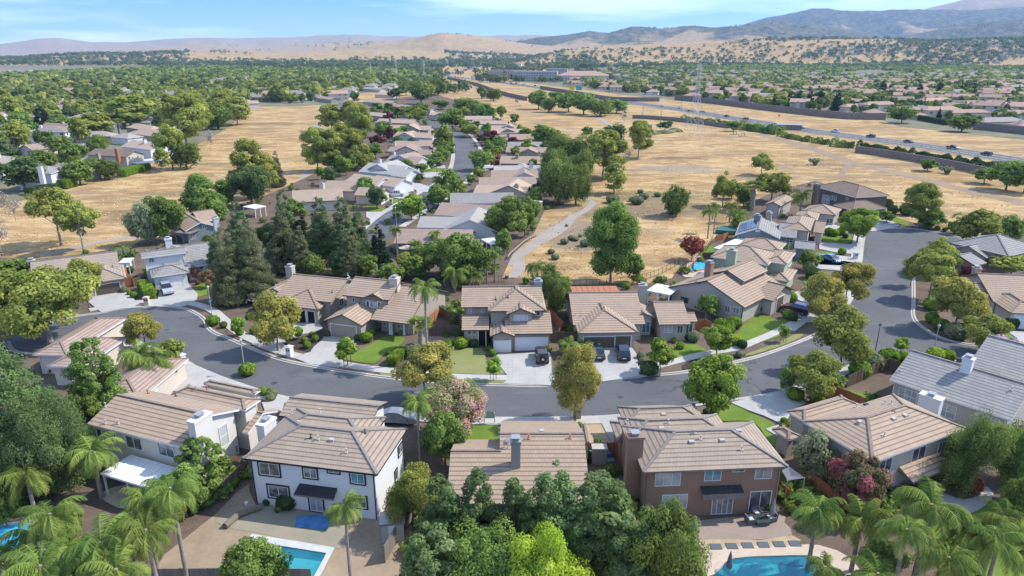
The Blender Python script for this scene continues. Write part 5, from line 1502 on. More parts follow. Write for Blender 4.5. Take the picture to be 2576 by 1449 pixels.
def palm_proto(kind,var,lod=0):
 key = (kind,var,lod)
 if key in TREES: return TREES[key]
 r = np.random.default_rng(hash_s(kind) + var * 17)
 fan = kind == 'fan_palm'
 low = kind == 'bush_palm'
 H = {'fan_palm': 8.0,'bush_palm': 1.3}.get(kind,6.4)      # trunk height
 nf = {'fan_palm': 34,'bush_palm': 22}.get(kind,27)
 L = {'fan_palm': 1.5,'bush_palm': 1.7}.get(kind,3.7)
 nl = 44 if lod == 0 else 12
 V,T = [],[]
 for k in range(nf):
  az = 2.399 * k + r.uniform(-.3,.3)
  el = r.uniform(-.25,1.25) if not fan else r.uniform(-.9,1.3)
  if low: el = r.uniform(.1,1.2)
  d = np.array([math.cos(az),math.sin(az),0])
  tone = r.uniform(.05,.7) if el > .05 else r.uniform(.5,1.0)
  if el < -.1 and k % 2: tone = 1.0
  if fan:
   c = np.array([0,0,H]) + d * L * .45 * math.cos(el) + np.array([0,0,L * .45 * math.sin(el)])
   ax = unit(d * math.cos(el) + np.array([0,0,math.sin(el)]))
   sd = np.cross(ax,[0,0,1.0])
   sd = unit(sd)
   for j in np.linspace(-1.25,1.25,15):
    tip = c + (ax * math.cos(j) + sd * math.sin(j)) * L * .75 - np.array([0,0,.25])
    w = np.cross(tip - c,[0,0,1.0])
    w = unit(w) * .05
    V.append([c - w,c + w,tip + w * .4,tip - w * .4])
    T.append(np.clip(tone + r.uniform(-.15,.15),0,1))
   continue
  ll = L * r.uniform(.85,1.1)
  p = np.array([0,0,H])
  ang = el
  seg = 14
  pr = [p]
  dirs = []
  for s in range(seg):
   v = d * math.cos(ang) + np.array([0,0,math.sin(ang)])
   p = p + v * ll / seg
   ang -= (.095 + .012 * s) * (1.0 if not low else .7)
   pr.append(p)
   dirs.append(v)
  side = np.array([-d[1],d[0],0])
  for s in range(seg):
   a,b = pr[s],pr[s + 1]
   V.append([a - side * .03,a + side * .03,b + side * .025,b - side * .025])
   T.append(tone)
  for j in range(nl):
   t = .12 + .88 * j / (nl - 1)
   s = min(int(t * seg),seg - 1)
   base = pr[s] + (pr[s + 1] - pr[s]) * (t * seg - s)
   lw = (.74 if not low else .42) * math.sin(min(1,t * .85 + .18) * math.pi) ** .7 + .12
   for sg in (-1,1):
    dr = unit(side * sg * .8 + dirs[s] * .55 + np.array([0,0,r.uniform(-1.0,-.2)]))
    tip = base + dr * lw
    w = dirs[s] * (.038 if lod == 0 else .10)
    V.append([base - w,base + w,tip + w * .35 - np.array([0,0,.08]),tip - w * .35 - np.array([0,0,.08])])
    T.append(np.clip(tone + r.uniform(-.18,.18),0,1))
 me = quads_mesh('crown',np.array(V),np.array(T),LM['palm'])
 mb = MB()
 n = 12
 r0 = .19 if not fan else .28
 if low: r0 = .16
 mb.tube([(math.sin(i * .4) * .05,0,-.05 + (H + .1) * i / n) for i in range(n + 1)],[r0 * (1.35 - .5 * i / n) * (1.0 if i % 2 else .93) for i in range(n + 1)],9)
 if not low: mb.tube([(0,0,H - .9),(0,0,H + .15)],[r0 * .9,r0 * .75],8)
 tm = bpy.data.meshes.new('trunk')
 tm.from_pydata(mb.v,[],mb.f)
 tm.materials.append(MT['bark_palm'])
 TREES[key] = (me,tm,H + (1.6 if not fan else .9),L)
 return TREES[key]
NAME = {'black_conifer': ('conifer_tree','conifer'),'pine': ('pine_tree','tree'),'spire': ('evergreen_tree','tree'),'dark_spire': ('evergreen_tree','tree'),'big_sycamore': ('sycamore_tree','tree'),'camphor': ('broadleaf_tree','tree'),'sycamore': ('sycamore_tree','tree'),'open_sycamore': ('sycamore_tree','tree'),'green_sycamore': ('sycamore_tree','tree'),'golden': ('street_tree','tree'),'gold_green': ('street_tree','tree'),
  'round_green': ('street_tree','tree'),'dark_oak': ('oak_tree','tree'),'leafy': ('broadleaf_tree','tree'),'redwood': ('conifer_tree','conifer'),'dark_conifer': ('conifer_tree','conifer'),
 'green_conifer': ('evergreen_tree','tree'),'pepper': ('pepper_tree','tree'),'pale_evergreen': ('evergreen_tree','tree'),'dark_evergreen': ('evergreen_tree','tree'),'cypress': ('cypress_tree','cypress'),
  'lime_tree': ('broadleaf_tree','tree'),'myrtle': ('crepe_myrtle_tree','tree'),'red_myrtle': ('crepe_myrtle_tree','tree'),'violet_myrtle': ('crepe_myrtle_tree','tree'),'plum': ('plum_tree','tree'),
  'rust': ('plum_tree','tree'),'sapling': ('young_tree','tree'),'bare': ('bare_tree','tree'),'dusty': ('desert_shrub','shrub'),'eucalyptus': ('eucalyptus_tree','tree'),
  'palm': ('palm_tree','palm'),'fan_palm': ('palm_tree','palm'),'bush_palm': ('palm_shrub','palm')}
NOUN = {'black_conifer': 'blackish pointed conifer','pine': 'broad pyramidal evergreen','spire': 'pale green evergreen','dark_spire': 'dark green evergreen','big_sycamore': 'broad sycamore','camphor': 'grey-green leafy tree','sycamore': 'yellow-green sycamore','open_sycamore': 'open-crowned sycamore','green_sycamore': 'leafy green sycamore','golden': 'golden-leaved street tree','gold_green': 'street tree turning gold',
  'round_green': 'round green street tree','dark_oak': 'dark green rounded tree','leafy': 'green leafy tree','redwood': 'grey-green conifer','dark_conifer': 'dark conifer','green_conifer': 'dense green conical evergreen',
  'pepper': 'drooping pepper tree','pale_evergreen': 'pale green evergreen','dark_evergreen': 'dark green evergreen','cypress': 'narrow dark cypress','lime_tree': 'lime green tree','myrtle': 'pink-flowering crepe myrtle',
  'red_myrtle': 'red-flowering crepe myrtle','violet_myrtle': 'violet-flowering crepe myrtle','plum': 'purple-leaved plum tree','rust': 'rusty red small tree','sapling': 'small staked young tree','bare': 'leafless grey tree',
  'dusty': 'dusty grey-green shrub','eucalyptus': 'weeping soft green tree','palm': 'feathery palm','fan_palm': 'fan palm','bush_palm': 'low bushy palm'}
USED = set()
for ph_,px_,py_ in (('the long white building',150,255),('the blue shade canopies',120,246),('the fan palm',303,345),('the tall dark conifer',112,330),('the left canopy conifer',300,310),('the white hipped house',20,320),('the slim cypress',147,290),('the conifer trio',2000,269),('the cypress row',2430,234),('the first pointed conifer',2218,240),('the third pointed conifer',2310,246),
      ('the tall palm beyond the wall',1952,240),('the tall pylon',1745,300),('the freeway signs',1447,232),('the office block',1345,205),('the rosy apartment block',1465,206),('the side street',885,258),('the pale far-left pylon',138,176),('the tip of the left grove',598,315),('the cypress trio',2560,240)):
 g_ = G('v',(px_,py_))
 LANDMARKS.append((ph_,g_.x,g_.y))
BIG = []
def size_word(h):
 return 'very tall' if h > 15 else 'tall' if h > 10.5 else 'medium' if h > 6.5 else 'small'
REL = ['just left of','just right of','in front of','just behind']
def auto_label(noun,x,y,h,fb=None):
 """a description from what stands nearest, different for every thing"""
 lm = sorted(LANDMARKS,key=lambda q: (q[1] - x) ** 2 + (q[2] - y) ** 2)[:8]
 sz = size_word(h)
 for far_w in ('','farther '):
  for ph,lx,ly in lm:
   dx,dy = x - lx,y - ly
   dist = math.hypot(dx,dy)
   rel = ('right of' if dx > 0 else 'left of') if abs(dx) > abs(dy) * .8 else ('behind' if dy > 0 else 'in front of')
   pre = 'close ' if dist < 14 and rel in ('behind','right of','left of') else 'well ' if dist > 32 and rel != 'in front of' else ''
   for form in ('%s %s %s%s %s' % (sz,noun,pre,rel,ph),'%s %s %s%s %s' % (sz,noun,far_w + pre,rel,ph)):
    if form not in USED and len(form.split()) <= 16:
     USED.add(form)
     return form
 for i in range(len(lm) - 1):
  form = '%s %s between %s and %s' % (sz,noun,lm[0][0],lm[i + 1][0])
  if form not in USED and len(form.split()) <= 16:
   USED.add(form)
   return form
 return fb or '%s %s near %s' % (sz,noun,lm[0][0])
def tree_at(kind,x,y,h,w=None,label=None,group=None,rz=None,z=0.0,zs=None):
 """h, w in metres"""
 r = random.Random(int(x * 13 + y * 7))
 var = r.randrange(3)
 palm = kind in ('palm','fan_palm','bush_palm')
 dist = math.hypot(x,y)
 appar = h / max(dist,30) * 1717
 lod = -1 if appar > 190 else 0 if appar > 80 else 1 if appar > 30 else 2
 nm,cat = NAME[kind]
 if palm: me,tm,H,R = palm_proto(kind,var,0 if appar > 60 else 1)
 else: me,tm,H,R = proto_tree(kind,var,lod)
 sz = h / H
 sxy = (w / (2 * (R * .88 + SPEC[kind][5] * .75)) * 1.1 if kind in SPEC and w else w / (2 * R) if w else sz)
 if palm: sxy = w * 1.02 / (2 * R) if w else min(max(sz,.75),1.15)
 if w and kind in ('redwood','dark_conifer'): sxy *= 1.06
 lab = label or auto_label(NOUN[kind],x,y,h)
 if label: USED.add(label)
 if tm is None:
  o = link(nm,me)
  o.location = (x,y,z)
  o.scale = (sxy,sxy,sz)
  o.rotation_euler = (0,0,r.uniform(0,6.28))
  tag(o,lab,cat,group)
  return o
 e = empty(nm,(x,y,z),r.uniform(0,6.28) if rz is None else rz,lab,cat,group)
 if palm and kind == 'palm':
  c = link('crown',me,e)
  Ht = H - 1.6
  hh = h - 1.6 * sxy
  c.scale = (sxy,sxy,sxy)
  c.location = (0,0,hh - Ht * sxy)
  t = link('trunk',tm,e)
  t.scale = (sxy,sxy,hh / Ht)
 else:
  e.scale = (sxy,sxy,sz)
  link('crown',me,e)
  link('trunk',tm,e)
 return e
def tree(kind,fr,x,yb,yt,w=None,label=None,group=None):
 """x, foot, top and width as sighted"""
 g = G(fr,(x,yb))
 px,py = V2(fr,(x,yt))
 d = ray(px,py)
 t = g.y / d.y
 h = max(CAM_H + d.z * t,.6)
 wm = None
 if w:
  qx,qy = V2(fr,(x,yb))
  wm = w * FR[fr][2] / pxm(qx,qy)
 BIG.append((g.x,g.y))
 if fr == 'v' and 250 < yb < 640 and wm and kind not in ('palm','cypress','black_conifer','redwood','dark_conifer','bare'): wm,h = wm * 1.17,h * 1.05
 return tree_at(kind,g.x,g.y,h,wm,label,group)
def shrub_mesh(name,shape,n,leaf,mat,seed,hx=.5,hy=.5,hz=.5):
 r = np.random.default_rng(seed)
 if shape == 'ball':
  u = unit(r.normal(size=(n,3)))
  bump_ = 1 + .07 * np.sin(u[:,:1] * 7 + seed) * np.cos(u[:,1:2] * 6) + r.uniform(-.05,.05,(n,1))
  P = u * np.array([hx,hy,hz]) * bump_ + np.array([0,0,hz])
  Nn = unit(u + r.normal(size=(n,3)) * .35)
 else:
  f = r.choice(5,n,p=np.array([hx * hy * 4,hy * hz * 2,hy * hz * 2,hx * hz * 2,hx * hz * 2]) / (hx * hy * 4 + 4 * hy * hz + 4 * hx * hz))
  u = r.uniform(-1,1,(n,3))
  Nn = np.zeros((n,3))
  for k,(ax,s) in enumerate(((2,1),(0,1),(0,-1),(1,1),(1,-1))):
   m = f == k
   u[m,ax] = s
   Nn[m,ax] = s
  L = (np.abs(u) ** 6).sum(1) ** (1 / 6)
  u = u / L[:,None] * 1.04
  P = u * np.array([hx,hy,hz]) + np.array([0,0,hz]) + r.normal(size=(n,3)) * .035
  Nn = unit(Nn + r.normal(size=(n,3)) * .4)
 P[:,2] = np.maximum(P[:,2],.03)
 Q = leaf_quads(P,Nn,leaf,.8,r)
 t = np.clip(r.uniform(0,.8,n) + .2 * np.sin(P[:,0] * 3 + P[:,1] * 2),0,1)
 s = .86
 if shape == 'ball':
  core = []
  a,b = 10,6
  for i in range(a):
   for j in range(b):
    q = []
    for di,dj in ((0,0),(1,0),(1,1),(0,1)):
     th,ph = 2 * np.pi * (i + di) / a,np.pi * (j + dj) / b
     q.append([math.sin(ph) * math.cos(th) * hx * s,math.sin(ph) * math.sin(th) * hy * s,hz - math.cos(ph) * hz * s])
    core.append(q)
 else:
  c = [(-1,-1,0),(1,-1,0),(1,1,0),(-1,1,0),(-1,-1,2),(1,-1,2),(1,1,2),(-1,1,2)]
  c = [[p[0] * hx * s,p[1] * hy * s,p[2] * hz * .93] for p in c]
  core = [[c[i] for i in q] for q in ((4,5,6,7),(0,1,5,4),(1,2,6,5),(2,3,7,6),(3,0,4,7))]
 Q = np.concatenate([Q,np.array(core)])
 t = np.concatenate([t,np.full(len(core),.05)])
 return quads_mesh(name,Q,t,LM[mat])
SHR = {}
def shrub(fr,x,y,w,label=None,mat='shrub',hr=.95,group=None,cat='shrub',stem=False,name='shrub',ww=None):
 """w: sighted width"""
 g = G(fr,(x,y))
 qx,qy = V2(fr,(x,y))
 wm = w * FR[fr][2] / pxm(qx,qy)
 key = (mat,int(x) % 3)
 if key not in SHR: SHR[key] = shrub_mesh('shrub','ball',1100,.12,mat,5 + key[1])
 o = link(name,SHR[key])
 o.location = (g.x,g.y,.08 + (.55 if stem else 0))
 o.scale = (wm,ww or wm,wm * hr)
 o.rotation_euler = (0,0,x % 6)
 if stem:
  mb = MB()
  mb.tube([(0,0,-.6 / (wm * hr)),(0,0,.3)],.05 / wm,6)
  s = mb.build('stem',MT['bark'],o)
 return tag(o,label or auto_label('rounded clipped shrub',g.x,g.y,.1).replace('small ',''),cat,group)
def hedge(fr,p,q,w,h,label,mat='shrub'):
 a,b = G(fr,p),G(fr,q)
 L = (b - a).length
 me = shrub_mesh('hedge','box',int(900 + L * (w + h) * 240),.13,mat,int(L * 10),L / 2,w / 2,h / 2)
 o = link('hedge',me)
 o.location = ((a.x + b.x) / 2,(a.y + b.y) / 2,.06)
 o.rotation_euler = (0,0,math.atan2(b.y - a.y,b.x - a.x))
 return tag(o,label,'hedge')
def ivy_bank(fr,name,label,cat,path,w,h,mat='dark',dens=26,leaf=.34,kind=None):
 """a long run of bushes or ivy following a line"""
 P = catmull([G(fr,(path[i],path[i + 1])) for i in range(0,len(path),2)],6)
 r = np.random.default_rng(len(path) + int(h * 10))
 X = np.array([[p.x,p.y] for p in P])
 seg = np.linalg.norm(np.diff(X,axis=0),axis=1)
 cum = np.concatenate([[0],np.cumsum(seg)])
 n = int(cum[-1] * dens)
 s = r.uniform(0,cum[-1],n)
 px,py = np.interp(s,cum,X[:,0]),np.interp(s,cum,X[:,1])
 lump = .72 + .28 * np.sin(s * .7 + np.sin(s * .23) * 3) * np.cos(s * .31)
 th = r.uniform(0,np.pi,n)
 rr = r.uniform(.8,1.05,n)
 dx = np.cos(th) * w / 2 * rr * lump
 dz = np.sin(th) * h * rr * lump
 i = np.clip(np.searchsorted(cum,s) - 1,0,len(seg) - 1)
 dirn = (X[i + 1] - X[i]) / seg[i][:,None]
 Pp = np.stack([px - dirn[:,1] * dx,py + dirn[:,0] * dx,dz + .05],1)
 Nn = unit(np.stack([-dirn[:,1] * np.cos(th),dirn[:,0] * np.cos(th),np.sin(th) + .2],1) + r.normal(size=(n,3)) * .4)
 Q = leaf_quads(Pp,Nn,leaf,.8,r)
 t = np.clip(.5 + .35 * np.sin(s * .5) + r.uniform(-.3,.3,n),0,1)
 o = link(name,quads_mesh(name,Q,t,LM[mat]))
 return tag(o,label,cat,kind=kind)
# ------------------------------------------------------------------ the trees one can pick out, nearest first
T = [
 ('spire','v',1395,1475,1138,185,'pale green evergreen tallest of the clump, right above the tan roof'),('spire','v',1500,1480,1156,225,'broad pale green evergreen rightmost of the clump beside the brown house'),
 ('dark_spire','v',1298,1480,1165,150,'dark evergreen rising in front of the middle of the tan roof'),('dark_spire','v',1208,1480,1138,150,'narrow dark evergreen left of the middle one in the clump'),
 ('dark_spire','v',1118,1490,1158,165,'leftmost dark evergreen of the clump before the tan roof'),('spire','v',1095,1580,1290,200,'lower green evergreen beneath the leftmost dark one'),
 ('leafy','v',1230,1580,1340,230,'low dark leafy tree at the bottom between the clump and the lime tree'),('lime_tree','v',1370,1610,1352,250,'lime green tree at the bottom edge in front of the evergreens'),
 ('spire','v',1585,1560,1270,170,'lower pale evergreen at the foot of the clump, above the lime tree'),('leafy','v',1672,1570,1262,190,'green leafy tree in front of the brown house patio'),
 ('gold_green','v',1040,1330,1180,135,'yellow-green small tree against the right side of the white black-trimmed house'),('green_conifer','v',518,1240,1103,118,'conical green evergreen against the chimney wall of the beige house'),
 ('leafy','v',470,1300,1180,110,'small bushy tree under the conical evergreen'),('pine','v',40,1200,825,340,'huge pyramidal green tree at the left edge beside the beige house'),('camphor','v',130,1240,1000,200,'rounded dark tree under the huge pyramidal one'),
 ('green_conifer','v',258,1065,855,115,'tall green conifer left of the two paired palms'),('leafy','v',230,1085,960,75,'small bright tree at the foot of the green conifer'),
 ('leafy','v',650,1500,1365,160,'leafy bush tree in front of the new pool'),('leafy','v',20,1330,1190,90,'leafy tree at the left edge above the blue pool'),
 ('myrtle','v',1135,1110,955,170,'big pink-flowering crepe myrtle by the near lawn with the sign'),('golden','v',1070,1005,880,145,'golden street tree behind the pink crepe myrtle'),
 ('leafy','v',1120,1170,1040,110,'dark leafy growth at the foot of the pink crepe myrtle'),('golden','v',1447,1062,872,125,'golden-green street tree on the near pavement by the brown mailbox'),
 ('round_green','v',1786,1060,903,140,'round bright green tree at the lawn of the brown house'),('gold_green','v',2112,932,785,145,'large street tree turning gold at the street corner'),('gold_green','v',2040,1010,895,125,'bushy olive tree by the fenced corner garden'),
 ('leafy','v',1975,985,925,45,'pale small tree hiding the mailbox at the corner driveway'),('leafy','v',2090,990,935,60,'small green tree inside the corner fence'),
 ('red_myrtle','v',2140,1290,1148,135,'red-flowering crepe myrtle before the greige house'),('dusty','v',2040,1215,1090,100,'grey-green small tree against the side of the greige house'),
 ('eucalyptus','v',2430,1240,1040,170,'weeping soft green tree at the right of the greige house'),('leafy','v',2550,1260,1090,110,'dense leafy tree at the right edge behind the weeping one'),('leafy','v',2560,1330,1200,90,'dark leafy tree at the right edge above the shaded lawn'),
 ('eucalyptus','v',2520,1200,1065,120,'second weeping tree at the right edge by the tall windows'),
 ('violet_myrtle','v',2530,930,852,110,'violet-flowering crepe myrtle beyond the ribbed grey roof'),('gold_green','v',2470,890,800,110,'golden-green tree left of the violet crepe myrtle'),('sapling','v',2262,893,852,38,'young tree in stakes by the corner hedge'),
 ('big_sycamore','v',128,860,680,250,'big sycamore spreading over the left cul-de-sac'),('big_sycamore','v',15,870,710,150,'sycamore at the left edge beside the big one'),('gold_green','v',225,775,665,90,'tree with reddish tips in front of the brown garage door'),
 ('leafy','v',40,730,650,130,'bright green bushy tree at the left edge beside the wide grey roof'),('golden','v',368,885,787,88,'golden tree on the corner lawn of the left street'),('gold_green','v',437,922,858,68,'small olive tree beside the white mailbox at the left bend'),
 ('golden','v',700,885,750,125,'golden street tree in front of the open garage'),('round_green','v',602,848,800,36,'little round street tree on the pavement near the left bend'),
 ('sapling','v',875,922,855,55,'young green street tree in red bark before the porch house'),('sapling','v',1241,960,903,42,'young green tree on three stakes by the wide driveway'),('sapling','v',1655,942,860,72,'young bright street tree right of the two black cars'),
 ('round_green','v',1802,895,822,75,'green tree left of the hedges and the bright lawn'),('sapling','v',1970,862,822,30,'tiny young tree on the bright lawn strip'),('leafy','v',1780,800,742,58,'dense green tree against the long gabled wall'),
 ('golden','v',2060,815,700,120,'golden tree left of the maroon car street, nearer of the two'),('golden','v',2125,770,665,105,'golden tree beside the right street, farther of the two'),('leafy','v',2030,680,630,55,'green tree in front of the slate blue house garage'),
 ('round_green','v',2155,612,530,85,'bright green tree at the mouth of the round cul-de-sac'),('gold_green','v',2345,690,600,100,'golden-green tree right of the street, farthest of four'),('gold_green','v',2335,755,650,100,'golden-green tree right of the street, third from the corner'),
 ('golden','v',2400,830,705,130,'golden tree right of the street with bare lower trunk'),('gold_green','v',2290,720,640,50,'slim olive tree at the street edge under the four golden ones'),
 ('rust','v',2405,650,615,40,'small red-leaved tree behind the golden ones by the cul-de-sac'),('plum','v',2440,730,670,60,'purple-leaved plum tree in front of the tan house'),('plum','v',2470,755,700,55,'dark purple plum tree nearest the tan roof'),
 ('gold_green','v',2450,620,535,100,'big mixed green tree beyond the round cul-de-sac'),('leafy','v',2535,610,545,55,'bright green tree at the right beyond the cul-de-sac'),('myrtle','v',2485,630,595,60,'pale pink crepe myrtle by the far right house'),
 ('gold_green','v',2540,700,650,110,'broad olive tree between the two far right houses'),('sycamore','v',2308,572,470,75,'sycamore with pale trunk at the end of the cul-de-sac'),('leafy','v',2340,575,530,60,'dark green bushy tree beside the pale-trunked sycamore'),
 ('redwood','v',585,762,545,90,'tallest grey-green conifer left in the row behind the red-flowering tree'),('redwood','v',645,755,540,95,'second tall grey-green conifer from the left in the row'),('redwood','v',718,685,505,80,'grey conifer with thin pale foliage right of the tall pair'),
 ('dark_conifer','v',555,700,565,60,'dark conifer behind the left tall one'),('dark_conifer','v',612,660,495,85,'dark conifer at the back of the tall pair'),('dark_conifer','v',725,640,460,70,'slender dark conifer beside the brown-roofed house'),('redwood','v',700,470,372,36,'narrow grey conifer at the edge of the golden field'),
 ('dark_conifer','v',815,655,480,80,'dark conifer left in the group by the near end of the central street'),('dark_conifer','v',870,660,478,80,'dark conifer in the middle of the group by the central street'),('dark_conifer','v',905,650,500,60,'dark conifer right in the group by the central street'),
 ('redwood','v',882,690,565,62,'smaller conifer in front of the dark group'),('black_conifer','v',957,680,553,58,'lone pointed conifer left of the umbrella patio'),('black_conifer','v',765,640,520,60,'dark conifer between the thin grey one and the group'),
 ('red_myrtle','v',498,705,665,36,'red-flowering small tree with pale trunk on the white house lawn'),('red_myrtle','v',527,725,675,38,'red-flowering bush tree under the tall conifers'),('bare','v',640,770,735,50,'bare grey shrub tree in the mulch below the conifers'),
 ('leafy','v',1160,710,590,140,'dense dark green tree group behind the two-storey house with the round window'),('leafy','v',1110,690,600,90,'dense green tree left of the darkest group'),('leafy','v',985,710,665,70,'leafy tree behind the porch house'),('leafy','v',1050,700,645,80,'green tree right behind the porch house'),
 ('myrtle','v',950,702,678,40,'small pinkish shrub tree by the swing set'),('eucalyptus','v',1400,800,690,62,'thin wispy tree between the round-window house and the triple garage house'),('eucalyptus','v',1385,750,660,60,'wispy tree behind the wispy one, by the chimney'),
 ('green_sycamore','v',1535,712,517,125,'big upright green sycamore alone in the golden field'),('green_sycamore','v',1592,712,640,50,'small side crown at the foot of the big field sycamore'),
 ('rust','v',1740,655,595,58,'rusty red round tree at the pool fence'),('pepper','v',1700,545,470,62,'open olive tree in the field with a dark bush under it'),('gold_green','v',1817,520,438,52,'brownish tree behind the cluster of palms'),
 ('gold_green','v',1940,505,425,75,'round dark golden tree right of the fan palm'),('gold_green','v',1915,440,390,50,'half-bare brown tree above the round dark golden one'),('dusty','v',2047,415,395,22,'round grey-green shrub alone in the mown field'),
 ('leafy','v',1278,610,505,90,'bright green tree at the start of the bike path fence'),('leafy','v',1268,640,575,45,'small bright shrub tree beside the bike path fence'),('leafy','v',1320,595,520,50,'olive green tree leaning to the bike path'),
 ('pepper','v',1405,512,405,95,'drooping pepper tree nearest the bike path bend'),('pepper','v',1448,515,410,62,'narrow drooping pepper tree right at the bike path bend'),('pepper','v',1430,440,340,100,'tall drooping pepper tree behind the nearest two'),('pepper','v',1395,455,375,60,'drooping pepper tree behind the white pergola'),
 ('sycamore','v',1516,448,338,90,'tall yellow-green sycamore right of the pepper trees'),('sycamore','v',1545,487,415,52,'thin sycamore with a round shadow on the golden grass'),('dark_oak','v',1545,380,317,52,'dark rounded oak beyond the tall sycamore'),
 ('sycamore','v',1605,398,312,62,'sycamore standing alone on the field rise'),('bare','v',1580,408,370,26,'thin sparse tree left of the lone sycamore'),('leafy','v',1365,370,315,55,'dark green tree at the right end of the far roofs'),('leafy','v',1395,390,330,50,'dark green tree between the roofs and the pepper trees'),
 ('leafy','v',1350,520,470,36,'small green tree beside the white pergola posts'),('leafy','v',1475,345,320,30,'pale green tree behind the dark oak'),
 ('round_green','v',1035,556,492,66,'round clipped street tree at the near corner of the central street'),('leafy','v',1130,505,430,60,'dense dark street tree on the right of the central street'),('leafy','v',1103,520,468,52,'green street tree left of the dense dark one'),
 ('leafy','v',1212,428,378,62,'wide flat green street tree on the right of the central street'),('rust','v',1246,425,402,22,'red bush tree beside the wide flat green one'),('rust','v',1250,410,385,20,'small rusty tree right behind the red bush tree'),('leafy','v',1185,465,440,26,'small round tree at the right kerb of the central street'),
 ('gold_green','v',1118,395,320,48,'tall golden street tree on the left kerb by the street bend'),('leafy','v',1122,405,358,46,'round dark green street tree before the tall golden one'),('leafy','v',1098,420,385,40,'round green street tree left of the curve'),('leafy','v',1115,412,375,32,'green street tree behind the left curve one'),
 ('leafy','v',1062,435,412,30,'small grey-green tree in front of the white garages'),('leafy','v',1056,460,438,24,'little round-topped tree in the gravel garden'),('leafy','v',945,400,362,34,'round dark tree behind the left row chimneys'),('plum','v',950,370,343,32,'dark purple tree behind the left row roofs'),
 ('leafy','v',965,345,308,44,'round green tree behind the left row, above the purple one'),('leafy','v',920,400,378,32,'small dark round tree left of the round dark one'),('leafy','v',1010,480,470,12,'tiny tree before the white pickup'),
 ('plum','v',1232,365,330,36,'dark purple tree right beyond the bend'),('plum','v',1215,360,335,28,'dark purple tree by the slim palm beyond the bend'),('leafy','v',1255,385,345,38,'dark green tree below the purple ones'),('gold_green','v',1185,345,308,44,'bright green-gold tree on the bend of the central street'),
 ('leafy','v',1138,325,277,60,'big round green tree on the inside of the far bend'),('gold_green','v',1165,305,272,34,'olive tree right behind the big round green one'),('leafy','v',1172,330,305,34,'low green tree right of the big round one'),
 ('gold_green','v',1055,312,275,38,'golden round tree left of the far bend'),('leafy','v',1058,295,260,44,'dark tree behind the golden round one'),('leafy','v',1000,295,272,40,'low dark tree among the left row roofs'),('leafy','v',955,280,258,30,'small round tree at the far left roofs'),('leafy','v',975,278,260,26,'round dark tree beside the small one at the far left roofs'),
 ('dark_oak','v',998,250,220,42,'dark round tree high above the far bend'),('leafy','v',893,258,232,24,'small round tree at the side street'),
 ('sycamore','v',800,432,328,62,'tall sycamore leftmost of the group behind the left row'),('sycamore','v',835,430,335,55,'sycamore second from left behind the left row'),('sycamore','v',890,425,330,62,'sycamore in the middle behind the left row'),
 ('sycamore','v',905,370,268,62,'tallest sycamore behind the far roofs of the left row'),('sycamore','v',835,330,266,58,'sycamore standing apart by the winding path'),('leafy','v',865,430,385,60,'low green trees before the sycamore group'),('leafy','v',910,425,398,30,'bright lime tree at the right of the sycamore group'),
 ('sycamore','v',640,500,365,78,'tall brownish sycamore in the middle of the golden field'),('dark_oak','v',635,520,420,88,'dark broad oak in front of the tall field sycamore'),('sycamore','v',680,480,400,46,'yellow sycamore right behind the dark broad oak'),
 ('green_sycamore','v',515,560,450,85,'green sycamore behind the slate gabled house'),('green_sycamore','v',570,515,458,52,'bright green tree right of the green sycamore'),('leafy','v',420,610,497,85,'bright green tree by the field path, right half of a pair'),('dusty','v',375,615,515,72,'grey drooping tree by the field path, left half of the pair'),
 ('open_sycamore','v',155,618,480,110,'open sycamore with leaning trunk in the left field'),('open_sycamore','v',211,632,515,82,'smaller open sycamore beside the leaning one'),('bare','v',40,556,500,42,'bare grey tree at the left field edge'),('bare','v',15,538,480,30,'second bare tree at the far left of the field'),
 ('bare','v',5,640,540,50,'half-bare tree cut by the left edge of the field'),('sycamore','v',412,433,378,36,'small sycamore with a shadow at the left field edge'),('gold_green','v',435,425,330,62,'tall golden tree beside the pale two-storey house'),('pepper','v',470,425,355,62,'dark drooping tree at the field edge right of the pale house'),
 ('sycamore','v',470,365,250,90,'tall yellow-green sycamore above the field edge'),('dark_conifer','v',408,330,250,44,'dark conifer left of the tall yellow-green sycamore'),('sycamore','v',500,340,240,60,'sycamore right behind the tall yellow-green one'),('bare','v',532,380,325,22,'grey bare tree at the field corner'),
 ('pepper','v',550,325,262,70,'drooping olive tree at the far side of the field'),('sycamore','v',598,315,248,60,'sycamore at the tip of the left grove'),('leafy','v',203,465,405,75,'round green tree beside the grey gable-ended house'),('pepper','v',278,452,403,52,'brownish drooping tree right of the round green one'),
 ('dark_oak','v',65,480,400,90,'dark open oak before the white left edge house'),('dark_conifer','v',20,405,330,60,'dark conifer at the left edge of the suburb'),('black_conifer','v',112,330,255,52,'tall dark conifer rising over the left suburb roofs'),('sycamore','v',243,350,290,80,'large yellow-green tree above the brown two-storey house'),
 ('fan_palm','v',303,345,302,26,'fan palm among the left suburb trees'),('leafy','v',150,395,345,80,'dark leafy tree left in the suburb, below the white hipped house'),('leafy','v',150,330,290,60,'leafy tree right of the tall dark conifer'),('leafy','v',60,340,290,60,'dark tree left of the tall dark conifer'),
 ('leafy','v',250,380,340,44,'pale olive tree behind the brown two-storey house'),('sycamore','v',330,320,248,100,'broad yellow-green canopy left of the dark conifer'),('dark_conifer','v',300,310,258,48,'dark blue-green conifer in the left canopy'),('cypress','v',92,310,275,8,'slim cypress left of the tall dark conifer'),
 ('cypress','v',147,290,258,8,'slim cypress right of the tall dark conifer'),('leafy','v',60,440,395,80,'low green trees at the left edge between the houses'),('leafy','v',110,430,380,60,'green tree left of the grey hip-roofed house'),('leafy','v',240,440,400,40,'dark green tree behind the grey gable-ended house'),
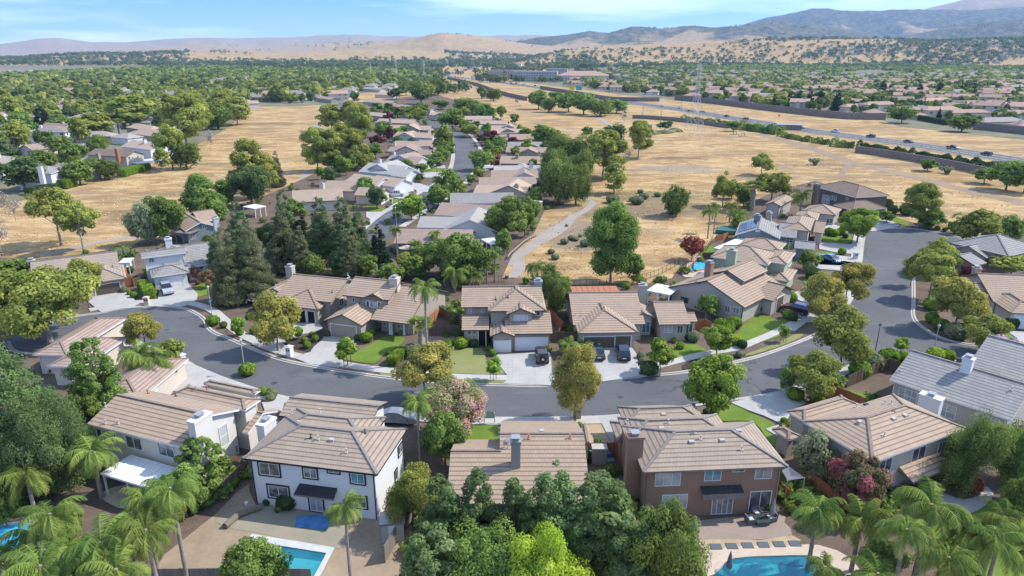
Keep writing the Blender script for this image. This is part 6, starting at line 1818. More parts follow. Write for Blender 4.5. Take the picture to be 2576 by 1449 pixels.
 ('leafy','v',1222,305,262,52,'drooping dark green tree at the far field corner'),('pepper','v',1175,290,245,66,'round dark tree beside the far roofs, left of the open field'),('leafy','v',1110,275,252,44,'line of green trees before the far field, left part'),
 ('open_sycamore','v',1260,302,268,28,'small open round-topped tree in the far field'),('leafy','v',1295,312,288,26,'small round tree beside the far roofs in the open field'),('pepper','v',1212,248,216,36,'drooping tree near the freeway, left of a pair'),('pepper','v',1242,254,222,34,'paler drooping tree near the freeway, right of a pair'),
 ('bare','v',1300,268,247,14,'tiny thin tree in the middle of the far field'),('leafy','v',1355,275,228,48,'dark tree nearest the freeway signs, left'),('pepper','v',1380,282,245,34,'drooping tree below the freeway signs'),('leafy','v',1430,282,232,56,'bright green tree in the row by the freeway'),
 ('leafy','v',1468,288,235,62,'broad green tree in the middle of the freeway row'),('pepper','v',1510,292,248,56,'brownish tree in the freeway row'),('leafy','v',1550,285,252,50,'green tree at the right end of the freeway row'),('bare','v',1570,308,280,22,'thin olive tree right of the freeway row'),
 ('leafy','v',1405,262,232,44,'dark green tree left in the freeway row'),('leafy','v',1060,262,205,56,'tall yellow-green tree at the top end of the neighbourhood'),('sycamore','v',1070,250,210,48,'yellow-green sycamore beside the tall tree at the top end'),('leafy','v',1100,240,190,50,'leafy tree left of the freeway bridge'),
 ('black_conifer','v',1170,222,196,16,'dark pointed conifer by the freeway, right of two'),('black_conifer','v',1156,222,198,14,'dark pointed conifer by the freeway, left of two'),('leafy','v',1022,240,205,40,'green tree right above the dark round one'),
 ('dark_oak','v',1672,330,305,36,'dark green bush tree by the pylon mound'),('leafy','v',1845,330,305,36,'dark green bush by the near freeway wall'),
 ('black_conifer','v',1985,268,222,26,'dark conifer leftmost of the trio at the sound wall'),('black_conifer','v',2007,270,220,24,'dark conifer second of the trio at the sound wall'),('black_conifer','v',2035,272,216,26,'pointed dark conifer between the trio and the twins'),('black_conifer','v',2063,268,215,28,'broad dark conifer left of the twin conifers'),
 ('black_conifer','v',2104,278,218,30,'tall dark conifer rightmost at the sound wall'),('black_conifer','v',2218,240,196,26,'pointed dark conifer first of three among the roofs'),('black_conifer','v',2273,246,214,22,'shorter pointed dark conifer second of three among the roofs'),('black_conifer','v',2310,246,200,24,'pointed dark conifer third of three among the roofs'),
 ('black_conifer','v',2362,242,198,22,'dark conifer left of the cypress row'),('leafy','v',2268,310,268,52,'round green tree in front of the sound wall'),('leafy','v',2418,332,292,60,'green bushy tree where the ivy wall ends'),('gold_green','v',1966,270,242,36,'yellowish tree left of the conifer trio'),
 ('leafy','v',2178,288,270,28,'small yellow-green tree before the cream two-storey house'),('leafy','v',1798,260,240,18,'small green tree at the sound wall near the pylon'),('dark_oak','v',1775,255,232,14,'small dark tree at the sound wall near the pylon'),
 ('leafy','v',2332,430,400,46,'green bushy tree at the ivied freeway wall'),('dusty','v',2378,437,415,26,'dusty olive bush at the ivied freeway wall'),('leafy','v',2475,462,425,50,'olive tree at the right end of the ivied wall'),('leafy','v',2530,478,405,80,'large green tree at the right edge by the freeway'),('leafy','v',2575,485,410,60,'dark tree cut by the right edge by the freeway'),
]
T += [('leafy','v',790,700,640,60,'leafy tree behind the chimney of the open garage house'),('dark_oak','v',850,690,635,50,'dark small tree left of the swing set'),('leafy','v',930,695,640,52,'leafy tree behind the old board fence'),('gold_green','v',1020,690,640,46,'olive tree behind the porch house chimney'),('leafy','v',1060,670,615,50,'bushy tree before the umbrella patio'),
  ('dark_oak','v',680,640,560,60,'dark rounded tree behind the second tall conifer'),('leafy','v',480,590,545,46,'small leafy tree left of the slate gabled house'),('leafy','v',1220,690,640,50,'leafy tree beside the pair of path end palms'),('redwood','v',760,690,560,62,'grey conifer between the thin foliage one and the dark group'),('leafy','v',1010,700,672,36,'low leafy tree beside the chimney of the porch house'),
  ('leafy','v',545,560,500,50,'leafy tree behind the slate gabled house chimney'),('leafy','v',740,560,505,60,'leafy tree left of the brown-roofed row house'),('gold_green','v',1420,745,700,40,'olive tree at the back corner of the triple garage house'),('sycamore','v',860,400,318,52,'tall sycamore between the middle and left of the row sycamores'),('sycamore','v',885,330,262,48,'sycamore at the far end behind the left row'),
  ('leafy','v',1330,560,500,46,'green tree beside the patio cover of the near row house'),('pepper','v',1460,470,380,60,'drooping pepper tree at the back of the grove'),('leafy','v',1320,350,322,34,'leafy tree at the end of the far right roofs'),('leafy','v',1410,420,365,46,'dark leafy tree beside the far pepper trees'),('sycamore','v',560,300,235,56,'sycamore at the top of the left grove'),
  ('gold_green','v',1860,580,545,40,'small olive tree by the green spa cover'),('leafy','v',1870,520,470,46,'leafy tree right of the palm cluster'),('leafy','v',1840,500,455,40,'leafy tree above the palm cluster'),('leafy','v',2230,560,530,40,'low leafy tree right of the dark brown house'),('leafy','v',2400,590,560,36,'leafy tree at the far kerb of the cul-de-sac')]
T += [('leafy','v',330,1400,1300,110,'bushy tree between the palms at the bottom left'),('round_green','v',200,1470,1370,120,'bright bushy tree under the bottom left palms'),('gold_green','v',420,1340,1225,110,'yellow-green bushy tree right of the white patio cover'),('leafy','v',90,1540,1440,120,'low bushy tree in the bottom left corner'),('leafy','v',2210,1480,1360,110,'bushy tree under the bottom right palms'),('round_green','v',2400,1540,1430,120,'bright low tree under the bottom right palms'),('leafy','v',2130,1570,1455,100,'low tree at the bottom edge beside the right pool'),('leafy','v',2050,1600,1462,90,'leafy shrub tree at the bottom edge in front of the right pool')]
T += [('dark_spire','v',1345,1500,1200,120,'dark evergreen wedged between the middle and the tallest pale one'),('dark_spire','v',1165,1500,1230,120,'dark evergreen filling the gap behind the leftmost one'),('spire','v',1450,1500,1225,130,'pale evergreen between the two pale ones at the clump')]
for q in T:
 kind,fr,x,yb,yt,w,lb = q
 tree(kind,fr,x,yb,yt,w,lb)
PALMS = [  # x, foot, crown centre y, crown width
 (475,1470,1225,175,'feathery palm with ringed trunk in front of the dirt backyard'),(95,1310,1195,165,'palm over the blue pool at the left'),(258,1255,1130,175,'yellow-tipped palm by the white patio cover'),(885,1480,1270,130,'young palm with tall slim trunk at the black-trimmed house'),
 (300,1560,1360,240,'big palm at the bottom left, middle of the palm clump'),(180,1500,1290,190,'palm between the blue pool and the big palm'),(50,1540,1400,180,'palm at the bottom left corner'),(410,1540,1330,190,'leaning palm right in the bottom left clump'),(150,1600,1420,220,'lowest palm at the bottom left edge'),(340,1640,1430,200,'yellowed palm cut by the bottom edge'),
 (365,975,885,135,'left one of the paired palms by the left bend'),(402,975,900,140,'right one of the paired palms by the left bend'),(1058,1170,1010,110,'slim palm between the white house and the tan roof'),
 (2030,1435,1275,170,'bright palm beside the brown house pool'),(2140,1440,1300,180,'palm right of the bright one by the pool'),(2290,1500,1265,230,'largest palm in front of the greige house'),(2440,1560,1350,200,'palm over the shaded lawn at the bottom right'),(2560,1560,1390,180,'palm at the bottom right corner'),(2340,1590,1400,200,'low palm at the bottom between the largest and the corner one'),(2230,1560,1330,170,'dark palm behind the pool at the bottom right'),(2050,1570,1425,120,'small palm cut by the bottom edge at the pool'),
 (1076,915,720,105,'tall palm with swept fronds beside the porch house'),(1060,880,812,60,'shaggy fan palm beside the porch house garden'),(1000,655,575,46,'slim palm left of the patio umbrella'),(1048,650,610,50,'yellow-green palm right of the patio umbrella'),(1095,640,585,44,'palm behind the umbrella patio roof'),
 (1225,712,640,60,'left palm of the pair by the path end'),(1245,712,632,60,'right palm of the pair by the path end'),(1145,735,680,100,'palm before the dark green tree group'),(1190,725,690,80,'palm left behind the round-window house'),(1350,745,668,80,'palm beside the chimney of the round-window house'),(1385,765,690,60,'yellowish palm right of the chimney palm'),
 (1780,600,525,60,'drooping palm leftmost in the cluster by the field'),(1795,585,515,40,'palm right beside the drooping one'),(1852,575,540,70,'palm over the slate blue house backyard'),(1835,560,515,60,'palm behind the backyard palm by the field'),(2010,545,485,70,'palm between the grey house and the dark brown one'),(1890,530,470,50,'fan-headed palm behind the roofs by the field'),
 (1972,655,615,32,'small palm before the slate blue porch'),
 (1232,366,325,14,'slim palm amid the purple trees of the central street'),(1856,266,235,20,'slender palm before the white gabled house beyond the wall'),(2068,275,250,20,'pale palm between the conifers at the sound wall'),(2082,270,245,18,'second pale palm between the conifers at the sound wall'),(2517,315,275,30,'slender palm at the right behind the second wall'),
 (1952,240,205,18,'tall palm above the rosy roofs beyond the wall'),(2100,220,205,20,'palm tuft left of the first pointed conifer'),(2400,270,255,18,'palm tuft below the cypress row')]
PALMS += [(230,1620,1455,200,'palm at the very bottom left between the lowest two'),(120,1480,1340,170,'dense palm behind the bottom left corner palm'),(400,1440,1250,150,'palm beside the patio cover, right of the yellow-tipped one'),(2170,1620,1440,190,'palm cut by the bottom edge right of the pool'),(2480,1480,1300,160,'palm behind the one over the shaded lawn'),(2390,1540,1330,180,'palm just right of the largest one')]
for x,yb,yc,w,lb in PALMS:
 if not lb: continue
 k = 'fan_palm' if 'fan' in lb else 'palm'
 tree(k,'v',x,yb,yc - w * .16,w,lb)
for x,y,w,lb in [(1430,892,70,'low bushy palm left of the two black cars, nearer of two'),(1470,885,50,'low bushy palm left of the two black cars, by the garage'),(1150,800,50,'broad-leaved garden palm left of the round-window house'),(1125,790,40,'broad-leaved garden palm beside the gravel side yard')]:
 tree('bush_palm','v',x,y,y - w * .75,w,lb)
for k in range(13):
 x = 2404 + k * 4.1
 tree('cypress','v',x,233 + k * .5,203,5.5,'cypress in the dense dark row right of the pointed conifers',group='cypresses in the dense dark row')
for k,(x,yb,yt) in enumerate([(2552,240,216),(2560,241,214),(2568,242,218)]):
 tree('cypress','v',x,yb,yt,5,['left','middle','right'][k] + ' cypress of the small trio near the right edge',group='cypress trio near the right edge')
# ------------------------------------------------------------------ shrubs and hedges
hedge('r8',(1420,740),(1500,880),2.0,1.7,'long clipped yellow-green hedge beside the silver SUV')
for x,y,w,lb in [(465,1040,115,'largest ball shrub on a stem between the two near driveways'),(350,1100,95,'ball shrub on a stem nearest the street between the driveways'),(630,1010,62,'small ball shrub by the driveway of the porch house'),(540,1085,72,'ball shrub in the middle of the black mulch bed'),(668,1070,82,'squarish ball shrub right in the black mulch bed'),(570,1150,88,'front ball shrub of the black mulch bed')]:
 shrub('r5',x,y,w,lb,stem='stem' in lb,hr=1.0,name='topiary_shrub')
for fr,x,y,w,lb in [('r5',820,1010,75,'dark shrub left of the beige garage door'),('r5',1185,1050,80,'dark round shrub right of the beige garage door'),('r5',1270,1015,75,'light green shrub beside the garage corner'),('r5',1335,990,105,'bright green bush by the porch steps'),('r5',1285,1070,150,'low spreading shrub by the porch walkway'),
      ('r5',1850,1240,200,'large grey-green bush between two front lawns'),('r5',1600,1220,60,'small round shrub at the lawn edge'),('r6',175,980,170,'yellow-green bush under the left front window'),('r6',330,965,120,'dark red-tipped bush by the front door'),('r6',20,985,130,'lavender bush at the edge of the thin lawn'),
      ('d',1610,820,95,'squarish clipped shrub by the left lamp post'),('d',1690,840,52,'dark round shrub at the kerb near the left lamp post'),('d',1812,900,55,'low shrub beneath the little street tree'),('d',1925,885,66,'clipped shrub at the driveway edge near the left bend'),('d',1880,775,50,'round shrub in the mulch before the porch wall'),
      ('d',1945,700,60,'dark shrub left of the open garage house'),('d',490,995,90,'broad clipped shrub on the corner lawn edge'),('d',590,1005,85,'low shrub beside the broad clipped one on the corner'),('d',520,1020,60,'low dark shrub nearest the corner house'),('d',940,575,50,'silvery shrub beside the brown garage door'),
      ('d',980,595,36,'small grey shrub on the bed left of the hedge'),('d',1015,615,50,'yellow shrub on the bed left of the hedge'),('d',985,425,50,'dark round shrub beside the white house wall'),('d',1170,590,50,'bush between the hedge and the SUV'),('d',1495,515,36,'pale round shrub at the foot of the red-flowering tree'),
      ('d',890,310,80,'bright bush behind the wide grey roof'),('d',950,300,70,'bright bush right of the one behind the wide grey roof'),
      ('f',570,720,62,'clipped box shrub by the beige garage'),('f',640,700,75,'dark shrub right of the clipped box one'),('f',525,730,60,'yellow-green shrub by the porch wall'),('f',810,650,90,'clipped hedge shrub before the green house garage'),('f',830,790,66,'round dark shrub on the island lawn'),('f',790,770,75,'flowering bush on the island lawn'),
      ('f',385,840,110,'tall clipped shrub at the top of the hedge group'),('f',285,850,90,'clipped shrub left at the top of the hedge group'),('f',350,860,85,'clipped shrub in the middle of the hedge group'),('f',345,890,85,'lower clipped shrub of the hedge group'),('f',320,930,90,'clipped shrub behind the round green tree'),('f',390,970,90,'pale upright shrub left of the bright lawn'),
      ('f',445,995,72,'dark shrub at the lawn corner'),('f',330,1085,50,'small low shrub on the black mulch strip, left'),('f',425,1062,52,'small grey shrub on the black mulch strip, right'),('f',80,945,80,'round silvery shrub at the entry garden'),('f',30,930,60,'dark red shrub at the entry garden'),('f',-20,1000,60,'round shrub left in the entry garden'),
      ('e',2260,1075,60,'grey round shrub at the driveway edge'),('e',2270,1110,50,'low grey shrub nearer the driveway corner'),('e',2320,1190,130,'low dark shrub by the pavement strip'),('e',1140,1050,55,'square clipped shrub left of the white garage doors'),('e',1565,1020,48,'square clipped shrub right of the white garage doors'),('e',880,910,62,'dark upright shrub by the side gate'),
      ('f',1870,700,110,'clipped yellow-green hedge shrub under the golden trees'),('f',1875,800,90,'clipped light shrub at the right kerb bend'),('f',1945,855,110,'large clipped shrub at the right kerb bend'),('f',2060,920,160,'wide grey-green shrub bed at the right corner'),('f',2480,840,90,'dark round shrub beside the white garage door'),
      ('f',1550,1100,140,'broad clipped shrub at the corner beside the lamp post'),('f',1660,1090,80,'clipped shrub right of the broad corner one'),('f',1900,1080,120,'flat clipped yellow-green shrub left behind the ribbed roof'),('f',2000,1090,90,'flat clipped yellow-green shrub right behind the ribbed roof'),('f',1430,1150,150,'olive shrub along the corner pavement'),('f',1330,1200,150,'rust and green shrub along the corner pavement'),
      ('r4',220,640,190,'large clipped ball shrub at the corner driveway'),('r4',480,690,160,'clipped ball shrub before the greige garage'),('r4',85,935,85,'round clipped ball above a lower one at the brick entry'),('r4',70,1000,80,'lower clipped ball at the brick entry'),('r4',90,1290,130,'round clipped shrub at the bend of the green lawn'),
      ('r3',1290,260,100,'dark shrub in the ring bed of the round tree'),('r3',1390,260,90,'green shrub right in the ring bed'),('b',1640,610,45,'small shrub in the tan gravel'),('b',1525,500,40,'spiky shrub at the gravel edge'),('a',1590,160,100,'small round tree-like bush at the near lamp post'),('a',1745,310,70,'grey shrub in the front bed before the beige house'),('a',1690,290,60,'green shrub left in the front bed before the beige house'),
      ('r2',655,1380,240,'dark clipped shrub under the white house window'),('r2',410,1350,90,'narrow dark shrub left under the white house window'),('r2',770,1370,80,'dark shrub beside the patio door'),('r2',460,90,110,'olive shrub on the front bed of the white house'),('r2',760,260,250,'wiry olive shrub between the beige and white houses'),
      ('f',950,420,90,'grey-green shrub before the green house'),('f',980,470,110,'dark clipped shrub bed at the green house'),('f',1200,290,56,'round shrub at the sloped lawn'),('f',1140,150,60,'golden shrub on the small front lawn, left'),('f',1190,140,60,'golden shrub on the small front lawn, right'),('f',1225,165,40,'dark round shrub on the small front lawn'),('f',1100,140,60,'green shrub on the small front lawn'),
      ('i',1150,1030,60,'bright bush before the grey garage'),('i',1580,1010,70,'dark shrub right of the dark brown house'),('i',1690,1020,110,'broad dark shrub by the cul-de-sac lawn'),('i',1860,1090,120,'big dark rounded shrub behind the pale-trunked sycamore'),('i',1545,960,66,'grey-green shrub at the field side of the dark brown house'),
      ('c',1840,900,130,'reddish low shrub in the curved garden bed'),('i',1840,1115,30,'tiny shrub on the kerb bed, first of five'),('i',1920,1135,36,'tiny shrub on the kerb bed, second of five'),('i',1975,1145,34,'tiny shrub on the kerb bed, third of five'),('i',2055,1160,36,'tiny shrub on the kerb bed, fourth of five'),
      ('m',1510,985,110,'dark dense bush under the open olive tree in the field')]:
 mt = 'dark' if 'dark' in lb else 'sage' if ('grey' in lb or 'silver' in lb or 'olive' in lb or 'wiry' in lb) else 'lime' if ('yellow' in lb or 'bright' in lb or 'golden' in lb) else 'rust' if ('red' in lb) else 'shrub'
 if 'hedge' in lb: mt = 'shrub'
 shrub(fr,x,y,w,lb,mt,hr=.75 if w > 90 else .9)
for k,(x,y,w) in enumerate([(445,1335,60),(480,1385,70),(740,1270,90),(700,1190,40),(1370,840,60),(1250,860,80),(1220,810,50),(1150,880,60),(620,1215,60),(660,1225,50),(580,1100,30),(1190,905,110),(980,895,110),(860,1000,50),(1290,250,60),(560,1250,70),(1150,1030,30)]):
 shrub('m',x,y,w,['pale','silvery','dusty','low','small','squat'][k % 6] + ' weed bush ' + ['near the bike path bottom','beside the first weed bush by the path','left of the big field sycamore','in the gully left of the big sycamore','behind the open olive tree','in the green hollow of the field','in the upper green hollow','on the slope left of the olive tree','by the gully floor','in the dry wash','on the path shoulder','in the wide green patch','in the left part of the green patch','left of the bike path bend','on the pylon mound','in the dry wash bottom','on the bare clay'][k],'sage',hr=.6,name='weed_bush')
hedge('e',(370,1130),(480,1040),1.5,1.3,'bright green hedge between the two front lawns')
hedge('r4',(700,560),(640,520),.8,.9,'short hedge inside the corner fence')
hedge('i',(1710,290),(2010,345),2.2,3.2,'long dark green ivy hedge against the sound wall','dark')
hedge('g',(910,635),(1120,575),3.0,2.6,'bright hedge at the field edge below the pale two-storey house')
hedge('g',(200,770),(450,735),3.0,2.4,'hedge at the field edge before the white house','dark')
hedge('g',(470,725),(560,700),3.4,3.0,'bright bush hedge at the field edge, left of the round tree')
ivy_bank('i','ivy','dark ivy spilling over the near freeway wall','ivy',[1320,512,1600,560,1900,607,2200,660,2430,700],3.4,4.0,'dark',120,.5)
ivy_bank('i','oleander_bushes','dense green oleander run between freeway and dirt track','bushes',[440,372,540,385,640,400,740,412],10,5.6,'green',150,.6,kind='stuff')
ivy_bank('i','oleander_bushes','low green bushes beside the freeway before the ivied wall','bushes',[740,425,860,452,980,470,1110,490],6,3.4,'green',70,.5,kind='stuff')
ivy_bank('i','oleander_bushes','round dark bushes at the start of the ivied wall','bushes',[1130,500,1200,508,1290,515],7,4.6,'green',130,.5,kind='stuff')
ivy_bank('i','oleander_bushes','scrubby bushes along the freeway by the pylon','bushes',[0,308,110,320,220,335,330,348,420,365],8,4.2,'dark',70,.55,kind='stuff')
ivy_bank('m','mound_scrub','olive scrub covering the mound by the pylon','scrub',[1290,300,1380,290,1460,285,1540,272],10,2.2,'sage',120,.4,kind='stuff')
# ------------------------------------------------------------------ vehicles
def paint(name,c,metal=.3):
 m = plain(name,c,.28,spec=.6,metal=metal)
 m.node_tree.nodes['Principled BSDF'].inputs['Coat Weight'].default_value = .6
 return m
PAINT = {'black': paint('car paint black',(.012,.013,.017),.1),'silver': paint('car paint silver',(.42,.45,.48)),'maroon': paint('car paint maroon',(.075,.018,.03)),'white': paint('car paint white',(.75,.75,.75),0),
   'blue': paint('car paint blue',(.09,.22,.38)),'grey': paint('car paint grey',(.12,.125,.13)),'red': paint('car paint red',(.35,.03,.02),.1)}
MT['rubber'] = plain('tyre rubber',(.02,.02,.02),.9)
MT['rim'] = plain('alloy rim',(.45,.46,.47),.3,metal=.7)
MT['carglass'] = plain('car glass',(.02,.025,.03),.05,spec=.9)
MT['lamp'] = plain('headlamp lens',(.75,.76,.78),.1,spec=.8)
MT['taillamp'] = plain('tail lamp lens',(.35,.02,.02),.15,spec=.7)
SHAPES = {  # length, width, side profile of the body, cabin profile (x from rear 0 to front L)
 'suv': (4.8,1.9,[(0,.45),(.03,.95),(.12,1.12),(3.45,1.12),(4.55,.98),(4.78,.8),(4.8,.42)],[(.12,1.1),(.45,1.68),(1.2,1.76),(2.6,1.74),(3.5,1.1)]),
 'sedan': (4.7,1.82,[(0,.4),(.03,.85),(.15,.98),(3.5,.95),(4.5,.82),(4.68,.7),(4.7,.38)],[(.75,.96),(1.4,1.38),(2.0,1.44),(2.7,1.4),(3.6,.93)]),
 'jeep': (4.2,1.85,[(0,.55),(0,1.15),(2.9,1.15),(4.0,1.08),(4.2,1.0),(4.2,.5)],[(.05,1.13),(.08,1.82),(1.5,1.88),(2.65,1.82),(2.95,1.13)]),
 'pickup': (5.8,2.0,[(0,.55),(0,1.1),(1.95,1.1),(4.5,1.12),(5.6,1.05),(5.78,.9),(5.8,.5)],[(2.0,1.1),(2.15,1.8),(3.0,1.86),(3.7,1.8),(4.45,1.1)]),
}
def loft(mb,prof,w0,w1,zb,m=0):
 """extrude a side profile across the width, the top drawn in"""
 zmx = max(p[1] for p in prof)
 def W(z): return (w0 + (w1 - w0) * max(0,(z - zb) / (zmx - zb + 1e-6))) / 2
 Lf = [Vector((p[0],W(p[1]),p[1])) for p in prof]
 Rt = [Vector((p[0],-W(p[1]),p[1])) for p in prof]
 n = len(prof)
 for i in range(n - 1):
  mb.face([Lf[i],Lf[i + 1],Rt[i + 1],Rt[i]],m)
 mb.face([Lf[-1],Lf[0],Rt[0],Rt[-1]],m)
 mb.face(Lf[::-1],m)
 mb.face(Rt,m)
CARS = {}
def make_car(shape,colour,full=True):
 key = (shape,colour,full)
 if key in CARS: return CARS[key]
 L,Wd,body,cab = SHAPES[shape]
 parts = []
 mb = MB()
 loft(mb,body,Wd,Wd * .94,.4)
 if shape == 'pickup': mb.box(.1,-.8,1.101,1.85,.8,1.11,1)
 top = [p for p in cab if p[1] > 1.3]
 zt = max(p[1] for p in cab)
 for a,b in zip(top,top[1:]):
  w = Wd * .37
  mb.face([Vector((a[0],w,a[1] + .02)),Vector((a[0],-w,a[1] + .02)),Vector((b[0],-w,b[1] + .02)),Vector((b[0],w,b[1] + .02))],0)
 me = lambda m,nm,mats: m.build(nm,mats)
 root = empty('car',(0,-500,0))
 mats = [PAINT[colour],MT['rubber']]
 b = mb.build('body',mats,root)
 mod = None
 g = MB()
 loft(g,cab,Wd * .93,Wd * .74,cab[0][1])
 gl = g.build('cabin_glass',MT['carglass'],root)
 pm = MB()
 for i in range(1,len(cab) - 1 if shape != 'jeep' else len(cab)):
  for s in (1,-1):
   zb,z2 = cab[0][1],cab[i][1] if i < len(cab) else 1.1
   fx = cab[min(i,len(cab) - 1)][0]
   w0,w1 = Wd * .93 / 2,Wd * .74 / 2
   if z2 > zb + .2: pm.beam(Vector((fx + (.1 if i == 1 else 0),s * w0,zb)),Vector((fx,s * (w1 + .01),z2)),.09,.07)
 pm.build('pillar',PAINT[colour],root)
 for x in (L * .19,L * .81):
  for s in (1,-1):
   t = MB()
   r = .36 if shape != 'jeep' else .42
   y = s * (Wd / 2 - .1)
   t.tube([(x,y - .12,r),(x,y + .12,r)],r,16)
   wh = t.build('wheel',MT['rubber'],root)
   t = MB()
   t.tube([(x,y + s * .1,r),(x,y + s * .135,r)],r * .6,10)
   t.build('rim',MT['rim'],wh)
 for s in (1,-1):
  t = MB()
  t.box(L - .12,s * (Wd / 2 - .38) - .17,.72,L + .01,s * (Wd / 2 - .38) + .17,.88)
  t.build('headlight',MT['lamp'],root)
  t = MB()
  t.box(-.02,s * (Wd / 2 - .2) - .12,.78,.1,s * (Wd / 2 - .2) + .12,1.0)
  t.build('tail_light',MT['taillamp'],root)
  t = MB()
  t.box(cab[-1][0] - .35,s * (Wd / 2 + .02) - .09,1.08,cab[-1][0] - .2,s * (Wd / 2 + .02) + .09,1.24)
  t.build('side_mirror',PAINT[colour],root)
 t = MB()
 t.box(-.03,-.26,.62,.0,.26,.76)
 t.build('number_plate',MT['trim_white'],root)
 if shape == 'jeep':
  t = MB()
  t.tube([(-.28,0,1.05),(-.02,0,1.05)],.40,16)
  wh = t.build('spare_wheel',MT['rubber'],root)
  t = MB()
  t.tube([(-.30,0,1.05),(-.27,0,1.05)],.2,10)
  t.build('rim',MT['rim'],wh)
 CARS[key] = root
 root['_free'] = 1
 return root
def car(shape,colour,x,y,heading,label,group=None,z=.24):
 """x, y in metres: the middle of the car; heading: direction of its nose"""
 p = make_car(shape,colour)
 o = p if p.get('_free') else copy_tree(p)
 if '_free' in p: del p['_free']
 if '_free' in o: del o['_free']
 L = SHAPES[shape][0]
 o.location = (x - math.cos(heading) * L / 2,y - math.sin(heading) * L / 2,z)
 o.rotation_euler = (0,0,heading)
 o.name = {'pickup': 'pickup_truck','jeep': 'off_road_car'}.get(shape,'car')
 return tag(o,label,{'pickup': 'pickup','suv': 'suv'}.get(shape,'car'),group)
def carp(shape,colour,fr,tail,nose,label,group=None,z=.24):
 a,b = G(fr,tail),G(fr,nose)
 return car(shape,colour,(a.x + b.x) / 2,(a.y + b.y) / 2,math.atan2(b.y - a.y,b.x - a.x),label,group,z)
carp('suv','silver','r8',(1665,745),(1735,868),'silver SUV parked nose out on the driveway of the white two-storey house')
carp('jeep','black','r6',(1160,1212),(1135,1062),'black off-road car with spare wheel on its back, parked at the white garage doors')
carp('sedan','black','r6',(1840,1160),(1800,1020),'black sedan on the left of the brown garage driveway')
carp('suv','black','r6',(2145,1185),(2110,1010),'black SUV on the right of the brown garage driveway')
carp('suv','maroon','r7',(1850,1240),(1590,1175),'maroon SUV parked across the driveway of the long gabled beige house')
carp('sedan','blue','r7',(2060,560),(2230,620),'pale blue car half hidden by bushes before the sage green house')
carp('sedan','white','r5',(600,690),(640,815),'white car parked inside the open garage',z=.26)
carp('pickup','white','h',(650,882),(795,880),'white pickup truck on a driveway of the central street')
carp('suv','black','h',(975,1000),(1060,975),'dark SUV at the right kerb at the near end of the central street')
carp('sedan','grey','h',(1040,655),(1085,640),'grey car under the round trees of the central street')
carp('sedan','white','h',(940,300),(985,295),'white car on a driveway at the far bend, left of two')
carp('sedan','silver','h',(1010,312),(1045,305),'pale car on a driveway at the far bend, right of two')
cc = carp('sedan','grey','r2',(1900,350),(2080,360),'car under a loose blue grey cover beside the white house')
cov = MB()
loft(cov,[(-.1,.3),(0,.9),(.6,1.15),(1.4,1.5),(2.6,1.52),(3.6,1.1),(4.6,.9),(4.85,.3)],2.0,1.5,.3)
co = cov.build('fabric_cover',plain('tarp blue grey',(.13,.16,.19),.8,(.24,.27,.30),1.5),cc)
for x,y,colr,shp,dr,lb in [(1665,268,'white','sedan',-1,'white car first from the freeway trees'),(1710,274,'white','suv',-1,'white SUV second from the freeway trees'),(1735,281,'black','sedan',-1,'dark car beneath the tall pylon on the freeway'),(1767,284,'black','sedan',-1,'dark car right of the pylon on the freeway'),
        (1828,294,'maroon','sedan',-1,'maroon car on the freeway'),(1875,302,'black','suv',-1,'dark SUV behind the maroon freeway car'),(2003,321,'black','sedan',-1,'dark car left of a close pair on the freeway'),(2015,324,'black','sedan',1,'dark car right of a close pair on the freeway'),
        (2101,333,'white','suv',-1,'white SUV alone on the freeway'),(2190,346,'black','suv',-1,'dark SUV right of the lone white one'),(2285,359,'black','sedan',1,'dark car third from the right on the freeway'),(2396,375,'black','pickup',1,'dark pickup truck second from the right on the freeway'),(2481,391,'black','suv',-1,'dark SUV rightmost on the freeway'),
        (1950,317,'white','suv',-1,'white van top showing behind the shed by the freeway')]:
 g = G('v',(x,y))
 i = min(range(len(FC) - 1),key=lambda k: (FC[k] - g).length)
 d = (FC[i + 1] - FC[i]).normalized()
 h = math.atan2(d.y,d.x) + (math.pi if dr > 0 else 0)
 car(shp,colr,g.x,g.y,h,lb,'cars on the freeway',.11)
rr = random.Random(4)
for k in range(46):
 t = rr.uniform(.50,.985)
 i = int(t * (len(FC) - 1))
 p,d = FC[i].lerp(FC[i + 1],rr.random()),(FC[i + 1] - FC[i]).normalized()
 nrm = Vector((-d.y,d.x,0)) * rr.choice([-7,-4.6,-1.5,1.5,4.6,7])
 car(rr.choice(['sedan','suv']),rr.choice(['white','white','silver','black','grey']),p.x + nrm.x,p.y + nrm.y,math.atan2(d.y,d.x),'small car in the distant freeway traffic beyond the bridge','distant freeway traffic',.11)
g = G('v',(1150,187))
e = empty('box_truck',(g.x,g.y,.1),2.6,'red box truck on the distant freeway bend','truck')
t = MB(); t.box(-4,-1.25,1.0,4,1.25,3.9); t.build('cargo_box',PAINT['red'],e)
t = MB(); t.box(4.2,-1.2,.8,6.2,1.2,2.9); t.build('cab',PAINT['white'],e)
for x in (-3,5):
 t = MB(); t.tube([(x,-1.3,.5),(x,1.3,.5)],.5,10); t.build('wheel',MT['rubber'],e)
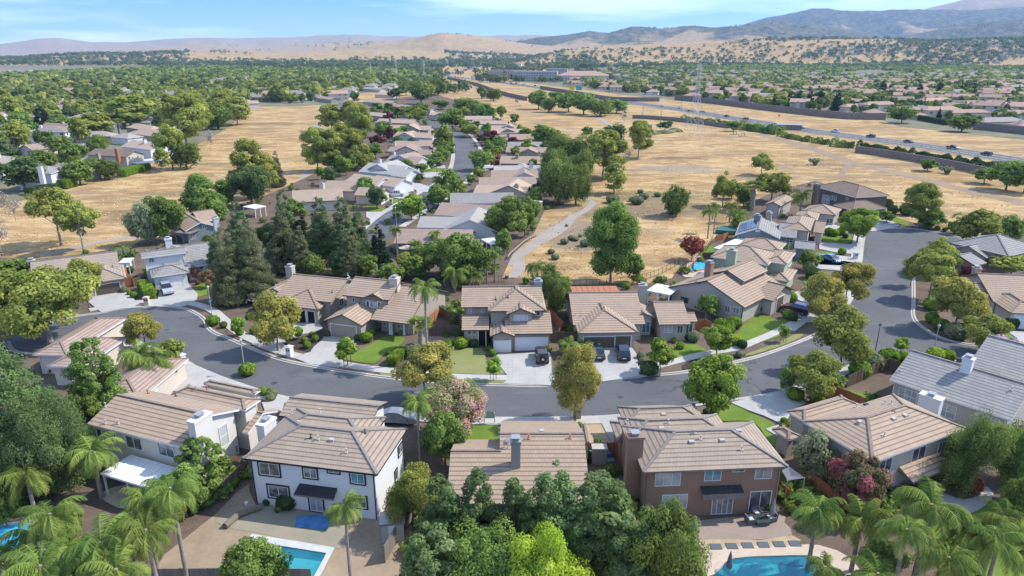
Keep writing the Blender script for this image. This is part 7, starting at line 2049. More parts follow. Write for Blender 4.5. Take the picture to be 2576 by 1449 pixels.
# ------------------------------------------------------------------ fences and walls
def wood_mat(name,a,b2):
 m,nt,b = new_mat(name)
 b.inputs['Roughness'].default_value = .9
 uv = nt.nodes.new('ShaderNodeUVMap')
 sp = nt.nodes.new('ShaderNodeSeparateXYZ')
 nt.links.new(uv.outputs[0],sp.inputs[0])
 u = mathn(nt,'DIVIDE',sp.outputs[0],.16)
 wn = nt.nodes.new('ShaderNodeTexWhiteNoise')
 wn.noise_dimensions = '1D'
 nt.links.new(mathn(nt,'FLOOR',u),wn.inputs['W'])
 c = mixc(nt,wn.outputs['Value'],c4(a),c4(b2))
 k = ramp(nt,mathn(nt,'FRACT',u),0,.12,(1,1,1,1),(0,0,0,1))
 nt.links.new(mixc(nt,mathn(nt,'MULTIPLY',k,.7),c,c4(a,.25)),b.inputs['Base Color'])
 return m
MT['fence_new'] = wood_mat('redwood boards',(.40,.17,.075),(.30,.125,.06))
MT['fence_old'] = wood_mat('weathered boards',(.155,.11,.08),(.105,.078,.06))
MT['fence_grey'] = wood_mat('grey boards',(.23,.20,.17),(.17,.145,.12))
def fence(fr,path,label,h=1.8,mat='fence_old',th=.05,cat='fence',curve=0,post=2.4,z=.04):
 P = [G(fr,(path[i],path[i + 1])) for i in range(0,len(path),2)]
 if curve: P = catmull(P,curve)
 base = P[0].copy()
 root = empty('fence',base,0,label,cat)
 pn = MB()
 dist = 0
 posts = []
 for a,b in zip(P,P[1:]):
  a,b = a - base,b - base
  L = (b - a).length
  d = (b - a).normalized()
  n = Vector((-d.y,d.x,0)) * th / 2
  up = Vector((0,0,h))
  zz = Vector((0,0,z))
  for s in (1,-1):
   q = [a + n * s + zz,b + n * s + zz,b + n * s + up,a + n * s + up]
   pn.face(q,0,[(dist,0),(dist + L,0),(dist + L,h),(dist,h)])
  pn.face([a + n + up,b + n + up,b - n + up,a - n + up],0,[(dist,0),(dist + L,0),(dist + L,.1),(dist,.1)])
  k = 0
  while k * post < L:
   posts.append(a + d * k * post)
   k += 1
  dist += L
 pn.build('board_panel',MT[mat],root)
 for p in posts[:90]:
  t = MB()
  t.box(p.x - .05,p.y - .05,0,p.x + .05,p.y + .05,h + .06)
  t.build('post',MT[mat],root)
 return root
fence('d',[890,370,960,440,940,530],'new redwood fence between the grey-roofed and white houses',1.9,'fence_new')
fence('d',[940,530,1005,522,1050,500],'redwood gate fence beside the brown garage door',1.8,'fence_new')
fence('d',[1010,530,1125,500],'dark board fence left of the white garage',1.7,'fence_old')
fence('d',[2260,430,2420,400,2500,372,2560,372],'bright redwood fence behind the open garage house',1.9,'fence_new')
fence('r5',[810,735,930,720,1030,640],'red fence between the open garage house and the porch house',1.8,'fence_new')
fence('e',[0,405,100,402,230,420],'old board fence behind the swing set',1.8,'fence_grey')
fence('e',[660,830,740,760],'redwood fence right of the porch house',1.8,'fence_new')
fence('e',[740,745,820,800,900,810],'dark fence at the back of the gravel side yard',1.8,'fence_old')
fence('e',[665,905,900,905],'dark gate fence across the gravel side yard',1.8,'fence_old')
fence('e',[1530,740,1600,790,1670,870,1640,935],'new redwood fence right of the white garage doors',1.8,'fence_new')
fence('e',[1580,945,1680,950,1770,945],'gate fence beside the brown triple garage',1.8,'fence_old')
fence('r7',[620,1310,800,1200],'grey fence along the long gabled wall',1.6,'fence_grey')
fence('r7',[500,1400,620,1400,690,1440],'redwood gate fence at the stone-faced house',1.8,'fence_new')
fence('r7',[590,565,740,560],'brown fence above the round-cornered pool',1.7,'fence_old')
fence('r7',[750,345,830,330,900,300],'redwood planter fence by the green pool cover',1.6,'fence_new')
fence('r4',[590,620,700,640,860,700,1040,780],'bright redwood fence below the oval lawn',1.9,'fence_new')
fence('r4',[840,500,1000,430,1180,340,1330,290,1470,330],'weathered fence round the corner garden',1.9,'fence_old')
fence('c',[740,880,830,900,960,1000,1070,1090],'redwood fence between the brown and greige backyards',1.9,'fence_new')
fence('c',[625,940,680,985],'orange fence panel below the shade sail',1.6,'fence_new')
fence('a',[1440,940,1600,800],'dark fence between the beige and the white backyards',1.9,'fence_old')
fence('a',[0,860,180,790],'grey fence at the left edge beside the big tree',1.8,'fence_grey')
fence('b',[280,1370,390,1180,480,1085],'fence on the right of the dirt backyard',1.9,'fence_grey')
fence('b',[1565,690,1775,688],'redwood fence beside the trash bins',1.9,'fence_new')
fence('a',[990,1500,1480,1495,2000,1500],'fence along the bottom edge behind the dirt backyard',1.6,'fence_grey')
sw = plain('sound wall block',(.235,.19,.155),.95,(.19,.155,.13),.6)
MT['sound_wall'] = sw
def block_wall(fr,path,h,label,post=6.0):
 P = catmull([G(fr,(path[i],path[i + 1])) for i in range(0,len(path),2)],6)
 base = P[0].copy()
 root = empty('sound_wall',base,0,label,'wall')
 t = MB()
 band('',[p - base for p in P],.35,h,None,curve=0,side=h,mb=t)
 t.build('wall',MT['sound_wall'],root)
 t = MB()
 band('',[p - base for p in P],.5,h + .14,None,curve=0,side=.14,mb=t)
 t.build('coping',MT['trim_taupe'],root)
 return root
block_wall('i',[-60,150,100,165,300,188,560,222,800,250,1000,272,1250,296,1530,302],4.3,'long brown sound wall between the freeway and the rosy roofs')
block_wall('i',[2190,372,2360,388,2700,425,3200,480],4.0,'second brown sound wall at the right beyond the ivy hedge')
block_wall('i',[1300,545,1500,575,1800,625,2100,680,2350,735],2.8,'near freeway wall half covered in ivy')
block_wall('i',[-380,290,-200,300,60,325,350,365],2.4,'low grey wall on the near side of the freeway by the pylon')
block_wall('j',[800,445,1000,490,1200,560,1400,610],3.6,'dark wall on the near side of the freeway, left of the trees')
block_wall('j',[1500,520,1650,545,1850,575,2050,610,2400,615],3.6,'brown wall behind the freeway signs')
MT['iron'] = plain('black iron',(.03,.03,.03),.5)
def iron_fence(fr,path,label,h=1.5,mat='iron',gap=1.2,rails=(.3,1.4)):
 P = catmull([G(fr,(path[i],path[i + 1])) for i in range(0,len(path),2)],4)
 base = P[0].copy()
 root = empty('iron_fence',base,0,label,'fence')
 t = MB()
 for a,b in zip(P,P[1:]):
  a,b = a - base,b - base
  n = max(1,int((b - a).length / gap))
  for k in range(n):
   q = a.lerp(b,k / n)
   t.beam(q,q + Vector((0,0,h)),.05)
 for z in rails:
  s = MB()
  for a,b in zip(P,P[1:]): s.beam(a - base + Vector((0,0,z)),b - base + Vector((0,0,z)),.05)
  s.build('rail',MT[mat],root)
 t.build('bar_row',MT[mat],root)
 return root
iron_fence('e',[470,560,700,535,900,515,1150,498,1240,505],'thin iron fence behind the two-storey house with the round window')
iron_fence('e',[1650,540,1800,530,2000,520,2200,500,2330,470,2450,420,2560,350],'thin iron fence between back gardens and the field gully')
iron_fence('f',[0,410,60,380,130,320,180,260,230,180],'iron fence round the pool terrace by the field')
iron_fence('i',[1480,990,1660,960,1900,1085,2060,1120,2200,1130],'iron fence behind the cul-de-sac bed')
gr = [G('e',(a,b)) for a,b in [(1255,330),(1275,300),(1320,260),(1370,215),(1420,180),(1475,150)]]
P = catmull(gr,4)
root = empty('guard_rail',P[0],0,'low pale wooden guard rail along the bike path','railing')
t,s = MB(),MB()
for a,b in zip(P,P[1:]):
 a,b = a - P[0],b - P[0]
 t.beam(a + Vector((0,0,.75)),b + Vector((0,0,.75)),.12,.3)
 s.beam(a,a + Vector((0,0,.8)),.16)
t.build('top_rail',GM['path'],root)
s.build('post_row',MT['bark_pale'],root)
# ------------------------------------------------------------------ pools, patio covers, sheds, furniture
def pool(fr,c,label,water='pool',cope='deck',curve=0,w=.5,deep=None):
 P = [G(fr,(c[i],c[i + 1])) for i in range(0,len(c),2)]
 if curve: P = catmull(P,curve,True)
 ctr = sum(P,Vector()) / len(P)
 root = empty('swimming_pool',(ctr.x,ctr.y,0),0,label,'pool')
 Q = [p - ctr for p in P]
 o = sheet('water',Q,.175,GM[water],kind=None,parent=root)
 t = MB()
 band('',Q + [Q[0]],w,.30,None,curve=0,side=.15,mb=t)
 t.build('coping',GM[cope] if cope in GM else MT[cope],root)
 if deep:
  D = [G(fr,(deep[i],deep[i + 1])) - ctr for i in range(0,len(deep),2)]
  if curve: D = catmull(D,curve,True)
  sheet('deep_end',D,.185,GM['pool_deep'],kind=None,parent=root)
 return root
MT['stone_pale'] = plain('pale grey stone',(.52,.53,.52),.7,(.44,.45,.45),2)
pool('a',[1600,1215,2120,1300,2020,1490,1500,1490],'rectangular turquoise pool with pale stone coping in the dirt backyard','pool','stone_pale',w=.9,deep=[1620,1225,2105,1303,2065,1365,1600,1300])
pool('c',[320,1340,560,1325,800,1322,900,1350,880,1420,850,1520,200,1520,230,1400],'curved turquoise pool with terracotta coping behind the brown house','pool','deck',2,.45,deep=[330,1345,560,1330,800,1328,880,1360,820,1405,640,1390,480,1372,330,1380])
pool('a',[-120,1160,60,1120,200,1105,260,1130,180,1260,60,1330,-120,1340],'blue freeform pool at the left edge among palms','pool_blue','deck',3,.5)
pool('f',[15,410,110,340,190,345,190,395,70,425],'small blue pool beside the rusty red tree','pool_blue','brick',0,.5)
pool('d',[888,385,910,345,980,340,990,375,940,395],'small pale blue pool beside the white house','pool','trim_white',0,.4)
pool('v',[660 + 590,1400,1290,1392,1300,1440,1256,1449],'pool glimpsed through the dark evergreens','pool_blue','deck',0,.4)
o = sheet('pool_cover',[G('f',p) for p in [(245,130),(290,95),(400,100),(395,140)]],1.0,plain('green pool cover',(.05,.13,.11),.6),side=.9)
tag(o,'dark green covered spa by the slate blue house','spa cover',kind='thing')
def cover(fr,p1,p2,d,h,label,mat='trim_white',kind='flat',roofm=None,name='patio_cover',slats=False,nposts=3):
 a,b = G(fr,p1,h),G(fr,p2,h)
 yaw = math.atan2(b.y - a.y,b.x - a.x)
 L = (b - a).length
 if not isinstance(d,(int,float)):
  q = G(fr,d,h) - a
  d = abs(-q.x * math.sin(yaw) + q.y * math.cos(yaw))
 root = empty(name,(a.x,a.y,0),yaw,label,'patio cover')
 t = MB()
 if slats:
  for k in range(int(d / .5)): t.box(0,k * .5,h - .1,L,k * .5 + .36,h)
 else:
  t.box(0,0,h - .12,L,d,h)
  for k in range(1,int(L / 1.0)): t.box(k * 1.0 - .04,0,h,k * 1.0 + .04,d,h + .05)
 t.build('cover_panel',roofm or MT[mat],root)
 t = MB()
 for y in (.1,d - .25): t.box(.1,y,h - .32,L - .1,y + .12,h - .13)
 t.build('beam',MT[mat],root)
 for y in (.12,d - .22):
  for k in range(nposts):
   x = .15 + (L - .5) * k / (nposts - 1)
   q = MB()
   q.box(x,y,0,x + .16,y + .16,h - .3)
   q.build('post',MT[mat],root)
 return root
cover('a',(640,790),(970,890),(1190,770),2.9,'white patio cover attached to the beige two-storey house')
cover('e',(2305,555),(2480,590),4.5,2.9,'white flat canopy over patio seats beside the long gabled house')
cover('f',(235,235),(370,262),(400,150),2.8,'white ribbed patio cover beside the slate blue house')
cover('h',(1365,1200),(1440,1240),(1490,1190),2.8,'white patio cover at the end of the near tan row house')
cover('h',(1690,925),(1785,935),(1700,900),2.9,'pale blue pergola with white posts by the bike path trees')
cover('h',(1845,625),(1915,625),4.0,2.8,'white patio cover on the right row beside the pepper trees')
cover('g',(955,520),(1060,530),(1100,490),2.8,'pale patio cover behind the brown two-storey house')
cover('d',(1310,118),(1430,128),(1490,85),2.8,'brown patio cover beside the slate grey gabled house','trim_taupe')
cover('g',(1920,870),(2010,850),5,2.8,'white flat patio roof behind the dark broad oak')
cover('e',(1745,575),(2100,570),3.5,2.9,'rosy wooden pergola behind the triple garage house','brick')
cover('d',(892,350),(975,345),3.5,2.6,'white umbrella-like canopy behind the white house')
root = empty('shade_sail',G('r3',(2270,1150)),0,'grey shade sail strung from the brown house over the side yard','shade sail')
A = [G('r3',(2195,930),3.6),G('r3',(2280,880),3.8),G('r3',(2470,1020),2.9),G('r3',(2265,1050),2.7)]
A = [p - root.location for p in A]
t = MB(); c = sum(A,Vector()) / 4 - Vector((0,0,.25))
for i in range(4): t.face([A[i],A[(i + 1) % 4],c]); t.face([A[(i + 1) % 4] - Vector((0,0,.03)),A[i] - Vector((0,0,.03)),c - Vector((0,0,.03))])
t.build('sail_cloth',plain('grey sail cloth',(.24,.25,.27),.9),root)
for k in (2,3):
 t = MB(); t.tube([(A[k].x,A[k].y,-root.location.z),A[k]],.06,8); t.build('pole',MT['bark_pale'],root)
def umbrella(fr,x,y,label,open_=False,colour=(.26,.27,.30),h=2.6,r=1.4):
 g = G(fr,(x,y))
 root = empty('patio_umbrella',g,0,label,'umbrella')
 t = MB(); t.tube([(0,0,0),(0,0,h)],.035,8); t.box(-.3,-.3,0,.3,.3,.12); t.build('pole',MT['metal_grey'],root)
 t = MB()
 n = 8
 m = plain('umbrella cloth',colour,.9)
 if open_:
  for k in range(n):
   a,b = [Vector((math.cos(2 * math.pi * q / n) * r,math.sin(2 * math.pi * q / n) * r,h - .55)) for q in (k,k + 1)]
   t.face([a,b,Vector((0,0,h))])
   t.face([b,a,a - Vector((0,0,.15)),b - Vector((0,0,.15))])
 else:
  t.tube([(0,0,h * .36),(0,0,h * .45),(0,0,h * .75),(0,0,h + .05)],[.22,.27,.17,.03],8)
 t.build('canopy',m,root)
umbrella('c',568,1100,'closed grey umbrella beside the sliding door of the brown house')
umbrella('c',290,1449,'closed dark umbrella at the pool edge',colour=(.12,.13,.16))
umbrella('c',72,1225,'closed grey umbrella at the left of the brown patio')
umbrella('f',72,425,'closed grey umbrella by the small blue pool',colour=(.2,.23,.23))
umbrella('e',500,300,'open beige umbrella on the patio with small palms',True,(.50,.42,.33),2.7,2.0)
cush = plain('seat cushion cream',(.55,.53,.48),.9)
wick = plain('grey wicker',(.12,.12,.125),.8)
def armchair(fr,x,y,rz,label):
 g = G(fr,(x,y))
 e = empty('patio_armchair',(g.x,g.y,.14),rz,label,'armchair','patio seats behind the brown house')
 t = MB(); t.box(-.4,-.4,.05,.4,.4,.30); t.build('seat_base',wick,e)
 t = MB(); t.box(-.33,-.34,.30,.33,.34,.44); t.build('cushion',cush,e)
 t = MB(); t.box(-.4,.32,.30,.4,.46,.85); t.build('backrest',wick,e)
 for s in (-.42,.34):
  t = MB(); t.box(s,-.38,.30,s + .09,.34,.6); t.build('armrest',wick,e)
armchair('c',430,1115,1.7,'cream armchair at the left of the fire table')
armchair('c',470,1070,.3,'cream armchair at the back of the fire table')
armchair('c',565,1100,-1.2,'cushioned armchair at the right of the fire table')
g = G('c',(500,1110))
e = empty('fire_table',(g.x,g.y,.14),.1,'dark square fire table between the patio armchairs','table')
t = MB(); t.box(-.6,-.6,0,.6,.6,.4); t.build('base',wick,e)
t = MB(); t.box(-.7,-.7,.4,.7,.7,.47); t.build('tabletop',MT['metal_dark'],e)
for k in range(6):
 g = G('c',(213 + 101 * k,1270 - 4 * k))
 t = MB(); t.box(-.5,-.38,0,.5,.38,.05)
 o = t.build('stepping_stone',plain('slate stone',(.10,.115,.13),.7) if k == 0 else bpy.data.materials['slate stone'])
 o.location = (g.x,g.y,.155)
 tag(o,['first','second','third','fourth','fifth','sixth'][k] + ' slate stepping stone from the left before the pool','stepping stone','stepping stones before the pool')
for k,(x,y,c) in enumerate([(1610,700,(.05,.28,.16)),(1700,712,(.06,.17,.42)),(1725,760,(.10,.13,.12))]):
 g = G('b',(x,y))
 m = plain('bin plastic ' + str(k),c,.5)
 e = empty('wheeled_bin',(g.x,g.y,.05),.1,['green','blue','dark'][k] + ' wheeled bin by the redwood fence','bin','wheeled bins beside the tan house')
 t = MB(); loft(t,[(-.3,0),(-.32,1.0),(.32,1.0),(.28,0)],.5,.62,0); t.build('bin_body',m,e)
 t = MB(); t.box(-.36,-.34,1.0,.36,.34,1.08); t.build('lid',m,e)
 for s in (-.28,.28):
  t = MB(); t.tube([(-.3,s - .03,.12),(-.3,s + .03,.12)],.12,10); t.build('wheel',MT['rubber'],e)
g = G('b',(1650,720))
e = empty('storage_cabinet',(g.x,g.y,.05),0,'grey outdoor cabinet between the wheeled bins','cabinet')
t = MB(); t.box(-.8,-.5,0,.8,.5,1.9); t.build('cabinet_body',MT['metal_grey'],e)
t = MB(); t.box(-.86,-.56,1.9,.86,.56,2.0); t.build('lid',MT['vent'],e)
g = G('b',(335,1200))
e = empty('garden_shed',(g.x,g.y,.1),.15,'pale small garden shed at the fence of the dirt backyard','shed')
t = MB(); t.box(-1.0,-.8,0,1.0,.8,2.1); t.build('wall',MT['greige'],e)
t = MB(); roof_part(t,-1.15,-.95,1.15,.95,2.15,'gx',.25,cap=False); t.build('roof',[MT['metal_grey'],MT['trim_taupe'],MT['cap']],e)
t = MB(); t.box(-.4,-.84,.1,.4,-.8,1.9); t.build('door',MT['trim_white'],e)
g = G('i',(708,375))
e = empty('shed',(g.x + 7,g.y,0),math.radians(-14),'weathered wooden shed between freeway and oleanders','shed')
t = MB(); t.box(-6.5,-2.5,0,6.5,2.5,3.0); t.build('wall',MT['fence_grey'],e)
t = MB(); roof_part(t,-6.9,-2.9,6.9,2.9,3.0,'gx',.2,cap=False); t.build('roof',[MT['metal_grey'],MT['trim_taupe'],MT['cap']],e)
g1,g2,g3 = G('a',(1445,1150)),G('a',(1530,1075)),G('a',(1680,1022))
t = MB(); t.tube([g1 + Vector((0,0,.35)),g2 + Vector((0,0,.35)),g3 + Vector((0,0,.35))],.33,12)
tag(t.build('turf_roll',plain('brown turf roll',(.21,.17,.125),.95,(.15,.13,.10),4)),'long brown roll lying across the dirt backyard','roll')
tag(sheet('tarp',[G('a',p) for p in [(1905,1075),(2060,1060),(2115,1090),(2090,1165),(1890,1140)]],.16,plain('blue tarp',(.06,.17,.36),.7,(.10,.24,.48),1.5),kind=None),'blue tarp spread on the ground at the patio door','tarp',kind='thing')
g = G('a',(1582,1000))
t = MB(); t.tube([(g.x,g.y,.1),(g.x,g.y,.45)],[.15,.18],10)
tag(t.build('bucket',MT['trim_white']),'white bucket beside the white house corner','bucket')
g = G('r1',(1890,1200))
e = empty('planter_pot',(g.x,g.y,.1),0,'large square pot with orange flowers beside the beige house','planter')
t = MB(); loft(t,[(-.45,0),(-.6,.8),(.6,.8),(.45,0)],.9,1.2,0); t.build('pot',MT['greige'],e)
t = MB(); t.box(-.48,-.48,.8,.48,.48,.86); t.build('soil',MT['brick'],e)
def bicycle(fr,x,y,rz,label):
 g = G(fr,(x,y))
 e = empty('bicycle',(g.x,g.y,.1),rz,label,'bicycle','bicycles beside the beige house')
 for cx_ in (-.52,.52):
  t = MB()
  P = [Vector((cx_ + math.cos(a) * .33,0,.33 + math.sin(a) * .33)) for a in [2 * math.pi * k / 14 for k in range(15)]]
  t.tube(P,.025,5,cap=False)
  for k in range(0,14,2): t.beam(P[k],Vector((cx_,0,.33)),.008)
  t.build('wheel',MT['rubber'],e)
 t = MB()
 for a,b in [((-.52,.33),(-.15,.75)),((-.15,.75),(.38,.78)),((.38,.78),(0,.3)),((0,.3),(-.15,.75)),((0,.3),(-.52,.33)),((.38,.85),(.52,.33))]:
  t.beam(Vector((a[0],0,a[1])),Vector((b[0],0,b[1])),.04)
 t.build('frame',MT['metal_dark'],e)
 t = MB(); t.box(-.3,-.08,.85,-.05,.08,.9); t.beam(Vector((-.17,0,.7)),Vector((-.17,0,.86)),.03); t.build('saddle',MT['rubber'],e)
 t = MB(); t.beam(Vector((.38,-.28,.98)),Vector((.38,.28,.98)),.03); t.beam(Vector((.38,0,.8)),Vector((.38,0,.98)),.03); t.build('handlebar',MT['metal_dark'],e)
bicycle('r1',1790,1360,.5,'dark bicycle at the dark fence, nearer one')
bicycle('r1',1815,1310,.7,'dark bicycle at the dark fence, farther one')
g = G('b',(1065,640),5.0)
e = empty('satellite_dish',(g.x,g.y,4.6),2.2,'grey satellite dish on the tan roof beside the grey chimney','satellite dish')
t = MB()
for k in range(12):
 a,b = [(math.cos(2 * math.pi * q / 12) * .48,math.sin(2 * math.pi * q / 12) * .36) for q in (k,k + 1)]
 t.face([Vector((.12,a[0],1.3 + a[1])),Vector((.12,b[0],1.3 + b[1])),Vector((0,0,1.3))])
t.build('reflector',MT['metal_grey'],e)
t = MB(); t.tube([(0,0,-.2),(0,0,1.25)],.04,6); t.build('mast',MT['metal_grey'],e)
g = G('e',(190,445))
e = empty('swing_set',(g.x,g.y,.05),.1,'white A-frame swing set on the back lawn','swing set')
for x in (-2,2.2):
 t = MB()
 for s in (-.9,.9): t.tube([(x,s,0),(x,0,2.3)],.05,6)
 t.build('leg',MT['trim_white'],e)
t = MB(); t.tube([(-2,0,2.3),(2.2,0,2.3)],.05,6); t.build('crossbar',MT['trim_white'],e)
for x in (-.6,.7):
 t = MB(); t.box(x - .2,-.1,.5,x + .2,.1,.55); t.beam(Vector((x - .18,0,.5)),Vector((x - .18,0,2.3)),.02); t.beam(Vector((x + .18,0,.5)),Vector((x + .18,0,2.3)),.02); t.build('swing_seat',MT['rubber'],e)
# ------------------------------------------------------------------ street furniture
for k,(x,y,w_) in enumerate([(690,965,'in the road before the white mailbox'),(1180,1005,'in the road near the pink crepe myrtle'),(1560,1000,'in the road right of the golden-green tree'),(1990,925,'in the road before the corner fence'),(2230,760,'in the middle of the right street'),(420,830,'in the left road bend')]):
 g = G('v',(x,y))
 t = MB(); t.tube([(g.x,g.y,.07),(g.x,g.y,.082)],[.42,.40],14)
 tag(t.build('manhole_cover',MT['metal_dark']),'dark round manhole cover ' + w_,'manhole cover')
def lamp_post(fr,x,y,h,label,mat='metal_dark',sign=False):
 g = G(fr,(x,y))
 e = empty('street_lamp',(g.x,g.y,.1),0,label,'street lamp')
 t = MB(); t.tube([(0,0,0),(0,0,.5),(0,0,.55),(0,0,h - .5)],[.13,.12,.075,.05],8); t.build('pole',MT[mat],e)
 t = MB(); t.tube([(0,0,h - .5),(0,0,h - .42),(0,0,h - .05)],[.10,.12,.20],6); t.build('lantern',MT['glass_pale'],e)
 t = MB(); t.tube([(0,0,h - .05),(0,0,h + .05),(0,0,h + .25)],[.24,.2,.03],6); t.build('lantern_cap',MT[mat],e)
 if sign:
  for k,(rz,z) in enumerate(((0.2,2.75),(1.5,2.5))):
   t = MB(); t.box(-.45,-.015,z,.45,.015,z + .2)
   o = t.build('street_name_sign',MT['sign_teal'],e)
   o.rotation_euler = (0,0,rz)
MT['sign_teal'] = plain('street sign teal',(.02,.25,.27),.5)
lamp_post('d',1602,750,5.2,'pale street lamp with teal name sign at the left bend','steel',True)
lamp_post('d',1852,1190,5.2,'pale street lamp on the near kerb of the left bend','steel')
lamp_post('f',1440,1088,5.6,'dark street lamp at the right corner','metal_dark')
lamp_post('f',1890,1030,4.4,'grey street lamp behind the ribbed grey roof','steel')
lamp_post('h',728,1110,5.0,'street lamp at the near end of the central street','steel')
lamp_post('h',1034,700,5.2,'brown street lamp on the left kerb of the central street','metal_dark')
lamp_post('h',1017,330,5.0,'street lamp at the far bend of the central street','metal_dark')
def mailbox(fr,x,y,label,col='cream',s=1.0,rz=0.0,h=1.45):
 g = G(fr,(x,y))
 e = empty('mailbox_pillar',(g.x,g.y,.15),rz,label,'mailbox')
 t = MB(); t.box(-.42 * s,-.38 * s,0,.42 * s,.38 * s,h * s); t.build('pillar_body',MT[col],e)
 t = MB(); t.box(-.52 * s,-.48 * s,h * s,.52 * s,.48 * s,(h + .12) * s); t.box(-.3 * s,-.28 * s,(h + .12) * s,.3 * s,.28 * s,(h + .22) * s); t.build('pillar_cap',MT[col],e)
 for k in (-.18,.18):
  t = MB(); t.box((k - .13) * s,-.40 * s,h * .62 * s,(k + .13) * s,-.375 * s,h * .84 * s); t.build('mail_door',MT['metal_dark'],e)
mailbox('d',1113,672,'cream mailbox pillar before the clipped hedge','cream',.95,.1)
mailbox('r5',365,1250,'white mailbox pillar in the red bark by the golden street tree','white',1,-.4)
mailbox('d',1380,1120,'white mailbox pillar beside the small olive tree','white',1,-.5)
mailbox('b',1510,440,'brown mailbox pillar at the foot of the golden-green tree','taupe',1.1)
mailbox('f',1190,720,'pale mailbox pillar at the kerb by the two golden trees','paleblue',1,.2)
mailbox('f',1300,325,'pale mailbox pillar at the kerb by the sloped lawn','paleblue',.95,.1)
mailbox('c',660,265,'pale mailbox pillar at the corner driveway','paleblue',1.2,.3)
mailbox('h',688,940,'cream mailbox pillar beside a small lawn of the central street','cream',1)
mailbox('h',872,865,'cream mailbox pillar on the left kerb of the central street','cream',1)
g = G('b',(950,478))
e = empty('lawn_sign',(g.x,g.y,.14),0,'white arched post sign on the front lawn by the crepe myrtle','sign')
for s in (-.62,.62):
 t = MB(); t.box(s - .05,-.05,0,s + .05,.05,1.5); t.build('sign_post',MT['trim_white'],e)
t = MB()
t.face([Vector((x,-.03,z)) for x,z in [(-.57,.75),(.57,.75),(.57,1.4)] + [(math.cos(a) * .57,1.4 + math.sin(a) * .3) for a in [math.pi * k / 8 for k in range(1,8)]] + [(-.57,1.4)]])
t.face([Vector((x,.03,z)) for x,z in ([(-.57,.75),(.57,.75),(.57,1.4)] + [(math.cos(a) * .57,1.4 + math.sin(a) * .3) for a in [math.pi * k / 8 for k in range(1,8)]] + [(-.57,1.4)])[::-1]])
t.build('sign_board',plain('sign sage green',(.42,.52,.45),.6),e)
for k in range(5):
 g = G('b',(1018,450 + 28 * k))
 t = MB(); t.tube([(g.x,g.y,.1),(g.x,g.y,.17)],[.28,.24],9)
 tag(t.build('path_stone',MT['stone_pale']),'pale round stone in the line across the front lawn','stone','stones across the front lawn')
for k,(x,y) in enumerate([(395,412),(455,425)]):
 g = G('i',(x,y))
 t = MB(); t.box(-2.2,-1.4,0,2.2,1.4,.3)
 e = empty('valve_vault',(g.x,g.y,.02),.2,['left','right'][k] + ' concrete vault with an arched pipe near the pylon','vault','concrete vaults near the pylon')
 t.build('slab',GM['path'],e)
 t = MB(); t.tube([(-1 + 2 * math.cos(a) * .5 + 1,0,.3 + math.sin(a) * 1.6) for a in [math.pi * q / 8 for q in range(9)]],.22,8); t.build('pipe',GM['path'],e)
# ------------------------------------------------------------------ pylons, poles, wires, freeway signs
def pylon(x,y,h,label,w=8.0,arms=True,rz=0.0):
 e = empty('lattice_pylon',(x,y,0),rz,label,'pylon')
 t = MB()
 lv = [0,.18,.34,.48,.60,.70,.80,.90,1.0]
 def cor(f):
  r = w / 2 * ((1 - f / .62) * .82 + .18 if f < .62 else .18)
  return [Vector((sx * r,sy * r,f * h)) for sx,sy in ((-1,-1),(1,-1),(1,1),(-1,1))]
 th = max(.07,h * .0021)
 for a,b in zip(lv,lv[1:]):
  A,B = cor(a),cor(b)
  for i in range(4):
   j = (i + 1) % 4
   t.beam(A[i],B[i],th * 1.5)
   t.beam(A[i],B[j],th)
   t.beam(A[j],B[i],th)
   t.beam(B[i],B[j],th)
 t.build('lattice_mast',MT['steel'],e)
 A = []
 for f,L in ((.68,.30),(.80,.24),(.92,.17)) if arms else ():
  s = MB()
  for sg in (-1,1):
   tip = Vector((sg * L * h * .62,0,f * h))
   r = w / 2 * .18
   for q in (-r,r):
    s.beam(Vector((sg * r,q,f * h)),tip,th)
    s.beam(Vector((sg * r,q,f * h + h * .035)),tip,th)
   s.beam(tip,tip - Vector((0,0,h * .03)),th * .8)
   A.append(tip - Vector((0,0,h * .03)))
  s.build('cross_arm',MT['steel'],e)
 return e,A
def at_px(x,yb): return G('v',(x,yb))
pl = []
for x,yb,yt,w,lb in [(1745,345,160,9,'tall lattice pylon in the golden field by the freeway'),(1068,208,152,7,'dark lattice pylon beyond the top end of the neighbourhood'),(934,195,156,6,'thin pylon left of the dark one'),(998,205,146,6,'slender pylon between the thin and the dark one'),(138,176,140,6,'pale pylon far in the left suburb')]:
 g = at_px(x,yb)
 d = ray(x,yt)
 h = CAM_H + d.z * g.y / d.y
 e,A = pylon(g.x,g.y,h,lb,w,rz=.9)
 pl.append((e,A))
def wire(P,Q,sag,r=.05,label='power line between pylons'):
 t = MB()
 n = 14
 pts_ = []
 for k in range(n + 1):
  u = k / n
  p = P.lerp(Q,u)
  p.z -= sag * 4 * u * (1 - u)
  pts_.append(p)
 t.tube(pts_,r,4,cap=False)
 return t.build('power_line',MT['steel'])
g0 = pl[0][0].location
for k in range(3):
 a = Vector((g0.x - 3 + k * 3,g0.y,33 - k * 2))
 for b,nm in ((Vector((430 + k * 6,150 + k * 8,30 - k * 2)),'right'),(Vector((pl[1][0].location.x + k * 3,pl[1][0].location.y,34 - k * 2)),'left')):
  tag(wire(a,b,7,.035),'thin %s power line running %s from the tall pylon' % (['upper','middle','lower'][k],nm),'power line','power lines of the tall pylon')
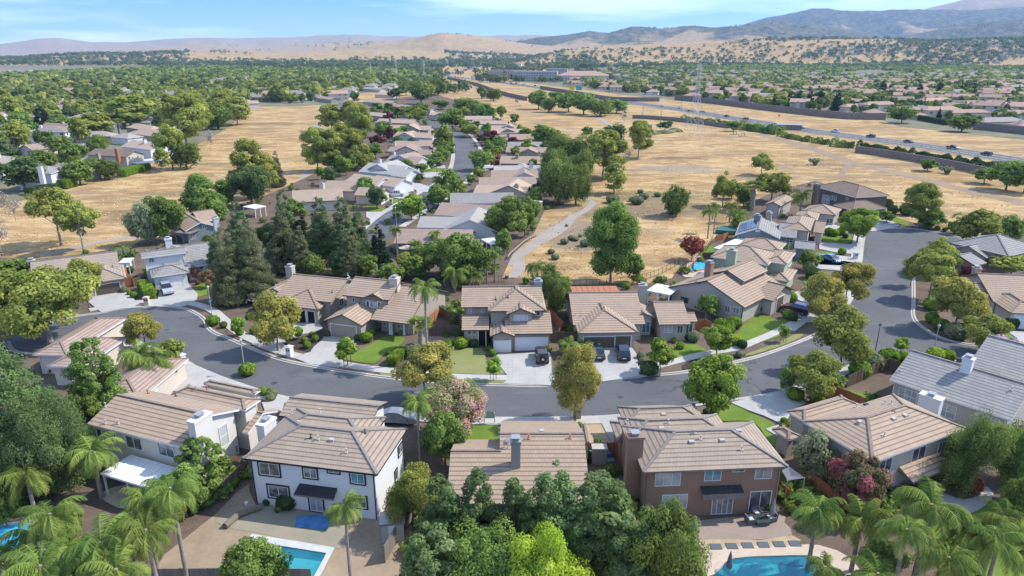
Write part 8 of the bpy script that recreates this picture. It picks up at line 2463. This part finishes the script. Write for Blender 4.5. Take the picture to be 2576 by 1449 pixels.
for x,y,h in [(1713 + 0,270,9),(1616,302,9),(1661,315,9),(1424,300 - 20,10)]:
 g = at_px(x,y)
 t = MB(); t.tube([(g.x,g.y,0),(g.x,g.y,h)],.14,6)
 tag(t.build('utility_pole',MT['bark']),'wooden utility pole %s' % {1713: 'behind the tall pylon',1616: 'beside the bike path near the freeway trees',1661: 'left of the pylon mound',1424: 'among the freeway row trees'}[x],'pole')
for x,y,c,lb,w in [(1439,232,(.85,.52,.03),'yellow freeway sign left of the green one',6.0),(1456,233,(.03,.42,.30),'green freeway sign right of the yellow one',7.0)]:
 g = at_px(x,y)
 e = empty('freeway_sign',(g.x,g.y,0),-.5,lb,'road sign')
 t = MB(); t.box(-w / 2,-.1,2.6,w / 2,.1,7.0); t.build('sign_board',plain('sign face ' + lb[:6],c,.5),e)
 for s in (-w * .32,w * .32):
  t = MB(); t.tube([(s,.2,0),(s,.2,6.8)],.15,6); t.build('sign_post',MT['steel'],e)
g = G('i',(724,305))
e = empty('warning_sign',(g.x,g.y,0),-.4,'yellow diamond road sign beside the freeway','road sign')
t = MB(); t.face([Vector((0,0,2.0)),Vector((1.1,0,3.1)),Vector((0,0,4.2)),Vector((-1.1,0,3.1))]); t.face([Vector((0,.05,2.0)),Vector((-1.1,.05,3.1)),Vector((0,.05,4.2)),Vector((1.1,.05,3.1))]); t.build('sign_board',plain('sign yellow',(.75,.45,.04),.5),e)
t = MB(); t.tube([(0,.12,0),(0,.12,3.8)],.08,6); t.build('sign_post',MT['steel'],e)
for x,y,lb in [(112,247,'left blue shade canopy beside the long white building'),(130,247,'right blue shade canopy beside the long white building'),(240,248,'lone blue shade canopy left of the big canopy trees')]:
 g = G('v',(x,y))
 e = empty('shade_canopy',(g.x,g.y,0),.2,lb,'canopy')
 t = MB(); roof_part(t,-6,-4,6,4,3.4,'hip',.25,cap=False); t.build('canopy_roof',[plain('blue canopy cloth',(.03,.12,.45),.7),MT['trim_white'],MT['cap']],e)
 for sx in (-5,5):
  for sy in (-3,3):
   t = MB(); t.tube([(sx,sy,0),(sx,sy,3.6)],.12,6); t.build('post',MT['trim_white'],e)
# ------------------------------------------------------------------ the farther suburbs
def far_house(seed,roofm,wallm,two):
 r = random.Random(seed)
 rm,wm = MB(),MB()
 mb = MB()
 a,b = r.uniform(13,17),r.uniform(10,13)
 h = 5.3 if two else 3.1
 ws = [(0,0,a,b,h,r.choice(['hip','gx','hip'])),(r.uniform(0,a * .3),-3,a * .55,b * .5,3.0 if not two else r.choice([3.0,5.2]),r.choice(['gy','hip']))]
 for k,(x0,y0,x1,y1,hh,kd) in enumerate(ws):
  t = MB()
  roof_part(t,x0 - a / 2,y0 - b / 2,x1 - a / 2,y1 - b / 2,hh,kd,.40,cap=False,eps=.013 * k)
  for f,m,u in zip(t.f,t.m,t.uv): mb.face([t.v[i] for i in f],m,u)
  t = MB()
  wall_part(t,x0 - a / 2,y0 - b / 2,x1 - a / 2,y1 - b / 2,hh,kd,.40,.45)
  for f in t.f: mb.face([t.v[i] for i in f],2)
 for z in ([1.0,3.6] if two else [1.0]):
  for x in (-a / 2 + 2,1,a / 2 - 2.5):
   for y in (-b / 2 + .44,b / 2 - .44): mb.box(x - .7,y - .03,z,x + .7,y + .03,z + 1.2,3)
  for y in (-b / 2 + 3,b / 2 - 3):
   for x in (-a / 2 + .44,a / 2 - .44): mb.box(x - .03,y - .6,z,x + .03,y + .6,z + 1.2,3)
 mb.box(a / 2 - 4,-.6,h,a / 2 - 2.9,.6,h + 3.0,2)
 o = mb.build('house',[MT[roofm],MT['trim_taupe'],MT[wallm],MT['glass']])
 me = o.data
 bpy.data.objects.remove(o)
 return me
FHM = {'rosy': [far_house(i,'roof_far',w,t) for i,(w,t) in enumerate([('cream',True),('warmwhite',False),('cream',False),('greige',True),('cream',True)])],
  'grey': [far_house(i + 20,'roof_fargrey',w,t) for i,(w,t) in enumerate([('cream',True),('paleblue',False),('taupe',False),('white',True),('greige',False)])]}
occ = {}
def occupied(x,y,rr_):
 k = (int(x // 12),int(y // 12))
 for i in (-1,0,1,-2,2):
  for j in (-1,0,1,-2,2):
   for ox,oy,orr in occ.get((k[0] + i,k[1] + j),()):
    if (x - ox) ** 2 + (y - oy) ** 2 < (rr_ + orr) ** 2: return True
 return False
def occupy(x,y,rr_): occ.setdefault((int(x // 12),int(y // 12)),[]).append((x,y,rr_))
for hx_,hy_,hr_ in HOUSES: occupy(hx_,hy_,hr_ * .9)
for bx,by in BIG: occupy(bx,by,2.5)
for p in FC: occupy(p.x,p.y,13)
for a,b in zip(FC,FC[1:]):
 for k in range(1,8):
  q = a.lerp(b,k / 8)
  occupy(q.x,q.y,12)
def inside(px,py,poly):
 c = False
 n = len(poly)
 for i in range(n):
  x1,y1 = poly[i]
  x2,y2 = poly[(i + 1) % n]
  if (y1 > py) != (y2 > py) and px < (x2 - x1) * (py - y1) / (y2 - y1) + x1: c = not c
 return c
def PX(*c): return [(c[i],c[i + 1]) for i in range(0,len(c),2)]
LEFT = PX(-700,600,-100,560,-60,520,60,495,160,462,230,442,290,437,370,402,420,382,500,352,560,318,600,290,620,272,640,258,740,262,850,255,900,235,1080,218,1110,204,1000,178,800,170,600,166,300,160,-300,158,-700,158)
RIGHT = PX(1420,214,1560,232,1717,246,1951,272,2220,296,2270,298,2440,320,2576,330,2900,370,3200,330,3200,166,2300,160,1900,166,1650,172,1560,182)
MIDFAR = PX(900,200,1110,206,1130,186,1120,172,950,172,760,172)
OPEN_R = [PX(1950,178,2100,160,2350,158,2330,150,2100,148),PX(2040,192,2180,176,2260,180,2330,190,2200,194),PX(520 + 1900,168,2576,160,2576,150,2400,150),PX(1470,205,1560,212,1600,205,1500,196)]
OPEN_L = [PX(590,176,850,182,1000,176,990,168,700,170)]
def to_world(px,py): return G('v',(px,py))
def okay(x,y,poly,holes):
 q = proj((x,y,0))
 if q is None: return None
 if not inside(q[0],q[1],poly): return None
 for hh in holes:
  if inside(q[0],q[1],hh): return None
 return q
rg = random.Random(11)
house_list = []
for i in range(-6,120):
 for j in range(0,110):
  u = i * 20.5 + rg.uniform(-1.5,1.5)
  v = j * 29.0 + (8 if j % 2 else -6) + 6 * math.sin(i * .25 + j * .5)
  ang = math.radians(-14) + .25 * math.sin(j * .37)
  x = -60 + u * math.cos(-.24) - v * math.sin(-.24)
  y = 330 + u * math.sin(-.24) + v * math.cos(-.24)
  q = okay(x,y,RIGHT,OPEN_R)
  if q is None or q[0] > 2640: continue
  if rg.random() < .08: continue
  if occupied(x,y,6.5): continue
  house_list.append((q[1],x,y,ang + (math.pi if j % 2 else 0),'rosy' if (q[1] > 205 or rg.random() < .3) else 'grey','R'))
for i in range(-60,60):
 for j in range(0,90):
  x = i * 21.0 + rg.uniform(-2,2) + 5 * math.sin(j)
  y = 250 + j * 30.0 + (9 if j % 2 else -7) + rg.uniform(-1,1)
  q = okay(x,y,LEFT,OPEN_L)
  if q is None or q[0] < -40 or q[1] < 160: continue
  if rg.random() < .15: continue
  if occupied(x,y,8): continue
  house_list.append((q[1],x,y,rg.uniform(-.3,.3) + (math.pi if j % 2 else 0),'grey' if rg.random() < .8 else 'rosy','L'))
for i in range(-20,30):
 for j in range(0,20):
  x = -420 + i * 20.0
  y = 560 + j * 30
  q = okay(x,y,MIDFAR,[])
  if q is None or occupied(x,y,8): continue
  house_list.append((q[1],x,y,rg.uniform(-.2,.2),'grey','M'))
house_list.sort(reverse=True)
KW = {'rosy': 'rosy-roofed','grey': 'grey-roofed'}
def px_words(q):
 """where a far thing lies, against things one can find"""
 x,y = q
 if x < 1150:
  a = 'left of the golden field' if y > 250 else 'in the leafy suburb above the golden field'
  b = 'near the left edge' if x < 250 else 'past the brown two-storey house' if x < 520 else 'beyond the field tip' if x < 850 else 'above the central street'
 else:
  a = 'beyond the freeway wall' if y > 235 else 'in the middle rows past the freeway' if y > 200 else 'in the highest rows past the freeway'
  b = 'near the freeway signs' if x < 1620 else 'behind the tall pylon' if x < 1880 else 'behind the dark conifer trio' if x < 2140 else 'around the three pointed conifers' if x < 2360 else 'near the cypress row' if x < 2480 else 'at the right edge'
 return a,b
nh = 0
far_h = []
for s,x,y,a,kd,side in house_list:
 if nh >= 215:
  far_h.append((x,y,a,kd))
  continue
 nh += 1
 me = rg.choice(FHM[kd])
 o = link('house',me)
 sc = rg.uniform(.95,1.2)
 o.location = (x,y,.02)
 o.rotation_euler = (0,0,a)
 o.scale = (sc,sc,sc)
 aw,bw = px_words(proj((x,y,0)))
 fb = '%s house %s, %s' % (KW[kd],aw,bw)
 lab = auto_label(KW[kd] + ' house',x,y,8,fb).replace('medium ','') if nh < 170 else fb
 tag(o,lab,'house','%s houses %s %s' % (KW[kd],aw,bw))
 occupy(x,y,5.3)
V,F,MI = [],[],[]
base = {}
for kd in FHM:
 for me in FHM[kd][:2]:
  vs = np.array([v.co[:] for v in me.vertices])
  fs = [tuple(p.vertices) for p in me.polygons]
  mi = [p.material_index for p in me.polygons]
  base.setdefault(kd,[]).append((vs,fs,mi))
off = 0
for x,y,a,kd in far_h[:1500]:
 vs,fs,mi = rg.choice(base[kd])
 ca,sa = math.cos(a),math.sin(a)
 z = ground_z(x,y)
 w = np.stack([vs[:,0] * ca - vs[:,1] * sa + x,vs[:,0] * sa + vs[:,1] * ca + y,vs[:,2] + z],1)
 V.append(w)
 for f,m in zip(fs,mi):
  F.append(tuple(i + off for i in f))
  MI.append((0 if kd == 'rosy' else 1) if m == 0 else 2 if m in (1,2) else 3)
 off += len(vs)
 occupy(x,y,5.0)
me = bpy.data.meshes.new('distant_houses')
me.from_pydata(np.concatenate(V).tolist(),[],F)
for m in ('roof_far','roof_fargrey','cream','glass'): me.materials.append(MT[m])
me.polygons.foreach_set('material_index',MI)
tag(link('distant_houses',me),'distant houses too small to tell apart on the far side of the suburb','houses',kind='stuff')
cand = []
for poly,holes,dens,x0,x1,y0,y1,side in ((LEFT,OPEN_L,10.6,-900,100,120,1900,'L'),(RIGHT,OPEN_R,8.6,0,1500,250,2300,'R'),(MIDFAR,[],13,-400,50,450,1000,'M')):
 nx,ny = int((x1 - x0) / dens),int((y1 - y0) / dens)
 for i in range(nx):
  for j in range(ny):
   x = x0 + (i + rg.uniform(.05,.95)) * dens
   y = y0 + (j + rg.uniform(.05,.95)) * dens
   q = okay(x,y,poly,holes)
   if q is None or q[0] < -60 or q[0] > 2640 or (side == 'L' and q[1] > 322 and q[0] > 0 and rg.random() < .75): continue
   if rg.random() < (.5 if side == 'R' else .85 if mnoise.noise(Vector((x * .012,y * .012,5))) < .2 else .75): cand.append((y,x,side,q))
cand.sort()
kinds = {'L': ['sycamore'] * 6 + ['leafy'] * 4 + ['gold_green'] * 5 + ['dark_oak'] * 2 + ['dark_conifer','green_sycamore','lime_tree','pepper'],'R': ['leafy'] * 5 + ['dark_oak'] * 4 + ['gold_green'] * 2 + ['black_conifer'] * 3 + ['cypress','pepper','plum','palm'],'M': ['leafy','dark_oak']}
ntree = 0
stuffT = []
for y,x,side,q in cand:
 rad_ = 2.2 if side == 'L' else 1.1
 if occupied(x,y,rad_): continue
 occupy(x,y,2.0)
 if ntree < 270 and y < 760:
  k = rg.choice(kinds[side])
  h = {'sycamore': 12,'dark_conifer': 14,'black_conifer': 13,'cypress': 10,'palm': 9,'plum': 5}.get(k,8.5) * rg.uniform(.75,1.25) * (1.0 if side == 'L' else .8)
  aw,bw = px_words(q)
  r0 = SPEC[k][2] * 2 * h / SPEC[k][1] if k in SPEC else None
  tree_at(k,x,y,h,r0 * rg.uniform(.9,1.2) if r0 and k not in ('dark_conifer','black_conifer','cypress') else None,auto_label(NOUN[k],x,y,h,'%s %s %s, %s' % (size_word(h),NOUN[k],aw,bw)),'%ss %s %s' % (NOUN[k],aw,bw))
  ntree += 1
 else:
  stuffT.append((x,y,rg.uniform(5,11) ** 1.0 * (1.05 if side == 'L' else .85)))
def wood(name,items,mat,label,nq=46,cat='trees',wide=.52,seed=3):
 r = np.random.default_rng(seed)
 Q,T_ = [],[]
 it = np.array(items)
 n = len(it)
 X = np.repeat(it[:,0],nq)
 Y = np.repeat(it[:,1],nq)
 Hh = np.repeat(it[:,2],nq)
 Z0 = np.repeat(it[:,3],nq) if it.shape[1] > 3 else np.zeros(n * nq)
 tone = np.repeat(r.uniform(0,.85,n) ** 1.1,nq)
 fat = np.repeat(r.uniform(.7,1.25,n) * wide,nq)
 u = unit(r.normal(size=(n * nq,3)) + np.array([0,0,.35]))
 rad_ = r.uniform(.6,1.05,n * nq)
 lump = 1 + .25 * np.sin(u[:,0] * 5 + tone * 20) * np.cos(u[:,1] * 5 + tone * 9)
 P = np.stack([X + u[:,0] * Hh * fat * rad_ * lump,Y + u[:,1] * Hh * fat * rad_ * lump,Z0 + Hh * .55 + u[:,2] * Hh * .46 * rad_ * lump],1)
 Nn = unit(u + r.normal(size=u.shape) * .35)
 Qd = leaf_quads(P,Nn,1,.9,r)
 ctr = P[:,None,:]
 Qd = ctr + (Qd - ctr) * (Hh * .30)[:,None,None]
 t = np.clip(tone + r.uniform(0,.28,n * nq),0,1)
 o = link(name,quads_mesh(name,Qd,t,LM[mat]))
 return tag(o,label,cat,kind='stuff')
near_ = [q for q in stuffT if q[1] < 950]
far_ = [q for q in stuffT if q[1] >= 950]
if near_: wood('suburb_woodland',near_,'forest','mass of mixed garden trees over the middle distance',60)
if far_: wood('distant_woodland',far_,'forest','dark green mass of distant suburb trees',34)
belt = []
for px0,px1,py0,py1,n,hh in [(-60,470,145,166,1500,11),(400,900,157,170,600,10),(1030,1130,205,240,45,9),(880,1110,196,214,240,8),(1200,1420,196,208,110,8),(1240,1330,174,186,110,8),(1130,1300,156,170,260,10),(1320,1450,160,178,160,9),(1560,1720,206,230,120,8),(560,1080,168,188,420,9),(1000,1110,178,200,120,9),(1060,1180,222,236,22,7),(1450,1800,176,200,260,8),(-60,480,140,156,900,13),(480,900,160,168,500,11),(880,1120,156,172,420,12),(1120,1420,148,160,500,12),(1040,1440,172,190,60,9),(1400,1500,160,172,160,12),(1440,1900,158,172,620,10),(1900,2600,150,168,1000,10),(1650,2050,140,150,260,11),(2050,2600,128,150,700,12)]:
 for k in range(n):
  a,b = rg.uniform(px0,px1),rg.uniform(py0,py1)
  g = G('v',(a,max(b,131)))
  x,y = g.x,g.y
  if math.hypot(x,y) > 5200:
   f = 5200 / math.hypot(x,y)
   x,y = x * f,y * f
  belt.append((x,y,hh * rg.uniform(.6,1.3),ground_z(x,y)))
wood('distant_tree_belt',belt,'forest_blue','dark tree belts at the foot of the golden hills',26,wide=.7,seed=8)
oaks = []
for k in range(5200):
 az = rg.uniform(-.62,.66)
 r_ = rg.uniform(2500,8200)
 x,y = r_ * math.sin(az),r_ * math.cos(az)
 z = ground_z(x,y)
 if z < 6: continue
 cl = mnoise.noise(Vector((x * .004,y * .004,.3))) + .6 * mnoise.noise(Vector((x * .0013,y * .0013,4.3)))
 if cl < (.54 if r_ < 5200 else .27): continue
 oaks.append((x,y,rg.uniform(8,15),z - 1))
sl_t = []
V,F,MI,off = [],[],[],0
for k in range(2600):
 px_ = rg.uniform(1850,2650)
 az = math.atan2(ray(px_,128).x,ray(px_,128).y)
 r_ = rg.uniform(2100,3300)
 x,y = r_ * math.sin(az),r_ * math.cos(az)
 z = ground_z(x,y)
 if mnoise.noise(Vector((x * .0024,y * .0045,9))) < (.05 if px_ < 2200 else -.12): continue
 if k % 4:
  sl_t.append((x,y,rg.uniform(7,12),z))
  continue
 vs,fs,mi = rg.choice(base['grey' if k % 8 else 'rosy'])
 ca,sa = math.cos(k),math.sin(k)
 V.append(np.stack([vs[:,0] * ca - vs[:,1] * sa + x,vs[:,0] * sa + vs[:,1] * ca + y,vs[:,2] + z - 1],1))
 for f,m in zip(fs,mi):
  F.append(tuple(i + off for i in f))
  MI.append(1 if m == 0 else 2 if m in (1,2) else 3)
 off += len(vs)
me = bpy.data.meshes.new('hillside_houses')
me.from_pydata(np.concatenate(V).tolist(),[],F)
for m in ('roof_far','roof_fargrey','cream','glass'): me.materials.append(MT[m])
me.polygons.foreach_set('material_index',MI)
tag(link('hillside_houses',me),'tiny houses climbing the lower slopes at the far right','houses',kind='stuff')
wood('hillside_trees',sl_t,'forest_blue','dark garden trees among the hillside houses',24,wide=.6,seed=15)
wood('hillside_oaks',oaks,'forest_blue','scattered dark oaks on the golden hills',22,wide=.65,seed=5)
MT['office'] = stucco('office concrete',(.42,.42,.38))
for x,yb,w_,d_,h_,lb,rm,wl in [(1345,205,68,30,14,'grey four-storey office block beyond the freeway','roof_fargrey','office'),(1273,190,70,24,9,'long dark low building left of the office block','roof_fargrey','taupe'),(1465,206,78,40,9,'long rosy-roofed apartment block above the freeway signs','roof_far','cream'),(1296,168,36,30,9,'white flat building on the slope behind the office block','roof_fargrey','white'),
        (1400,196,36,20,15,'right wing of the grey office block','roof_fargrey','office'),(2213,216,20,14,8,'grey two-storey building among trees in the right suburb','roof_fargrey','taupe')]:
 g = G('v',(x,yb))
 e = empty('office_building' if 'office' in lb else 'apartment_building' if 'apartment' in lb else 'building',(g.x,g.y,0),-.12,lb,'building')
 t = MB()
 t.box(-w_ / 2,0,0,w_ / 2,d_,h_)
 t.build('wall',MT[wl],e)
 t = MB()
 if 'rosy' in lb: roof_part(t,-w_ / 2 - .6,-.6,w_ / 2 + .6,d_ + .6,h_,'hip',.3,cap=False)
 else: t.box(-w_ / 2 - .3,-.3,h_,w_ / 2 + .3,d_ + .3,h_ + .6)
 t.build('roof',[MT[rm],MT['trim_taupe'],MT['cap']],e)
 nfl = max(1,int(h_ / 3.3))
 nw = min(int(w_ / 4),20)
 for f in range(nfl):
  for k in range(nw):
   xx = -w_ / 2 + 2 + k * (w_ - 4) / max(1,nw - 1)
   t = MB()
   t.box(xx - 1.0,-.08,1 + f * 3.3,xx + 1.0,-.02,2.6 + f * 3.3)
   t.build('window',MT['glass'],e)
AVOID = [[V2('v',p) for p in ROAD]]
HARD = [('c',-40,1090,600,1040,700,1110,760,1200,1060,1345,1060,1600,100,1600,-40,1200),('a',620,900,1120,830,1000,1030),('c',1600,880,1960,880,1990,1100,1640,1080),('b',1500,430,1760,430,1760,620,1590,620),('r5',240,1230,200,1050,760,900,820,1000,640,1240)]
for L_ in (drv,lawns,HARD): AVOID += [[V2(d[0],(d[k],d[k + 1])) for k in range(1,len(d),2)] for d in L_]
YARD = PX(-60,1500,-60,660,90,655,330,625,440,595,560,525,745,462,850,405,870,330,1000,262,1180,270,1340,335,1420,425,1435,505,1345,585,1290,640,1262,700,1690,705,1760,650,1860,530,2050,460,2215,510,2440,600,2640,590,2640,1500)
BARE = PX(360,1500,400,1300,520,1290,640,1200,700,1290,1060,1290,1000,1500)
r = np.random.default_rng(5)
it = []
for k in range(7000):
 y = 48 * (1 - r.uniform() * .83) ** -1.0
 x = r.uniform(-.80,.80) * y
 q = proj((x,y,0))
 if not inside(q[0],q[1],YARD) or inside(q[0],q[1],BARE) or any(inside(q[0],q[1],a) for a in AVOID): continue
 if any((x - hx_) ** 2 + (y - hy_) ** 2 < (hr_ * .62) ** 2 for hx_,hy_,hr_ in HOUSES): continue
 if mnoise.noise(Vector((x * .09,y * .09,2))) < -.12: continue
 dr = min((p.x - x) ** 2 + (p.y - y) ** 2 for p in road_out) ** .5
 if dr < 5.5 or (dr < 16 and k % 3): continue
 it.append((x,y,r.uniform(.3,.9 if dr < 16 else 1.5)))
wood('garden_undergrowth',it,'green','low mixed garden planting between the houses',60,'plants',wide=.75,seed=2)
CEN = PX(740,455,860,400,880,340,860,275,1080,240,1180,275,1260,310,1370,380,1420,460,1360,520,1330,590,1100,600,900,520)
ncen = 0
for k in range(900):
 x,y = rg.uniform(-110,40),rg.uniform(165,520)
 q = proj((x,y,0))
 if not inside(q[0],q[1],CEN) or occupied(x,y,1.2): continue
 gz = [G('v',p) for p in ((905,625),(985,545),(1100,472),(1170,405),(1170,370),(1110,318),(1020,296))]
 if any(abs((x - a.x) * (b.y - a.y) - (y - a.y) * (b.x - a.x)) / (b - a).length < 7 and min(a.y,b.y) - 3 < y < max(a.y,b.y) + 3 for a,b in zip(gz,gz[1:])): continue
 occupy(x,y,3.5)
 kd = rg.choice(['leafy','leafy','gold_green','dark_oak','round_green','plum','leafy'])
 h = rg.uniform(3.6,7.0)
 tree_at(kd,x,y,h,h * rg.uniform(.75,1.0),auto_label(NOUN[kd],x,y,h),'garden trees along the central street')
 ncen += 1
 if ncen > 85: break
r = np.random.default_rng(21)
P = []
FLD = PX(-50,640,90,648,330,615,440,590,560,515,740,450,870,400,850,280,640,275,500,365,290,450,0,525)
FLD2 = PX(1300,700,1690,690,1800,590,1960,470,2220,500,2576,570,2576,520,2140,410,1920,345,1600,300,1450,500,1380,560)
tot = 0
while len(P) < 6000 and tot < 60000:
 tot += 1
 x,y = r.uniform(-160,260),r.uniform(95,420)
 if r.uniform() < (y - 95) / 420: continue
 q = proj((x,y,0))
 if inside(q[0],q[1],FLD) or inside(q[0],q[1],FLD2):
  if mnoise.noise(Vector((x * .05,y * .09,0))) > -.05: P.append((x,y,.14))
P = np.array(P)
Nn = unit(np.stack([r.normal(size=len(P)) * .5 + .4,r.normal(size=len(P)) * .4,np.full(len(P),.8)],1))
o = link('dry_grass',quads_mesh('dry_grass',leaf_quads(P,Nn,.30,.8,r),r.uniform(0,1,len(P)),LM['straw']))
tag(o,'dry straw coloured tufts over the open fields','grass',kind='stuff')
# ------------------------------------------------------------------ the air
me = bpy.data.meshes.new('haze')
c = [(-15000,-15000,-1),(15000,-15000,-1),(15000,15000,-1),(-15000,15000,-1),(-15000,-15000,900),(15000,-15000,900),(15000,15000,900),(-15000,15000,900)]
me.from_pydata(c,[],[(0,3,2,1),(4,5,6,7),(0,1,5,4),(1,2,6,5),(2,3,7,6),(3,0,4,7)])
m = bpy.data.materials.new('air')
m.use_nodes = True
nt = m.node_tree
nt.nodes.clear()
out = nt.nodes.new('ShaderNodeOutputMaterial')
pv = nt.nodes.new('ShaderNodeVolumePrincipled')
pv.inputs['Color'].default_value = (.42,.68,1.0,1)
pv.inputs['Density'].default_value = HAZE_DENSITY
pv.inputs['Anisotropy'].default_value = .1
nt.links.new(pv.outputs[0],out.inputs['Volume'])
me.materials.append(m)
tag(link('haze',me),kind='stuff')
